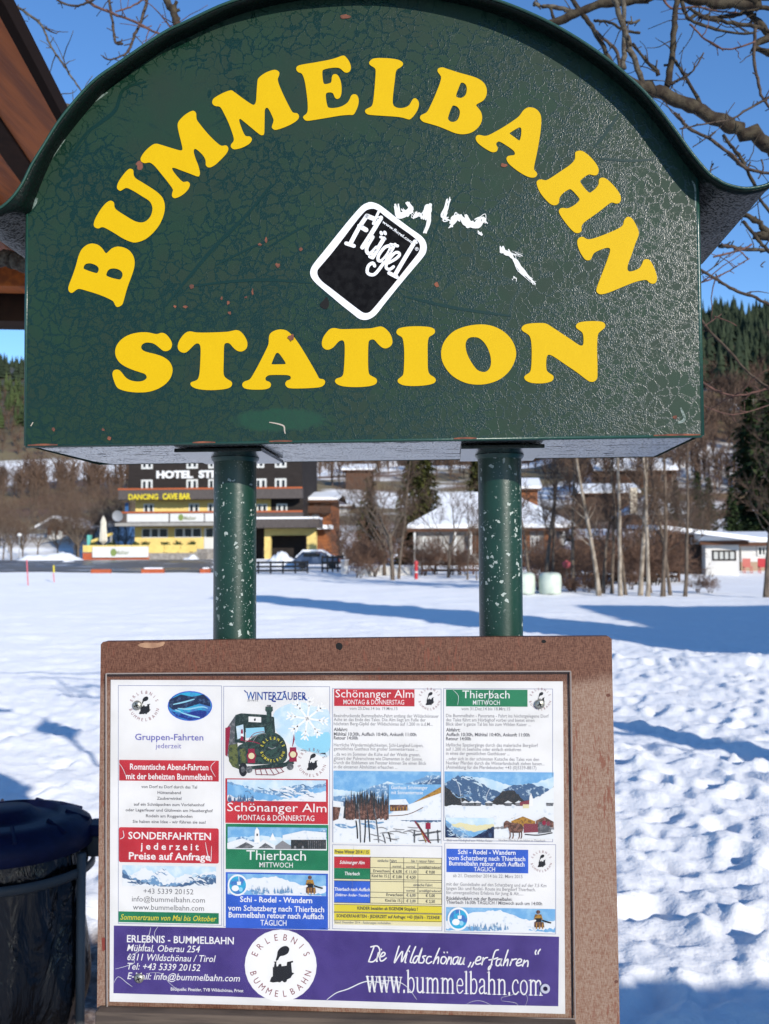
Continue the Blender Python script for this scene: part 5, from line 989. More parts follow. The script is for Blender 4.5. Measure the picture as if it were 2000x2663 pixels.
BUS = [(930,70,1.0,'brown bush left of the white garden wall'),(968,64,1.15,'brown bush hanging over the garden wall'),(905,74,1.2,'brown twiggy bush beside the snow covered car'),(1130,70,1.0,'low brown bush behind the red post'),(1200,66,.9,'brown bush under the hipped roof'),(1290,60,1.0,'brown bush behind the right sign post'),(1330,52,.8,'bare bush left of the bales'),(1450,48,.9,'bare bush behind the round bale'),(1520,46,.9,'low bush among the trunks left of the pale trees'),(1580,52,1.1,'reddish bush behind the trunk row, left part'),(1650,50,1.1,'reddish bush behind the trunk row, middle part'),(1710,54,1.0,'reddish bush left of the bungalow'),(1815,38,.35,'small dry bush in the snow below the bungalow'),(1845,38,.3,'smallest dry bush in the snow right of the leaning tree'),(1545,44,.6,'low scrub at the foot of the pale barked tree'),(1640,42,.5,'low scrub at the foot of the trunk row')]
for i, (px, Y, sc, lb) in enumerate(BUS):
    x, y = ppos(px, Y); plant('bush', BU[i % 3], x, y, lb, 'bush', 'bare bushes along the far edge of the field', sc, i * 1.3)
for i in range(20):
    px = rt.uniform(1385, 1770); Y = rt.uniform(48, 62); x, y = ppos(px, Y)
    plant('bush', BU[i % 3], x, y, 'reddish brown bush in the thicket behind the trunk row on the right', 'bush', 'bushes of the thicket behind the trunk row', rt.uniform(.7, 1.25), i * 1.3)
for i in range(16):
    px = rt.uniform(1395, 1570); Y = rt.uniform(39, 42); x, y = ppos(px, Y)
    plant('bush', BU[i % 3], x, y, 'knee high brown scrub at the foot of the trunks right of the bale', 'bush', 'scrub at the foot of the trunk row', rt.uniform(.18, .3), i * 1.3)
for i in range(9):
    px = rt.uniform(900, 1340); Y = rt.uniform(62, 80); x, y = ppos(px, Y)
    plant('bush', BU[i % 3], x, y, 'brown bush in the garden between the white wall and the hip roofed house', 'bush', 'garden bushes between the sign posts', rt.uniform(.6, 1.2), i * 1.3)
for px, Y, pr, sc, lb in [(1075,86,SO[0],1.05,'tall olive green conifer behind the forked tree'),(1110,90,SO[1],1.1,'olive green conifer right of the tall one, above the hipped roof'),(962,92,SO[1],.85,'narrow dull green conifer beside the orange chalet'),(1240,96,SO[0],1.0,'dull conifer behind the hipped roof near the right sign post')]:
    x, y = ppos(px, Y); plant('conifer', pr, x, y, lb, 'conifer', 'conifers behind the houses', sc, px)
for px, Y, pr, sc, lb in [(1955,92,SP[0],1.0,'big dark spruce at the right edge above the white bungalow'),(2010,88,SP[0],1.05,'dark spruce cut off by the right edge of the picture'),(1815,110,SP[1],.72,'slim dark spruce left of the big spruce'),(1845,118,SP[1],.66,'dark spruce between the slim one and the big one'),(1905,80,SP[1],.48,'young lighter spruce standing before the big dark one'),(1760,125,SP[1],.62,'dark spruce behind the leaning bare tree')]:
    x, y = ppos(px, Y); plant('spruce', pr, x, y, lb, 'spruce', 'spruces on the right', sc, px)
# copse on the left below the hill
LF = []
for i in range(60):
    px = rt.uniform(-60, 330); Y = rt.uniform(114, 205); LF.append((px, Y))
LF += [(30,112),(96,118),(150,128),(200,126),(232,130),(270,132),(300,136),(318,140),(-30,116),(60,122)]
for i, (px, Y) in enumerate(LF):
    x, y = ppos(px, Y); plant('bare_tree', BR[i % 3], x, y, 'brown leafless tree in the copse left of the hotel, below the hill meadow', 'tree', 'leafless trees in the copse left of the hotel', rt.uniform(.6, .95), i * 2.1)
for i in range(42):
    px = rt.uniform(1290, 1850); Y = rt.uniform(64, 190); x, y = ppos(px, Y)
    plant('bare_tree', BR[i % 3], x, y, 'brown leafless tree among the houses behind the trunk row', 'tree', 'leafless trees among the houses on the right', rt.uniform(.5, .85), i * 1.7)
for i in range(26):
    px = rt.uniform(860, 1250); Y = rt.uniform(100, 150); x, y = ppos(px, Y)
    plant('bare_tree', BR[i % 3], x, y, 'brown leafless tree on the slope behind the hip roofed house', 'tree', 'leafless trees on the slope in the middle', rt.uniform(.5, .75), i * 1.9)
# far woods: masses nobody could count
def wood(name, n, area, kind, hmin, hmax, material, label, cat, seed):
    r = random.Random(seed); b = MB()
    for _ in range(n):
        px, Y = area(r)
        if px is None: continue
        x = wx(px, Y); z = T(x, Y) - .5; h = r.uniform(hmin, hmax)
        if kind == 'fir':
            w = h * r.uniform(.17, .30); k = 7
            for j in range(k):
                f = j / k; zz_ = z + h * (.06 + .80 * f); rr = w * (1.05 - f) ; n_ = 7; a0 = r.uniform(0, 6.28)
                ring = [(x + rr * r.uniform(.6, 1.25) * math.cos(a0 + 6.283 * q / n_), Y + rr * r.uniform(.6, 1.25) * math.sin(a0 + 6.283 * q / n_), zz_ + r.uniform(-.04, .02) * h) for q in range(n_)]
                b.add(ring + [(x, Y, zz_ + h * .24)], [(q, (q + 1) % n_, n_) for q in range(n_)])
        else:
            b.tube([(x, Y, z), (x + r.uniform(-.3, .3), Y, z + h * .6)], [h * .014, h * .008], 3, cap=False)
            for q in range(34):
                p = Vector((x, Y, z + h * r.uniform(.15, .6))); d = Vector((r.uniform(-1, 1), r.uniform(-1, 1), r.uniform(.4, 1.4))).normalized() * h * r.uniform(.25, .42); e = p + d
                s = Vector((r.uniform(-1, 1), r.uniform(-1, 1), 0)).normalized() * h * .011
                b.add([p - s, p + s, e], [(0, 1, 2)])
                for _k in range(3):
                    u = p.lerp(e, r.uniform(.3, .95)); v = u + Vector((r.uniform(-1, 1), r.uniform(-1, 1), r.uniform(0, 1))).normalized() * h * r.uniform(.08, .18); b.add([u - s * .5, u + s * .5, v], [(0, 1, 2)])
    o = b.build(name, material); tag(o, label, cat, None, 'stuff'); return o
wood('hillside_forest', 1300, lambda r: (r.uniform(1640, 2350), 330 + 240 * r.random() ** .7), 'fir', 9, 21, M['needle_far'], 'dark conifer forest covering the steep hill on the right', 'forest', 1)
wood('hillside_wood', 720, lambda r: (r.uniform(1480, 2300), r.uniform(205, 395)), 'bare', 8, 14, M['twig_far'], 'brown leafless wood below the dark forest on the right hill', 'wood', 2)
wood('hillside_wood', 560, lambda r: (r.uniform(-380, 620), r.uniform(212, 250) if r.random() < .35 else r.uniform(440, 640)), 'bare', 7, 13, M['twig_far'], 'brown leafless wood in bands across the left hillside', 'wood', 3)
wood('hillside_conifers', 170, lambda r: (r.uniform(-300, 160), r.uniform(480, 660)), 'fir', 9, 16, M['needle_far2'], 'green conifers on the upper left hillside', 'forest', 4)
wood('ridge_forest', 700, lambda r: (r.uniform(-500, 500), r.uniform(700, 1080)), 'fir', 12, 20, M['needle_far'], 'distant forest along the left ridge', 'forest', 6)
wood('hillside_wood', 330, lambda r: (r.uniform(640, 1500), r.uniform(240, 420)), 'bare', 8, 13, M['twig_far'], 'leafless wood on the snowy slope behind the middle houses', 'wood', 5)
# road in front of the hotel
b = MB(); nx, ny = 40, 14
for j in range(ny + 1):
    Y = 73 + (104 - 73) * j / ny
    for i in range(nx + 1):
        xl = -70; xr = wx(560 + 14 * math.sin(j * 1.3), Y); x = xl + (xr - xl) * i / nx; yy = Y + (.9 * math.sin(x * .35) + .5 * math.sin(x * 1.1) if j == 0 else 0)
        b.v.append((x, yy, T(x, yy) + .06))
for j in range(ny):
    for i in range(nx): b.f.append((j*(nx+1)+i, j*(nx+1)+i+1, (j+1)*(nx+1)+i+1, (j+1)*(nx+1)+i)); b.m.append(0)
def roadmat():
    m = mat('wet_asphalt', (.10, .10, .105), .6, .4); t = NT(m); n = t.noise(t.coord((.12, .35, 1)), 1.0, 4); f = t.ramp(n, .5, .56)
    ice = t.ramp(t.noise(t.coord((.2, .5, 1)), 1.3, 4), .60, .66)
    t.out(t.mix(ice, t.mix(f, (.15, .14, .13), (.085, .085, .09)), (.6, .6, .62)), t.math('SUBTRACT', .7, t.math('MULTIPLY', f, .45))); return m
road = b.build('road', roadmat()); road['kind'] = 'structure'
# ================================================================== buildings and far objects
M['timber_black'] = noisy('dark_timber', (.030,.024,.022), (.020,.016,.015), 3, .8, .01, 12, .2, (.3, .3, 4))
M['timber_grey'] = noisy('grey_timber', (.105,.09,.085), (.07,.06,.058), 3, .85, 0, None, .2, (6, 1, .5))
M['timber_orange'] = noisy('orange_timber', (.29,.105,.038), (.20,.07,.028), 2, .7, 0, None, .2, (.4, .4, 4))
M['timber_brown'] = noisy('brown_timber', (.105,.05,.03), (.065,.032,.02), 2, .8, 0, None, .2, (.4, .4, 4))
M['rail_orange'] = mat('orange_rail', (.36,.09,.03), .6)
M['stucco_yellow'] = noisy('yellow_stucco', (.72,.55,.20), (.68,.51,.18), 2, .9)
M['stucco_white'] = noisy('white_stucco', (.58,.57,.55), (.53,.52,.51), 2, .9)
M['stucco_grey'] = noisy('grey_stucco', (.33,.32,.30), (.28,.27,.26), 2, .9)
M['white_frame'] = mat('white_window_frame', (.60,.60,.58), .5)
M['pane'] = mat('window_pane', (.012,.014,.018), .25, .3)
M['pane_dark'] = mat('dark_pane', (.018,.016,.018), .3, .4)
M['snow_roof'] = noisy('roof_snow', (.82,.83,.85), (.78,.80,.83), .7, .6, .05, 1.2)
M['banner'] = noisy('banner_cloth', (.60,.60,.59), (.57,.57,.56), 2, .7)
M['board_yellow'] = noisy('yellow_boards', (.68,.53,.17), (.62,.46,.14), 2, .7)
M['red_brick'] = noisy('red_base', (.42,.10,.04), (.34,.08,.035), 3, .8)
M['stone'] = noisy('grey_stone', (.30,.28,.26), (.19,.175,.16), 3, .9, .01, 9)
M['metal_grey'] = mat('grey_metal', (.25,.26,.28), .45, .5)
M['letter_white'] = mat('white_letters', (.70,.70,.70), .6); M['letter_yellow'] = mat('yellow_letters', (.62,.50,.03), .6); M['logo'] = mat('printed_logo', (.28,.30,.22), .7)
M['black'] = mat('black_iron', (.014,.014,.016), .5); M['red'] = mat('red_lacquer', (.40,.02,.03), .4); M['pink'] = mat('pink_red_paint', (.55,.10,.13), .6)
M['cream_cloth'] = noisy('cream_cloth', (.62,.58,.48), (.54,.50,.42), 3, .9); M['box_green'] = noisy('clipped_box', (.05,.075,.025), (.03,.045,.018), 6, .9); M['flower'] = mat('dry_flowers', (.34,.10,.07), .8)
def bx(name, x0, x1, y0, y1, z0, z1, m, parent, bevel=0):
    b = MB(); b.box(x0, x1, y0, y1, z0, z1); return b.build(name, m, parent, False, bevel)
def window(parent, cx, y, z0, z1, w, panes=2, frame=None, name='window'):
    """white frame standing 4 cm proud, dark panes set into it"""
    b = MB(); h = z1 - z0; t = min(w, h) * (.15 if w < 2 else .09)
    b.box(cx - w/2, cx + w/2, y - .05, y, z1 - t, z1); b.box(cx - w/2, cx + w/2, y - .05, y, z0, z0 + t); b.box(cx - w/2, cx - w/2 + t, y - .05, y, z0 + t, z1 - t); b.box(cx + w/2 - t, cx + w/2, y - .05, y, z0 + t, z1 - t)
    iw = w - 2 * t
    for k in range(1, panes): xx = cx - w/2 + t + iw * k / panes; mw_ = .15 if (panes == 2 and w < 2) else (.13 if panes == 3 and w > 2 else .05); b.box(xx - mw_, xx + mw_, y - .05, y, z0 + t, z1 - t)
    o = b.build(name, frame or M['white_frame'], parent)
    if w > 2: pass
    b = MB(); b.box(cx - w/2 + t * .5, cx + w/2 - t * .5, y - .022, y - .004, z0 + t * .5, z1 - t * .5); b.build('pane', M['pane'], o); return o
def text3d(s, x, y, z, h, w, material, name, parent, depth=.05, bold=.03):
    """raised letters on a wall facing the camera side (-y)"""
    vs, fs = textmesh(s, bold); xs = [v[0] for v in vs]; x0, x1 = min(xs), max(xs); k = h / CAP; kx = w / (x1 - x0); b = MB()
    f = [(x + (v[0]-x0)*kx, y, z + v[1]*k) for v in vs]; bk = [(p[0], y + depth, p[2]) for p in f]; b.add(f, fs)
    ed = {}
    for q in fs:
        for i in range(len(q)):
            e = (q[i], q[(i+1) % len(q)]); ed[e] = 1
    n = len(f); b.add(f + bk, [(e[0], e[1], e[1] + n, e[0] + n) for e in ed if (e[1], e[0]) not in ed]); return b.build(name, material, parent)
# ---------------- hotel, 112 m away
HY = 112.0
X = lambda px: wx(px, HY); Z = lambda py: wz(py, HY, 450)
hz = T(X(560), HY)
hotel = empty('hotel', (X(560), HY + 6, hz), 'dark timber and yellow hotel with balconies and white HOTEL lettering beyond the road', 'hotel')
bx('upper_wall', X(333), X(786), HY, HY + 13, Z(1278), Z(1010), M['timber_black'], hotel)
bx('wall', X(345), X(701), HY + .9, HY + 12.5, Z(1368), Z(1278) + .02, M['stucco_yellow'], hotel)
bx('side_wall', X(701), X(786), HY + .85, HY + 12.4, Z(1368), Z(1278) + .02, M['timber_black'], hotel)
bx('ground_floor', X(345), X(560), HY + .7, HY + 12, hz - 1, Z(1368), M['stucco_yellow'], hotel)
bx('porch_wall', X(560), X(786), HY + 2.6, HY + 12, hz - 1, Z(1368), M['timber_black'], hotel)
bx('porch_pillar', X(690), X(706), HY - .6, HY + .2, hz - 1, Z(1378), M['stucco_yellow'], hotel); bx('porch_pillar', X(800), X(824), HY - .6, HY + .4, hz - 1, Z(1378), M['stucco_yellow'], hotel); bx('porch_lintel', X(690), X(824), HY - .55, HY + .15, Z(1394), Z(1376), M['stucco_yellow'], hotel)
rf = MB(); xa_, xm, xb_ = X(318), X(560), X(805); za, zm = Z(1020), Z(860)
rf.prism([(xa_, za), (xm, zm), (xb_, za), (xb_, za + .5), (xm, zm + .5), (xa_, za + .5)], 'y', HY - 1.6, HY + 13.6); rf.build('roof', M['snow_roof'], hotel)
gb = MB(); gb.prism([(X(333), Z(1010)), (X(786), Z(1010)), (xm, zm - .1)], 'y', HY + .02, HY + 12.9); gb.build('gable', M['timber_black'], hotel)
for r_, (zt, zb_) in enumerate([(1180, 1219), (1247, 1276)]):
    for px in ((381, 499, 556, 612, 672, 730) if r_ == 0 else (381, 499, 556, 678, 730)): window(hotel, X(px), HY - .003, Z(zb_), Z(zt), 1.38, 2)
for px in (380, 499, 549): window(hotel, X(px), HY + .897, Z(1334), Z(1308), 1.3, 2)
for px in (678, 730): window(hotel, X(px), HY + .847, Z(1338), Z(1311), 1.3, 2)
def balcony(x0, x1, zt, zb_, y, wood_m):
    b = bx('balcony', x0, x1, y, y + 1.2, zb_, zt - .2, wood_m, hotel); bx('handrail', x0 - .05, x1 + .05, y - .06, y + .08, zt - .2, zt, M['rail_orange'], b); return b
balcony(X(316), X(790), Z(1271), Z(1300), HY - 1.3, M['timber_grey']); bl = balcony(X(320), X(790), Z(1331), Z(1360), HY - 1.25, M['timber_grey'])
for a, c in ((339, 446), (450, 537), (540, 660)):
    bn = bx('banner', X(a), X(c), HY - 1.33, HY - 1.30, Z(1358), Z(1337), M['banner'], hotel)
    if a == 450:
        text3d('Malter', X(486), HY - 1.37, Z(1353), .42, 1.5, M['logo'], 'lettering', bn, .02, .02); bb = MB(); bb.prism([(X(478) + .33*math.cos(k*.628), Z(1347) + .4*math.sin(k*.628)) for k in range(10)], 'y', HY - 1.36, HY - 1.335); bb.build('emblem', mat('green_emblem', (.18,.24,.07), .7), bn)
bx('awning', X(316), X(668), HY - 2.4, HY + .6, Z(1369), Z(1361), M['stucco_grey'], hotel); bx('canopy', X(660), X(838), HY - 3.0, HY + .6, Z(1376), Z(1354), M['timber_grey'], hotel); bx('canopy_snow', X(660), X(838), HY - 3.0, HY + .6, Z(1354) + .004, Z(1349), M['snow_roof'], hotel)
text3d('HOTEL  STRASSER', X(407), HY - .25, Z(1243), .80, 11.4, M['letter_white'], 'lettering', hotel, .2, .05)
text3d('DANCING', X(343), HY - 1.42, Z(1300), .62, 3.6, M['letter_yellow'], 'lettering', hotel, .06, .03); text3d('CAVE BAR', X(431), HY - 1.42, Z(1300), .66, 3.35, M['letter_yellow'], 'lettering', hotel, .06, .04)
for a, c in ((364, 432), (450, 520)): window(hotel, (X(a) + X(c)) / 2, HY + .697, Z(1398), Z(1373), X(c) - X(a), 3)
dr = bx('door', X(527), X(556), HY + .62, HY + .697, hz, Z(1373), M['white_frame'], hotel); bx('pane', X(533), X(550), HY + .595, HY + .617, Z(1397), Z(1375), M['pane'], dr)
bx('steps', X(515), X(562), HY - 1.6, HY + .6, hz - .3, Z(1428), M['stone'], hotel)
dsh = MB(); dsh.lathe([(.02, 0), (.35, .04), (.62, .12), (.66, .16)], 0, 0, 20)
o = dsh.build('satellite_dish', M['metal_grey'], hotel); o.matrix_world = Matrix.Translation((X(318), HY - 1.6, Z(1342))) @ Matrix.Rotation(R(98), 4, 'X')
bx('shutter', X(322), X(331), HY + .3, HY + .36, Z(1331), Z(1306), mat('blue_shutter', (.03, .10, .25), .6), hotel)
# terrace
ter = empty('terrace', (X(370), HY - 6, hz), 'raised hotel terrace with yellow plank front and red base', 'terrace')
tw_ = MB(); tw_.box(wx(217, 106), wx(514, 106), 106, HY + .6, hz - 1, wz(1438, 106, 450)); tw_.build('deck', M['stone'], ter)
bx('base', wx(216, 106), wx(388, 106), 105.9, 105.99, T(wx(300, 106), 106) - .4, wz(1437, 106, 450), M['red_brick'], ter)
for k in range(7):
    a = 217 + k * 42.4; bx('plank_panel', wx(a, 106), wx(a + 41, 106), 105.8, 105.89, wz(1435 + (k % 2), 106, 450), wz(1417, 106, 450), M['board_yellow'], ter)
bn = bx('banner', wx(240, 105.6), wx(386, 105.6), 105.62, 105.66, wz(1449, 105.6, 450), wz(1421, 105.6, 450), M['banner'], ter)
text3d('Malter', wx(300, 105.6), 105.6, wz(1441, 105.6, 450), .45, 1.6, M['logo'], 'lettering', bn, .015, .02); bb = MB(); bb.prism([(wx(295, 105.6) + .36*math.cos(k*.628), wz(1436, 105.6, 450) + .45*math.sin(k*.628)) for k in range(10)], 'y', 105.59, 105.615); bb.build('emblem', mat('green_emblem', (.18,.24,.07), .7), bn)
for i, px in enumerate((352, 377, 430, 462, 497, 244, 290)):
    xx = wx(px, 106.6); b = MB(); r = random.Random(px); b.lathe([(.02, 0), (.22, .02), (.28, .35), (.30, .36)], xx, 106.6, 10)
    pot = b.build('potted_plant' if False else 'pot', M['red_brick']); b = MB()
    for _ in range(170):
        d = rv(r); d = d.normalized() * r.uniform(.2, .55); s = rv(r, .14); c = Vector((xx, 106.6, .8)) + d; b.add([c - s, c + s, c + rv(r, .2)], [(0, 1, 2)])
    root = empty('potted_plant', (xx, 106.6, 0)); pot.parent = root; pot.matrix_parent_inverse = root.matrix_world.inverted()
    b.build('foliage', M['box_green'] if i % 2 == 0 else M['shrub'], root)
    if i in (1, 3, 4):
        b2 = MB()
        for _ in range(40): c = Vector((xx, 106.6, .95)) + rv(r).normalized() * .5; b2.add([c, c + rv(r, .12), c + rv(r, .12)], [(0, 1, 2)])
        b2.build('flowers', M['flower'], root)
    root.location.z = wz(1437, 106, 450)
    tag(root, ['round green shrub in a pot below the first ground floor window of the hotel','flowering potted plant left of the second ground floor window','dark potted shrub between the two ground floor windows','potted plant with reddish flowers under the right ground floor window','flowering potted plant nearest the hotel door','potted shrub at the left end of the terrace behind the yellow planks','potted shrub beside the closed parasol on the terrace'][i], 'plant', 'potted plants on the hotel terrace')
par = empty('parasol', (wx(268, 107.5), 107.5, wz(1438, 106, 450)), 'closed cream parasol standing on the hotel terrace', 'parasol'); z0 = wz(1438, 106, 450); zt = wz(1341, 107.5, 450)
b = MB(); b.lathe([(.03, z0), (.03, zt + .05), (.005, zt + .1)], wx(268, 107.5), 107.5, 8); b.build('pole', M['white_frame'], par)
b = MB(); prof = [(.10, wz(1414, 107.5, 450)), (.44, wz(1406, 107.5, 450)), (.38, wz(1385, 107.5, 450)), (.30, wz(1363, 107.5, 450)), (.32, wz(1357, 107.5, 450)), (.18, wz(1347, 107.5, 450)), (.03, zt)]
for r_, z_ in prof:
    for k in range(20): rr_ = r_ * (1 + .16 * math.cos(k * math.pi * .8)); b.v.append((wx(268, 107.5) + rr_ * math.cos(k * math.pi / 10), 107.5 + rr_ * math.sin(k * math.pi / 10), z_))
for i in range(len(prof) - 1):
    for k in range(20): b.f.append((i*20+k, i*20+(k+1) % 20, (i+1)*20+(k+1) % 20, (i+1)*20+k)); b.m.append(0)
b.build('canopy', M['cream_cloth'], par)
sl_ = empty('slide', (wx(240, 108), 108, wz(1438, 106, 450)), 'yellow playground slide left of the closed parasol', 'slide')
b = MB(); p0, p1 = (wx(236, 108), wz(1412, 108, 450)), (wx(286, 108), wz(1392, 108, 450)); b.prism([p0, p1, (p1[0] + .1, p1[1] + .35), (p0[0], p0[1] + .35)], 'y', 108, 108.7); b.build('chute', M['board_yellow'], sl_); bx('ladder', wx(226, 108), wx(234, 108), 108, 108.6, wz(1432, 108, 450), wz(1390, 108, 450), mat('green_panel', (.12, .42, .36), .6), sl_); bx('support', p1[0] - .1, p1[0] + .1, 108.2, 108.5, wz(1438, 108, 450), p1[1], M['metal_grey'], sl_)
# ---------------- other houses
def house(name, label, px0, px1, Y, pybase, pyeave, pyridge, wall_m, depth=9, gable_front=False, wins=(), lower=None, over=.7, cat='house', sink=1.5, hip=0.0):
    x0, x1 = wx(px0, Y), wx(px1, Y); pm = (px0 + px1) / 2; zb_, ze, zr = wz(pybase, Y, pm), wz(pyeave, Y, pm), wz(pyridge, Y, pm)
    root = empty(name, ((x0+x1)/2, Y + depth/2, zb_), label, cat, None)
    bx('wall', x0, x1, Y, Y + depth, zb_ - sink, ze, wall_m, root)
    if lower: bx('plinth', x0 - .03, x1 + .03, Y - .04, Y + depth + .03, zb_ - sink, zb_ + (ze - zb_) * lower[0], lower[1], root)
    b = MB(); t = .38
    if gable_front:
        xm = (x0+x1)/2; b.prism([(x0-over, ze-.15), (xm, zr), (x1+over, ze-.15), (x1+over, ze-.15+t), (xm, zr+t), (x0-over, ze-.15+t)], 'y', Y - over, Y + depth + over); b.build('roof', M['snow_roof'], root)
        g = MB(); g.prism([(x0, ze), (x1, ze), (xm, zr)], 'y', Y + .01, Y + depth - .01); g.build('gable', wall_m, root)
    else:
        ym = Y + depth/2; h_ = hip
        A = [(x0-over, Y-over, ze-.1), (x1+over, Y-over, ze-.1), (x1+over, Y+depth+over, ze-.1), (x0-over, Y+depth+over, ze-.1), (x0-over+h_, ym, zr), (x1+over-h_, ym, zr)]
        Bq = [(p[0], p[1], p[2] + t) for p in A]
        b.add(A + Bq, [(6,7,11,10), (8,9,10,11), (7,8,11), (9,6,10), (0,4,5,1), (2,5,4,3), (1,5,2), (3,4,0), (0,1,7,6), (1,2,8,7), (2,3,9,8), (3,0,6,9)]); b.build('roof', M['snow_roof'], root)
        if not hip:
            for xx in (x0, x1 - .2): g = MB(); g.prism([(Y, ze), (Y+depth, ze), (ym, zr - .1)], 'x', xx, xx + .2); g.build('gable', wall_m, root)
        bx('eaves_board', x0 - over, x1 + over, Y - over - .06, Y - over - .003, ze - .35, ze - .06, M['timber_brown'], root)
    for (wx0, wx1, wy0, wy1, n) in wins: window(root, (wx(wx0, Y) + wx(wx1, Y)) / 2, Y - (.045 if lower else .003), wz(wy1, Y, pm), wz(wy0, Y, pm), wx(wx1, Y) - wx(wx0, Y), n)
    return root
ch = house('chalet', 'orange timber chalet with a shallow roof right of the dark hotel', 786, 862, 118, 1440, 1300, 1281, M['timber_orange'], 9, False, [(789,806,1338,1352,2),(812,830,1338,1352,2),(790,798,1299,1312,1)], None, 1.0)
bx('balcony', wx(786, 116.8), wx(858, 116.8), 116.8, 117.95, wz(1334, 117, 820), wz(1316, 117, 820), M['timber_brown'], ch); bx('awning', wx(786, 116), wx(862, 116), 116, 117.95, wz(1376, 117, 820), wz(1366, 117, 820), M['snow_roof'], ch)
hh = house('hip_roof_house', 'house with a big snowy hipped roof behind the bare trees beside the right post', 1085, 1470, 82, 1465, 1372, 1278, M['stucco_grey'], 13, False, [(1100,1122,1395,1425,2),(1135,1157,1395,1425,2),(1380,1402,1395,1425,2)], None, .8, 'house', 1.5, 5.2)
for a, c in ((1355, 1378), (1415, 1440)): bx('timber_panel', wx(a, 82), wx(c, 82), 81.9, 81.997, wz(1430, 82, 1400), wz(1378, 82, 1400), M['timber_orange'], hh)
for px in (1076, 1182, 1222, 1462): bx('porch_post', wx(px, 81.4), wx(px + 6, 81.4), 81.3, 81.5, T(wx(px, 81.4), 81.4) - .2, wz(1374, 81.4, px), M['white_frame'], hh)
bx('gable_panel', wx(1225, 82), wx(1340, 82), 81.93, 81.997, wz(1440, 82, 1250), wz(1374, 82, 1250), M['timber_brown'], hh)
bg_ = house('bungalow', 'low white bungalow with a snowy roof and a wide window on the right', 1835, 1922, 66, 1482, 1404, 1392, M['stucco_white'], 9, False, [], None, .5)
bw = window(bg_, wx(1883, 66), 65.997, wz(1458, 66, 1880), wz(1431, 66, 1880), wx(1914, 66) - wx(1852, 66), 4, M['timber_black'])
for c_ in bw.children: c_.data.materials[0] = mat('curtain', (.42,.43,.42), .8)
b = MB(); x0, x1 = wx(1700, 66), wx(1958, 66); b.add([(x0, 64.5, wz(1376, 66, 1700)), (x1, 64.5, wz(1409, 66, 1950)), (x1, 76, wz(1404, 66, 1950)), (x0, 76, wz(1364, 66, 1700)), (x0, 64.5, wz(1366, 66, 1700)), (x1, 64.5, wz(1398, 66, 1950)), (x1, 76, wz(1393, 66, 1950)), (x0, 76, wz(1354, 66, 1700))], [(0,3,2,1),(4,5,6,7),(0,1,5,4),(1,2,6,5),(2,3,7,6),(3,0,4,7)]); b.build('porch_roof', M['snow_roof'], bg_)
bx('shed_wall', wx(1762, 67), wx(1834, 67), 67, 74, T(wx(1800, 67), 67) - .5, wz(1388, 67, 1790), M['timber_black'], bg_); window(bg_, wx(1815, 67), 66.99, wz(1415, 67, 1815), wz(1398, 67, 1815), 1.0, 2, M['metal_grey'])
wg = house('bungalow', 'white wing house with a flat snowy roof at the right edge behind two red chairs', 1928, 2080, 72, 1476, 1408, 1392, M['stucco_white'], 8, False, [(1969,2002,1420,1446,3)], (.22, mat('tan_plinth', (.34,.24,.17), .9)), .8)
for i, (px, lb) in enumerate(((1944, 'faded red garden chair nearer the bungalow corner'), (1984, 'bright red garden chair at the right edge'))):
    xx = wx(px, 69); zz_ = T(xx, 69); c = empty('garden_chair', (xx, 69, zz_), lb, 'chair', 'red garden chairs before the wing house')
    mm = M['red'] if i else mat('faded_red', (.42, .12, .10), .6)
    bx('seat', xx - .28, xx + .28, 68.75, 69.25, zz_ + .42, zz_ + .48, mm, c); bx('backrest', xx - .28, xx + .28, 69.25, 69.31, zz_ + .42, zz_ + 1.05, mm, c)
    for sx in (-.25, .25):
        for sy in (68.8, 69.2): bx('leg', xx + sx - .025, xx + sx + .025, sy - .025, sy + .025, zz_ - .05, zz_ + .419, mm, c)
house('uphill_house', 'house uphill with a snowy hipped roof and a pale chimney behind the trunks', 1642, 1772, 150, 1384, 1338, 1284, M['timber_brown'], 11, False, [(1715,1745,1352,1376,2)], None, 1.0, 'house', 3, 5)
bx('chimney', wx(1642, 148), wx(1660, 148), 148, 149, wz(1335, 148, 1650), wz(1268, 148, 1650), mat('pale_chimney', (.60, .52, .40), .9), bpy.data.objects['uphill_house'])
house('uphill_house', 'brown house highest up the slope with a balcony and a snowy roof', 1560, 1752, 215, 1262, 1224, 1190, M['timber_brown'], 10, False, [(1722,1732,1228,1252,1)], None, 1.2, 'house', 6)
house('uphill_house', 'snow roofed house half hidden left of the pale chimney house', 1515, 1655, 175, 1330, 1282, 1258, M['timber_brown'], 9, False, [], None, .8, 'house', 5)
house('shed', 'low shed with a snowy lean roof behind the trunk row', 1515, 1600, 74, 1470, 1402, 1386, M['timber_black'], 5, False, [], None, .6, 'shed')
house('uphill_house', 'orange walled house behind the right sign post', 1352, 1400, 140, 1310, 1270, 1244, M['timber_orange'], 8, False, [], None, .6, 'house', 6)
house('farmhouse', 'small snow roofed chalet in the copse on the left', 122, 176, 160, 1402, 1372, 1347, M['timber_brown'], 10, True, [(135,145,1380,1392,2),(152,162,1380,1392,2)], (.35, M['stucco_white']), 1.6, 'house', 4)
house('farmhouse', 'small brown house with a snowy roof high on the slope between the posts', 900, 965, 240, 1238, 1222, 1206, M['timber_brown'], 9, False, [], None, 1, 'house', 6)
house('farmhouse', 'tiny snow roofed hut above the hotel chalet', 862, 905, 200, 1330, 1316, 1304, M['stucco_white'], 8, False, [], None, 1, 'house', 6)
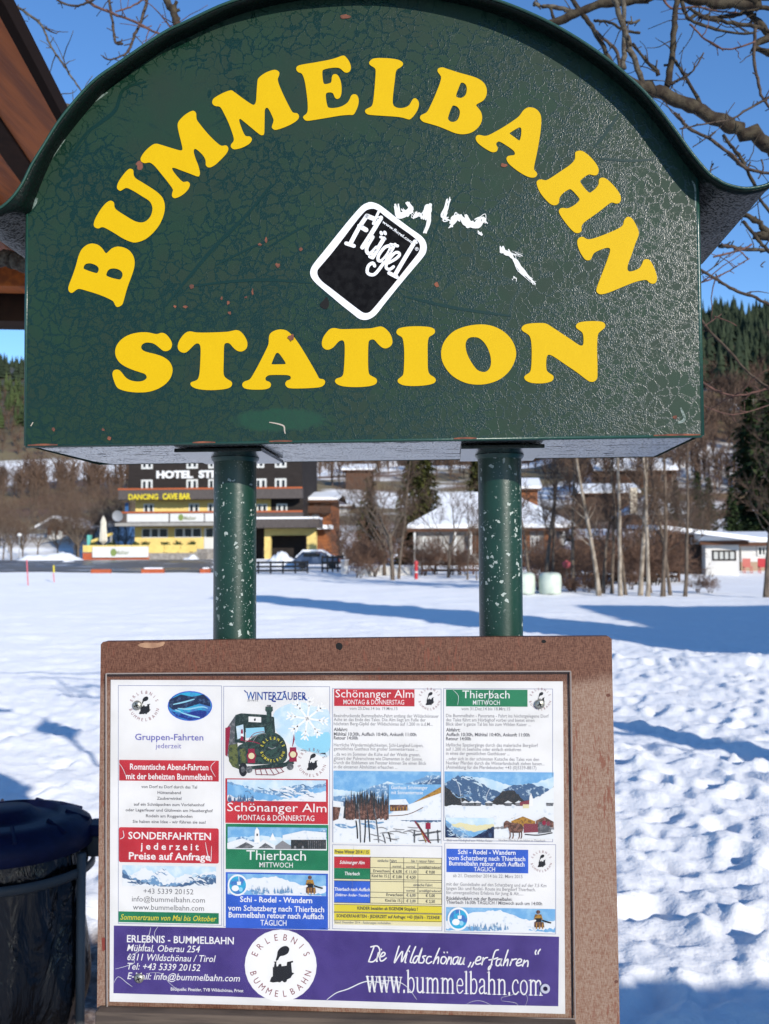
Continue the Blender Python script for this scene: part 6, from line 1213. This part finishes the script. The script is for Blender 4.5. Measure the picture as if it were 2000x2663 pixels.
# fences, wall, posts, bales
def rail_fence(name, label, px0, px1, Y, top, n, rails, m_, group=None):
    f = empty(name, (wx((px0+px1)/2, Y), Y, 0), label, 'fence', group)
    for i in range(n):
        xx = wx(px0 + (px1-px0)*i/(n-1), Y); zz_ = T(xx, Y); bx('fence_post', xx-.06, xx+.06, Y-.06, Y+.06, zz_-.2, zz_+top, m_, f)
    xa_, xb_ = wx(px0, Y), wx(px1, Y); za, zb_ = T(xa_, Y), T(xb_, Y)
    for k in range(rails):
        zz_ = top * (k + .75) / (rails + .1); b = MB(); b.add([(xa_, Y-.1, za+zz_-.09), (xb_, Y-.1, zb_+zz_-.09), (xb_, Y-.065, zb_+zz_-.09), (xa_, Y-.065, za+zz_-.09), (xa_, Y-.1, za+zz_+.07), (xb_, Y-.1, zb_+zz_+.07), (xb_, Y-.065, zb_+zz_+.07), (xa_, Y-.065, za+zz_+.07)], [(0,3,2,1),(4,5,6,7),(0,1,5,4),(1,2,6,5),(2,3,7,6),(3,0,4,7)]); b.build('rail', m_, f)
    return f
rail_fence('rail_fence', 'dark three rail fence between the sign posts below the hotel porch', 640, 800, 70, .95, 6, 3, M['black'])
rail_fence('rail_fence', 'dark fence between the snow covered car and the white wall', 838, 892, 72, 1.3, 5, 3, M['black'])
rail_fence('rail_fence', 'brown plank fence under the hip roofed house', 1098, 1330, 68, .9, 8, 2, M['timber_brown']); rail_fence('rail_fence', 'brown plank fence behind the trunk row on the right', 1440, 1765, 56, .85, 9, 2, M['timber_brown'])
gw = empty('garden_wall', (wx(1000, 66), 66, T(wx(1000, 66), 66)), 'low whitewashed garden wall between the sign posts', 'wall'); bx('wall', wx(930, 66), wx(1072, 66), 66, 66.3, T(wx(1000, 66), 66) - .3, wz(1475, 66), M['stucco_white'], gw); bx('coping', wx(929, 66) - .03, wx(1073, 66) + .03, 65.95, 66.35, wz(1475, 66) + .003, wz(1473, 66), M['snow_roof'], gw)
gp = empty('gate_post', (wx(895, 68), 68, T(wx(895, 68), 68)), 'white gate post left of the garden wall', 'post'); xx = wx(895, 68); bx('shaft', xx - .25, xx + .25, 68, 68.5, T(xx, 68) - .2, wz(1458, 68), M['stucco_white'], gp); bx('cap', xx - .3, xx + .3, 67.95, 68.55, wz(1458, 68) + .002, wz(1455, 68), M['snow_roof'], gp)
rp_ = empty('red_post', (wx(1082, 60), 60, T(wx(1082, 60), 60)), 'red post at the right end of the garden wall', 'post'); xx = wx(1082, 60); b = MB(); b.lathe([(.11, T(xx, 60) - .2), (.11, wz(1468, 60)), (.14, wz(1467, 60)), (.12, wz(1460, 60)), (.02, wz(1458, 60))], xx, 60, 12); b.build('shaft', M['red'], rp_)
b = MB(); b.lathe([(.115, wz(1490, 60)), (.115, wz(1486, 60))], xx, 60, 12); b.build('band', M['stucco_white'], rp_)
mk_ = empty('marker_post', (wx(1473, 46), 46, T(wx(1473, 46), 46)), 'thin pale post with a red cap in the snow right of the round bale', 'post'); xx = wx(1473, 46); b = MB(); b.lathe([(.04, T(xx, 46) - .2), (.035, wz(1478, 46))], xx, 46, 8); b.build('shaft', M['bark_pale'], mk_); b = MB(); b.lathe([(.12, wz(1479, 46)), (.2, wz(1474, 46)), (.2, wz(1465, 46)), (.08, wz(1460, 46)), (.01, wz(1458, 46))], xx, 46, 12); b.build('cap', M['pink'], mk_)
M['bale'] = noisy('bale_wrap', (.54,.60,.52), (.46,.53,.46), 3, .35, .02, 5, .45)
for px, lb in ((1430, 'round pale green wrapped bale in full view on the snow'), (1362, 'wrapped bale half hidden behind the right sign post')):
    xx = wx(px, 38); zc = T(xx, 38) + .42; b = MB(); r = random.Random(px); pr = [(.0, -.44), (.34, -.44), (.42, -.40), (.44, -.32), (.46, 0), (.44, .30), (.40, .38), (.30, .43), (.0, .44)]
    for rr_, zz_ in pr:
        for k in range(22): q_ = rr_ * (1 + .03 * math.sin(k * 2.1 + zz_ * 9)); b.v.append((xx + q_ * math.cos(k * math.pi / 11), 38 + q_ * math.sin(k * math.pi / 11), zc + zz_ * (1 + .04 * math.cos(k))))
    for i in range(len(pr) - 1):
        for k in range(22): b.f.append((i*22+k, i*22+(k+1) % 22, (i+1)*22+(k+1) % 22, (i+1)*22+k)); b.m.append(0)
    o = b.build('bale', M['bale'], None, True); tag(o, lb, 'bale', 'wrapped bales at the edge of the field')
for px, Y, pt, m_, lb in ((72, 50, 1455, M['pink'], 'pink red snow pole at the left, taller of two'), (141, 58, 1470, None, 'thin snow pole with a yellow top right of the pink one')):
    xx = wx(px, Y); z_ = T(xx, Y); o = empty('snow_pole', (xx, Y, z_), lb, 'pole', 'snow poles at the roadside'); zt = wz(pt, Y, px); b = MB(); b.tube([(xx + .06, Y, z_ - .3), (xx - .05, Y, zt if m_ else z_ + (zt - z_) * .55)], .032, 8); b.build('shaft', M['pink'], o)
    if not m_: b = MB(); b.tube([(xx - .004, Y, z_ + (zt - z_) * .56), (xx - .03, Y, zt)], .05, 8); b.build('top', M['letter_yellow'], o)
for px0, px1, lb in ((240, 290, 'orange kerb block at the left of the road edge'), (370, 428, 'orange kerb block with a snow cap in front of the hotel'), (522, 548, 'orange and white kerb block beside the left sign post')):
    Y = 72; xa_, xb_ = wx(px0, Y), wx(px1, Y); z_ = T((xa_+xb_)/2, Y); o = empty('kerb_block', ((xa_+xb_)/2, Y, z_), lb, 'kerb block', 'orange kerb blocks along the road'); bx('block', xa_, xb_, Y - .3, Y + .1, z_ - .1, z_ + .3, M['red_brick'], o, .03)
    if px0 != 240: bx('snow_cap', xa_ + .2, xb_ - .1, Y - .26, Y + .06, z_ + .302, z_ + .42, M['snow_roof'], o, .05)
lp = empty('street_lamp', (wx(50, 104), 104, T(wx(50, 104), 104)), 'slim street lamp at the left by the road', 'lamp'); xx = wx(50, 104); b = MB(); b.tube([(xx, 104, T(xx, 104)), (xx, 104, wz(1396, 104, 50))], [.06, .04], 8); b.build('pole', M['metal_grey'], lp); b = MB(); b.lathe([(.04, wz(1397, 104, 50)), (.26, wz(1393, 104, 50)), (.22, wz(1388, 104, 50)), (.02, wz(1386, 104, 50))], xx, 104, 12); b.build('lamp_head', M['white_frame'], lp)
# snow heaps along the road and a car under snow
def heap(px0, px1, Y, h, seed, lb):
    r = random.Random(seed); x0, x1 = wx(px0, Y), wx(px1, Y); n, k = 26, 8; b = MB()
    for j in range(k + 1):
        for i in range(n + 1):
            u, v = i / n, j / k; xx = x0 + (x1-x0)*u; yy = Y - 1.2 + 2.6 * v; e = (math.sin(math.pi*u) ** .6) * math.sin(math.pi*v); b.v.append((xx, yy, T(xx, yy) - .05 + h * e * (.7 + .5 * math.sin(u*9+seed) * .4 + r.uniform(-.12, .12))))
    for j in range(k):
        for i in range(n): b.f.append((j*(n+1)+i, j*(n+1)+i+1, (j+1)*(n+1)+i+1, (j+1)*(n+1)+i)); b.m.append(0)
    o = b.build('snow_heap', M['snow_roof'], None, True); tag(o, lb, 'snow heap', 'ploughed snow heaps by the road')
heap(48, 215, 102, 1.3, 1, 'long ploughed snow heap left of the terrace'); heap(478, 516, 104, .8, 2, 'small snow heap before the hotel steps'); heap(665, 790, 82, 1.6, 3, 'snow heap between the sign posts below the hotel porch'); heap(165, 190, 96, .5, 4, 'smallest snow heap lying on the road')
def car():
    Y = 78; xx = wx(825, Y); z_ = T(xx, Y); o = empty('parked_car', (xx, Y, z_), 'parked car under a thick cap of snow with red tail lights, between the sign posts', 'car')
    pr = [(-2.0,.35),(-2.05,.75),(-1.7,.9),(-1.2,1.38),(.3,1.42),(1.0,1.0),(1.9,.85),(2.0,.4)]; b = MB(); b.prism([(xx + p[0], z_ + p[1]) for p in pr], 'y', Y, Y + 1.7); b.build('body', mat('blue_grey_car', (.06,.09,.16), .3, .5), o, False, .08)
    b = MB(); b.prism([(xx + p[0], z_ + p[1]) for p in [(-1.75,.93),(-1.25,1.42),(.35,1.46),(1.1,1.04),(1.85,.9),(1.0,1.2),(.3,1.62),(-1.2,1.6),(-1.85,1.0)]], 'y', Y - .03, Y + 1.73); b.build('snow_cap', M['snow_roof'], o)
    for s in (-1.25, 1.25):
        b = MB()
        for rr_, yy in ((.33, -.03), (.33, .2)):
            for k in range(16): b.v.append((xx + s + rr_*math.cos(k*math.pi/8), Y + yy, z_ + .33 + rr_*math.sin(k*math.pi/8)))
        for k in range(16): b.f.append((k, (k+1) % 16, 16+(k+1) % 16, 16+k)); b.m.append(0)
        b.f.append(tuple(range(16))); b.m.append(0); b.build('wheel', M['black'], o)
    bx('window', xx - 1.15, xx + .25, Y - .015, Y - .004, z_ + 1.0, z_ + 1.32, M['pane'], o); bx('tail_light', xx + 1.75, xx + 2.02, Y - .03, Y - .008, z_ + .62, z_ + .82, M['red'], o)
car()
# ================================================================== near things
# bare tree whose limbs hang over the sign: limbs measured on the photograph at 2 to 3 m behind it
M['limb'] = noisy('lichen_bark', (.026,.018,.013), (.062,.050,.033), 34, .85, .004, 120, .2); M['limb_pale'] = noisy('pale_lichen_bark', (.115,.10,.075), (.045,.034,.025), 60, .85, .002, 160, .2); M['twig_near'] = noisy('near_twig', (.040,.026,.019), (.075,.055,.04), 60, .8); M['twig_pink'] = noisy('young_twig', (.15,.075,.057), (.09,.048,.037), 60, .7)
TX, TY = 5.4, 2.1
tree = empty('overhanging_tree', (TX, TY, T(TX, TY)), 'bare lichen-covered tree reaching its limbs over the sign from the right', 'tree')
b = MB(); b.tube([(TX+.1, TY, -.2), (TX, TY+.05, .6), (TX-.08, TY+.1, 1.8), (TX-.1, TY+.2, 3.2), (TX+.1, TY+.3, 4.6)], [.26, .19, .165, .14, .09], 12); b.build('trunk', M['limb'], tree, True)
rb = random.Random(8)
def lim(pts, Y0, Y1, d0, d1, m_, name='limb', n=8, ext=None, parent=None, spur=0.0):
    """pts in photo pixels, diameters in photo pixels; depth runs from Y0 to Y1"""
    k = len(pts); w = []
    for i, (x, y) in enumerate(pts):
        f = i / (k - 1); w.append(P(x, y, Y0 + (Y1 - Y0) * f))
    if ext: w = w + [Vector(e) for e in ext]
    q = smooth_loop([tuple(p) for p in w], 5, False); dd = []; kk = len(q)
    for i in range(kk):
        f = i / (kk - 1); D = (Y0 + (Y1 - Y0) * min(1, f)) + 1.25; dd.append(max(.0012, (d0 + (d1 - d0) * f) * .5 * D / FPX * (1 + rb.uniform(-.12, .14))))
    q = [Vector(p) + rv(rb, dd[i] * .35) for i, p in enumerate(q)]
    b = MB(); b.tube(q, dd, n)
    if spur:
        for i in range(2, kk - 1):
            if rb.random() < spur:
                d = (rv(rb) + Vector((0, 0, .4))).normalized(); L = rb.uniform(.008, .035); r0 = max(dd[i] * .5, .0014); b.tube([q[i], q[i] + d * L * .6, q[i] + d * L], [r0, r0 * .8, r0 * .9], 5)
    if spur:
        for i in range(1, kk - 1):
            if rb.random() < (.10 if name == 'limb' else .13):
                d = (rv(rb) + Vector((0, 0, .25))).normalized(); L = rb.uniform(.05, .20); p_ = q[i].copy(); tp = [p_]
                for _ in range(4): d = (d + rv(rb, .35)).normalized(); p_ = p_ + d * L / 4; tp.append(p_)
                b.tube(tp, [.0022, .0019, .0016, .0013, .0012], 4)
    return b.build(name, m_, parent or tree, True)
T_ = lambda z, dx=0, dy=0: (TX + dx, TY + dy, z)
lim([(1560,190),(1667,224),(1743,249),(1826,289),(1906,332),(2000,372),(2200,450)], 1.9, 2.1, 30, 44, M['limb'], ext=[(3.2, 2.15, 2.45), T_(2.2)], n=12, spur=.25)
lim([(1250,120),(1433,62),(1508,29),(1602,4),(1690,-4),(1800,-14)], 2.4, 2.3, 20, 26, M['limb'], ext=[(2.4, 2.3, 3.6), (4.0, 2.2, 3.5), T_(3.0)], n=10, spur=.2)
lim([(1770,-6),(1860,4),(1975,8),(2060,-20)], 2.0, 2.0, 24, 34, M['limb'], ext=[(3.0, 2.05, 3.3), T_(2.8)], n=10, spur=.2)
lim([(1920,-10),(1935,18),(1956,43),(2010,90),(2120,160)], 2.1, 2.1, 14, 24, M['limb'], n=8, ext=[(3.4, 2.1, 2.9), T_(2.6)], spur=.3)
lim([(1597,-8),(1613,43),(1631,101),(1653,166),(1680,228)], 1.9, 1.95, 13, 17, M['limb_pale'], spur=.3); lim([(1620,-5),(1624,108),(1620,180)], 2.2, 2.15, 12, 14, M['limb_pale'], spur=.2)
lim([(1761,-5),(1754,72),(1747,152),(1736,225)], 2.0, 2.0, 15, 17, M['limb'], spur=.15)
lim([(1826,282),(1787,206),(1770,180),(1750,152)], 2.0, 2.0, 10, 8, M['limb'], 'branch', spur=.2); lim([(1743,219),(1765,207),(1790,195),(1812,170),(1830,137)], 1.95, 1.9, 8, 3.5, M['twig_near'], 'branch', 6, spur=.5)
lim([(1591,165),(1552,90),(1519,40),(1487,-5)], 2.3, 2.4, 14, 11, M['limb'], 'branch', spur=.3); lim([(1550,82),(1578,108),(1602,130),(1613,178)], 2.3, 2.3, 7, 10, M['twig_near'], 'branch', 6, spur=.2); lim([(1646,114),(1675,152),(1695,172),(1714,195)], 2.0, 1.95, 6, 11, M['limb'], 'branch', 6, spur=.3); lim([(1640,112),(1690,168)], 2.05, 2.0, 5, 6, M['twig_near'], 'branch', 5)
lim([(1390,8),(1400,13),(1465,22),(1494,36)], 2.4, 2.4, 10, 13, M['limb_pale'], 'branch', spur=.2); lim([(1432,20),(1440,50)], 2.4, 2.4, 8, 9, M['limb'], 'branch', 6)
lim([(1545,54),(1575,56),(1595,63),(1624,79),(1664,86)], 2.1, 2.0, 7, 7, M['limb'], 'branch', 6, spur=.3); lim([(1628,58),(1645,60),(1664,52)], 1.95, 1.95, 9, 6, M['limb_pale'], 'branch', 6, spur=.4)
lim([(1772,7),(1784,36),(1797,54),(1862,76),(1935,88),(1965,82)], 1.9, 1.85, 10, 6, M['limb'], 'branch', 6, spur=.3); lim([(1794,62),(1833,101),(1860,118),(1884,128),(1920,124),(1964,108)], 1.85, 1.8, 5, 5, M['twig_pink'], 'branch', 6, spur=.3)
lim([(1790,20),(1820,40),(1826,43),(1891,58),(1964,69),(2010,85)], 2.0, 2.0, 9, 12, M['limb'], 'branch', 6, spur=.3); lim([(1790,52),(1815,38),(1844,47),(1906,40),(1953,25),(2010,20)], 2.1, 2.1, 9, 12, M['limb'], 'branch', 6, spur=.4); lim([(1725,0),(1750,22),(1815,18),(1860,28),(1920,34)], 2.2, 2.15, 6, 5, M['twig_pink'], 'branch', 6, spur=.3)
lim([(1964,74),(1961,152),(1974,217),(1982,253),(2008,285)], 1.95, 1.9, 9, 6, M['twig_near'], 'branch', 6, spur=.45); lim([(2010,248),(1942,285),(1899,311),(1826,323),(1768,336)], 1.8, 1.75, 7, 4, M['twig_near'], 'branch', 6, spur=.5)
lim([(1754,293),(1770,312),(1790,332),(1852,365),(1906,405),(1942,437),(2010,454)], 1.85, 1.85, 9, 8, M['twig_near'], 'branch', 6, spur=.3); lim([(1880,350),(1900,376),(1920,401),(1937,430),(1964,485)], 1.9, 1.9, 8, 9, M['limb'], 'branch', 6, spur=.2); lim([(1861,342),(1848,355),(1833,361),(1801,383)], 1.85, 1.85, 4, 3, M['twig_near'], 'branch', 5, spur=.5); lim([(1845,455),(1850,435),(1856,425)], 1.9, 1.9, 5, 4, M['twig_near'], 'branch', 5, spur=.4)
lim([(1980,415),(1985,440),(1972,465)], 1.85, 1.85, 4, 4, M['twig_near'], 'branch', 5); lim([(1894,400),(1920,425),(1945,440),(1990,450)], 1.95, 1.95, 8, 6, M['limb'], 'branch', 6, spur=.3); lim([(1972,508),(1985,530),(2010,560)], 2.0, 2.0, 7, 9, M['limb'], 'branch', 6)
lim([(1915,548),(1940,558),(1971,577),(2005,604),(2120,640)], 2.1, 2.1, 12, 22, M['limb'], n=8, ext=[(3.4, 2.1, 2.3), T_(1.9)], spur=.25); lim([(1931,575),(1965,615),(1985,638),(2010,660)], 2.0, 2.0, 8, 10, M['limb'], 'branch', 6, spur=.2)
lim([(1870,640),(1900,641),(1927,647),(2010,650)], 2.1, 2.1, 10, 10, M['limb_pale'], 'branch', 6, spur=.3); lim([(1855,668),(1892,659),(1927,650),(1955,636)], 1.95, 2.0, 5, 5, M['twig_pink'], 'branch', 6, spur=.5); lim([(1815,698),(1857,723),(1908,754),(1956,770),(2010,796)], 1.8, 1.8, 7, 9, M['twig_near'], 'branch', 6, spur=.35); lim([(1857,723),(1892,707),(1920,690),(1949,672)], 1.8, 1.8, 4, 3, M['twig_pink'], 'branch', 5, spur=.5); lim([(1800,740),(1840,730),(1857,723)], 1.8, 1.8, 4, 4, M['twig_pink'], 'branch', 5, spur=.4); lim([(1820,715),(1850,700),(1870,676)], 1.85, 1.85, 3.5, 3, M['twig_near'], 'branch', 5, spur=.4)
lim([(1815,822),(1848,862),(1902,919),(1940,963),(2000,1010)], 1.6, 1.65, 6.5, 7, M['twig_near'], 'branch', 6, spur=.3); lim([(1820,990),(1861,1015),(1908,1028),(1956,1022),(2005,1007)], 1.7, 1.65, 5.5, 6, M['twig_pink'], 'branch', 6, spur=.35); lim([(1832,848),(1855,832),(1877,816)], 1.6, 1.6, 3, 2.4, M['twig_pink'], 'branch', 5, spur=.4); lim([(1822,1052),(1892,1077),(1946,1071),(2005,1052)], 1.9, 1.9, 3, 3.5, M['twig_pink'], 'branch', 5, spur=.3); lim([(1990,680),(1978,690),(1985,695)], 1.9, 1.9, 3, 3, M['twig_near'], 'branch', 5)
# the twigs at upper left hang from a long limb above the frame
lim([(-60,-40),(240,-60),(700,-110),(1200,-150),(1700,-160)], 2.3, 2.3, 20, 34, M['limb'], ext=[(2.6, 2.3, 3.9), T_(3.6)], n=10)
for pts, d0, d1, m_ in [([(10,-60),(24,0),(66,32),(108,66),(129,114),(157,157),(181,193),(211,235),(225,262)],8,4.5,M['limb_pale']),([(108,66),(128,80),(148,87)],5,3,M['twig_near']),([(130,-40),(150,0),(193,15),(223,9),(262,-10)],5,7,M['twig_near']),([(215,-50),(226,0),(283,30),(337,51),(380,72),(418,90)],8,6,M['twig_pink']),([(278,-60),(283,0),(290,40),(296,80),(300,110),(318,114)],8,7,M['twig_near']),([(386,-60),(382,0),(367,54),(350,90),(336,128),(320,146)],9,6,M['twig_near']),([(328,140),(300,152),(280,155),(267,146)],5,4,M['twig_near']),([(380,-8),(340,18),(301,30)],6,4,M['twig_pink']),([(432,-90),(436,0),(451,30),(464,66),(470,90)],19,24,M['limb']),([(413,33),(428,52),(442,71)],3,3,M['twig_pink']),([(125,243),(150,262),(180,277),(200,290)],9,9,M['limb_pale']),([(-5,40),(10,25),(30,14)],5,4,M['twig_near'])]:
    lim(pts, 2.25, 2.15, d0, d1, m_, 'branch', 6, spur=.4)
lim([(-160,640),(0,672),(40,680),(80,690),(160,700)], 2.5, 2.5, 48, 40, M['limb_pale'], n=12, spur=.5, ext=[(-.6, 2.5, 2.5)])

# shelter roof at the left
M['rafter'] = noisy('shelter_boards', (.46,.115,.016), (.24,.060,.012), 6, .6, .003, 40, .3, (4, .35, 4)); M['rafter_dark'] = noisy('shelter_dark_timber', (.045,.022,.013), (.026,.014,.009), 8, .85, 0, None, .1)  # strong orange puts warm sunlight into the boards' colour, dark timber alternates
M['tin'] = mat('dark_fascia', (.020, .012, .009), .9, .05)
sh = empty('shelter', (-2.2, 1.4, 0), 'brown timber shelter roof with dark rafters at the left edge', 'shelter')
dirv = Vector((-math.sin(R(9.2)), math.cos(R(9.2)), 0)); sdv = Vector((-dirv.y, dirv.x, 0)); ZR = 2.88
o0 = P(9, 12, 0); t0 = (ZR - EYE.z) / (o0.z - EYE.z); E0 = EYE + (o0 - EYE) * t0; E0.z = ZR
def rbar(s0, s1, l0, l1, z0, z1, name, m_, parent=sh):
    b = MB(); c = []
    for z_ in (z0, z1):
        for s, l in ((s0, l0), (s1, l0), (s1, l1), (s0, l1)): q_ = E0 + sdv * s + dirv * l; c.append((q_.x, q_.y, z_))
    b.add(c, [(0,3,2,1),(4,5,6,7),(0,1,5,4),(1,2,6,5),(2,3,7,6),(3,0,4,7)]); return b.build(name, m_, parent, False, .003)
L0, L1 = -1.2, 2.55
rbar(-.004, .022, L0, L1, ZR - .005, ZR + .055, 'fascia', M['tin'])
for k in range(9): rbar(.022 + k * .205, .022 + k * .205 + .198, L0, L1, ZR + .03 + .05 * k, ZR + .06 + .05 * k, 'roof_board', M['rafter'])
for k, s in enumerate((.20, .52, .86, 1.2, 1.55)): rbar(s, s + .075, L0, L1 - .05, ZR - .02 + .2 * s, ZR + .10 + .24 * s, 'rafter', M['rafter'] if k % 2 else M['rafter_dark'])
rbar(-.35, 2.2, L1 - .30, L1 - .12, 2.68, 2.84, 'cross_beam', M['rafter_dark']); rbar(-.1, 2.2, L1 - .52, L1 - .40, 2.78, 2.88, 'cross_beam', M['rafter'])
rbar(2.0, 2.14, L1 - .28, L1 - .14, -.05, 2.68, 'corner_post', M['rafter']); rbar(2.0, 2.14, L0 + .1, L0 + .24, -.05, 2.9, 'corner_post', M['rafter'])
b = MB(); c = []
for s, z_ in ((.16, ZR + .15), (1.9, ZR + .65)):
    for l in (L0 - .1, L1 + .1): q_ = E0 + sdv * s + dirv * l; c.append((q_.x, q_.y, z_))
b.add(c + [(x, y, z + .10) for x, y, z in c], [(0,1,3,2),(4,6,7,5),(0,4,5,1),(1,5,7,3),(3,7,6,2),(2,6,4,0)]); b.build('roof_snow', M['snow_roof'], sh)

# waste bag stand with a blue lid
bd = 2.95; bc = EYE + (FWD * FPX + RT * (18 - 1000) - UP * (2150 - 1331.5)) * (bd / FPX); BXc, BYc, BZ = bc.x, bc.y, bc.z
bin_ = empty('waste_bin', (BXc, BYc, 0), 'waste bag stand with a dark blue lid and a black plastic bag', 'waste bin')
M['lid'] = noisy('blue_lid', (.0025,.0045,.022), (.004,.007,.032), 20, .55, .002, 40, .15); M['bag'] = noisy('black_bag', (.003,.003,.004), (.005,.005,.006), 3, .22, .0, None, .4); M['stand'] = mat('galvanised_tube', (.07,.072,.072), .5, .3)
nb = NT(M['bag']); cw = nb.warp(nb.coord((1, 1, .45)), 5, .25); nb.out(None, .20, nb.bump(nb.noise(cw, 9, 4), .9, .03))
b = MB(); b.lathe([(.0, BZ + .058), (.07, BZ + .058), (.10, BZ + .035), (.15, BZ + .025), (.162, BZ + .041), (.213, BZ + .030), (.248, BZ + .007), (.256, BZ - .014), (.256, BZ - .052), (.247, BZ - .054), (.236, BZ - .023)], BXc, BYc, 44); lid = b.build('lid', M['lid'], bin_, True)
for k in range(10):
    a = R(-60 + k * 36); b = MB(); p0 = Vector((BXc + .173*math.cos(a), BYc + .173*math.sin(a), BZ + .041)); p1 = Vector((BXc + .245*math.cos(a), BYc + .245*math.sin(a), BZ + .012)); b.tube([p0, p1], .006, 6); b.build('rib', M['lid'], lid)
b = MB(); a = R(14); hx, hy = BXc + .285*math.cos(a), BYc + .285*math.sin(a)
b.box(hx - .05, hx + .055, hy - .045, hy + .045, BZ - .035, BZ + .0); b.build('hinge', M['lid'], bin_, False, .008)
b = MB(); b.box(hx - .045, hx + .05, hy - .03, hy + .03, BZ - .10, BZ - .037); b.build('hinge_bracket', mat('dark_bracket', (.035,.038,.04), .5), bin_, False, .006)
b = MB(); r = random.Random(3); n = 48; prof = [(.236, BZ - .03), (.242, BZ - .10), (.232, BZ - .16), (.238, BZ - .3), (.245, BZ - .42), (.243, BZ - .52), (.21, BZ - .62), (.13, BZ - .66), (.0, BZ - .67)]
for i, (r_, z_) in enumerate(prof):
    for k in range(n):
        a = 2*math.pi*k/n; w_ = 1 + (.05 * math.sin(a*7 + i*.8) + .035 * math.sin(a*13 - i*1.1) + r.uniform(-.012, .012)) * min(1, i * .45); b.v.append((BXc + r_*w_*math.cos(a), BYc + r_*w_*math.sin(a), z_ + r.uniform(-.008, .008)))
for i in range(len(prof)-1):
    for k in range(n): b.f.append((i*n+k, i*n+(k+1) % n, (i+1)*n+(k+1) % n, (i+1)*n+k)); b.m.append(0)
o = b.build('bag', M['bag'], bin_, True); md = o.modifiers.new('smooth', 'SUBSURF'); md.levels = md.render_levels = 2
b = MB(); b.lathe([(.256, BZ - .10), (.262, BZ - .105), (.262, BZ - .125), (.256, BZ - .13), (.251, BZ - .125), (.251, BZ - .105), (.256, BZ - .10)], BXc, BYc, 44); b.build('ring', mat('ring_dark', (.03,.033,.035), .5), bin_, True)
for ax in (-12, 168): a = R(ax); b = MB(); b.tube([(BXc + .262*math.cos(a), BYc + .262*math.sin(a), -.05), (BXc + .262*math.cos(a), BYc + .262*math.sin(a), BZ - .06)], .0135, 12); b.build('leg', M['stand'], bin_, True)
# ================================================================== unseen things beside and behind the camera, added to throw the long shadows
gh = empty('shadow_house', (20, 6, 0), 'unseen white house with a tower at the right, shaped to throw the long blue shadow', 'house')  # unseen house and tower, outline shaped for the shadow on the snow
bx('wall', 14.31, 38, 3.2, 12.2, -.5, 6.0, M['stucco_white'], gh)
tw = bx('tower', 12.1, 14.3, 2.7, 4.9, -.5, 13.2, M['stucco_white'], gh); b = MB(); b.add([(11.9,2.5,13.2),(14.5,2.5,13.2),(14.5,5.1,13.2),(11.9,5.1,13.2),(13.2,3.8,14.4)], [(0,3,2,1),(0,1,4),(1,2,4),(2,3,4),(3,0,4)]); b.build('tower_roof', M['timber_brown'], tw)
b = MB(); A = [(13.8,2.6,5.9),(38.6,2.6,5.9),(38.6,12.8,5.9),(13.8,12.8,5.9),(18.2,7.7,9.0),(35,7.7,9.0)]; b.add(A, [(0,3,2,1),(0,1,5,4),(2,3,4,5),(1,2,5),(3,0,4)]); b.build('roof', M['snow_roof'], gh)
for k in range(6): window(gh, 17 + 3.4 * k, 3.197, 1.0, 2.3, 1.3, 2); window(gh, 17 + 3.4 * k, 3.197, 3.8, 5.1, 1.3, 2)
pf_ = empty('shadow_fence', (6, -1.78, 0), 'unseen plank fence added behind the camera to the right, shading the near snow', 'fence')  # unseen fence, added only to shade the snow at lower right
for k in range(50): bx('plank', 1.98 + k * .16, 1.98 + k * .16 + .152, -1.79, -1.765, -.05, 1.745 + .012 * math.sin(k * 2.3), M['timber_grey'], pf_)
for z_ in (.4, 1.3): bx('rail', 1.98, 9.96, -1.84, -1.793, z_, z_ + .09, M['timber_grey'], pf_)

ns = empty('square_sign', (1.04, .35, 0), 'small square sign on a pole beside the station sign, just out of frame', 'sign'); b = MB(); b.tube([(1.04, .35, -.1), (1.04, .35, 3.2)], .022, 10); b.build('pole', M['metal_grey'], ns)
b = MB(); b.prism([(1.04, 2.72), (1.27, 2.95), (1.04, 3.18), (.81, 2.95)], 'y', .31, .325); b.build('plate', M['metal_grey'], ns)
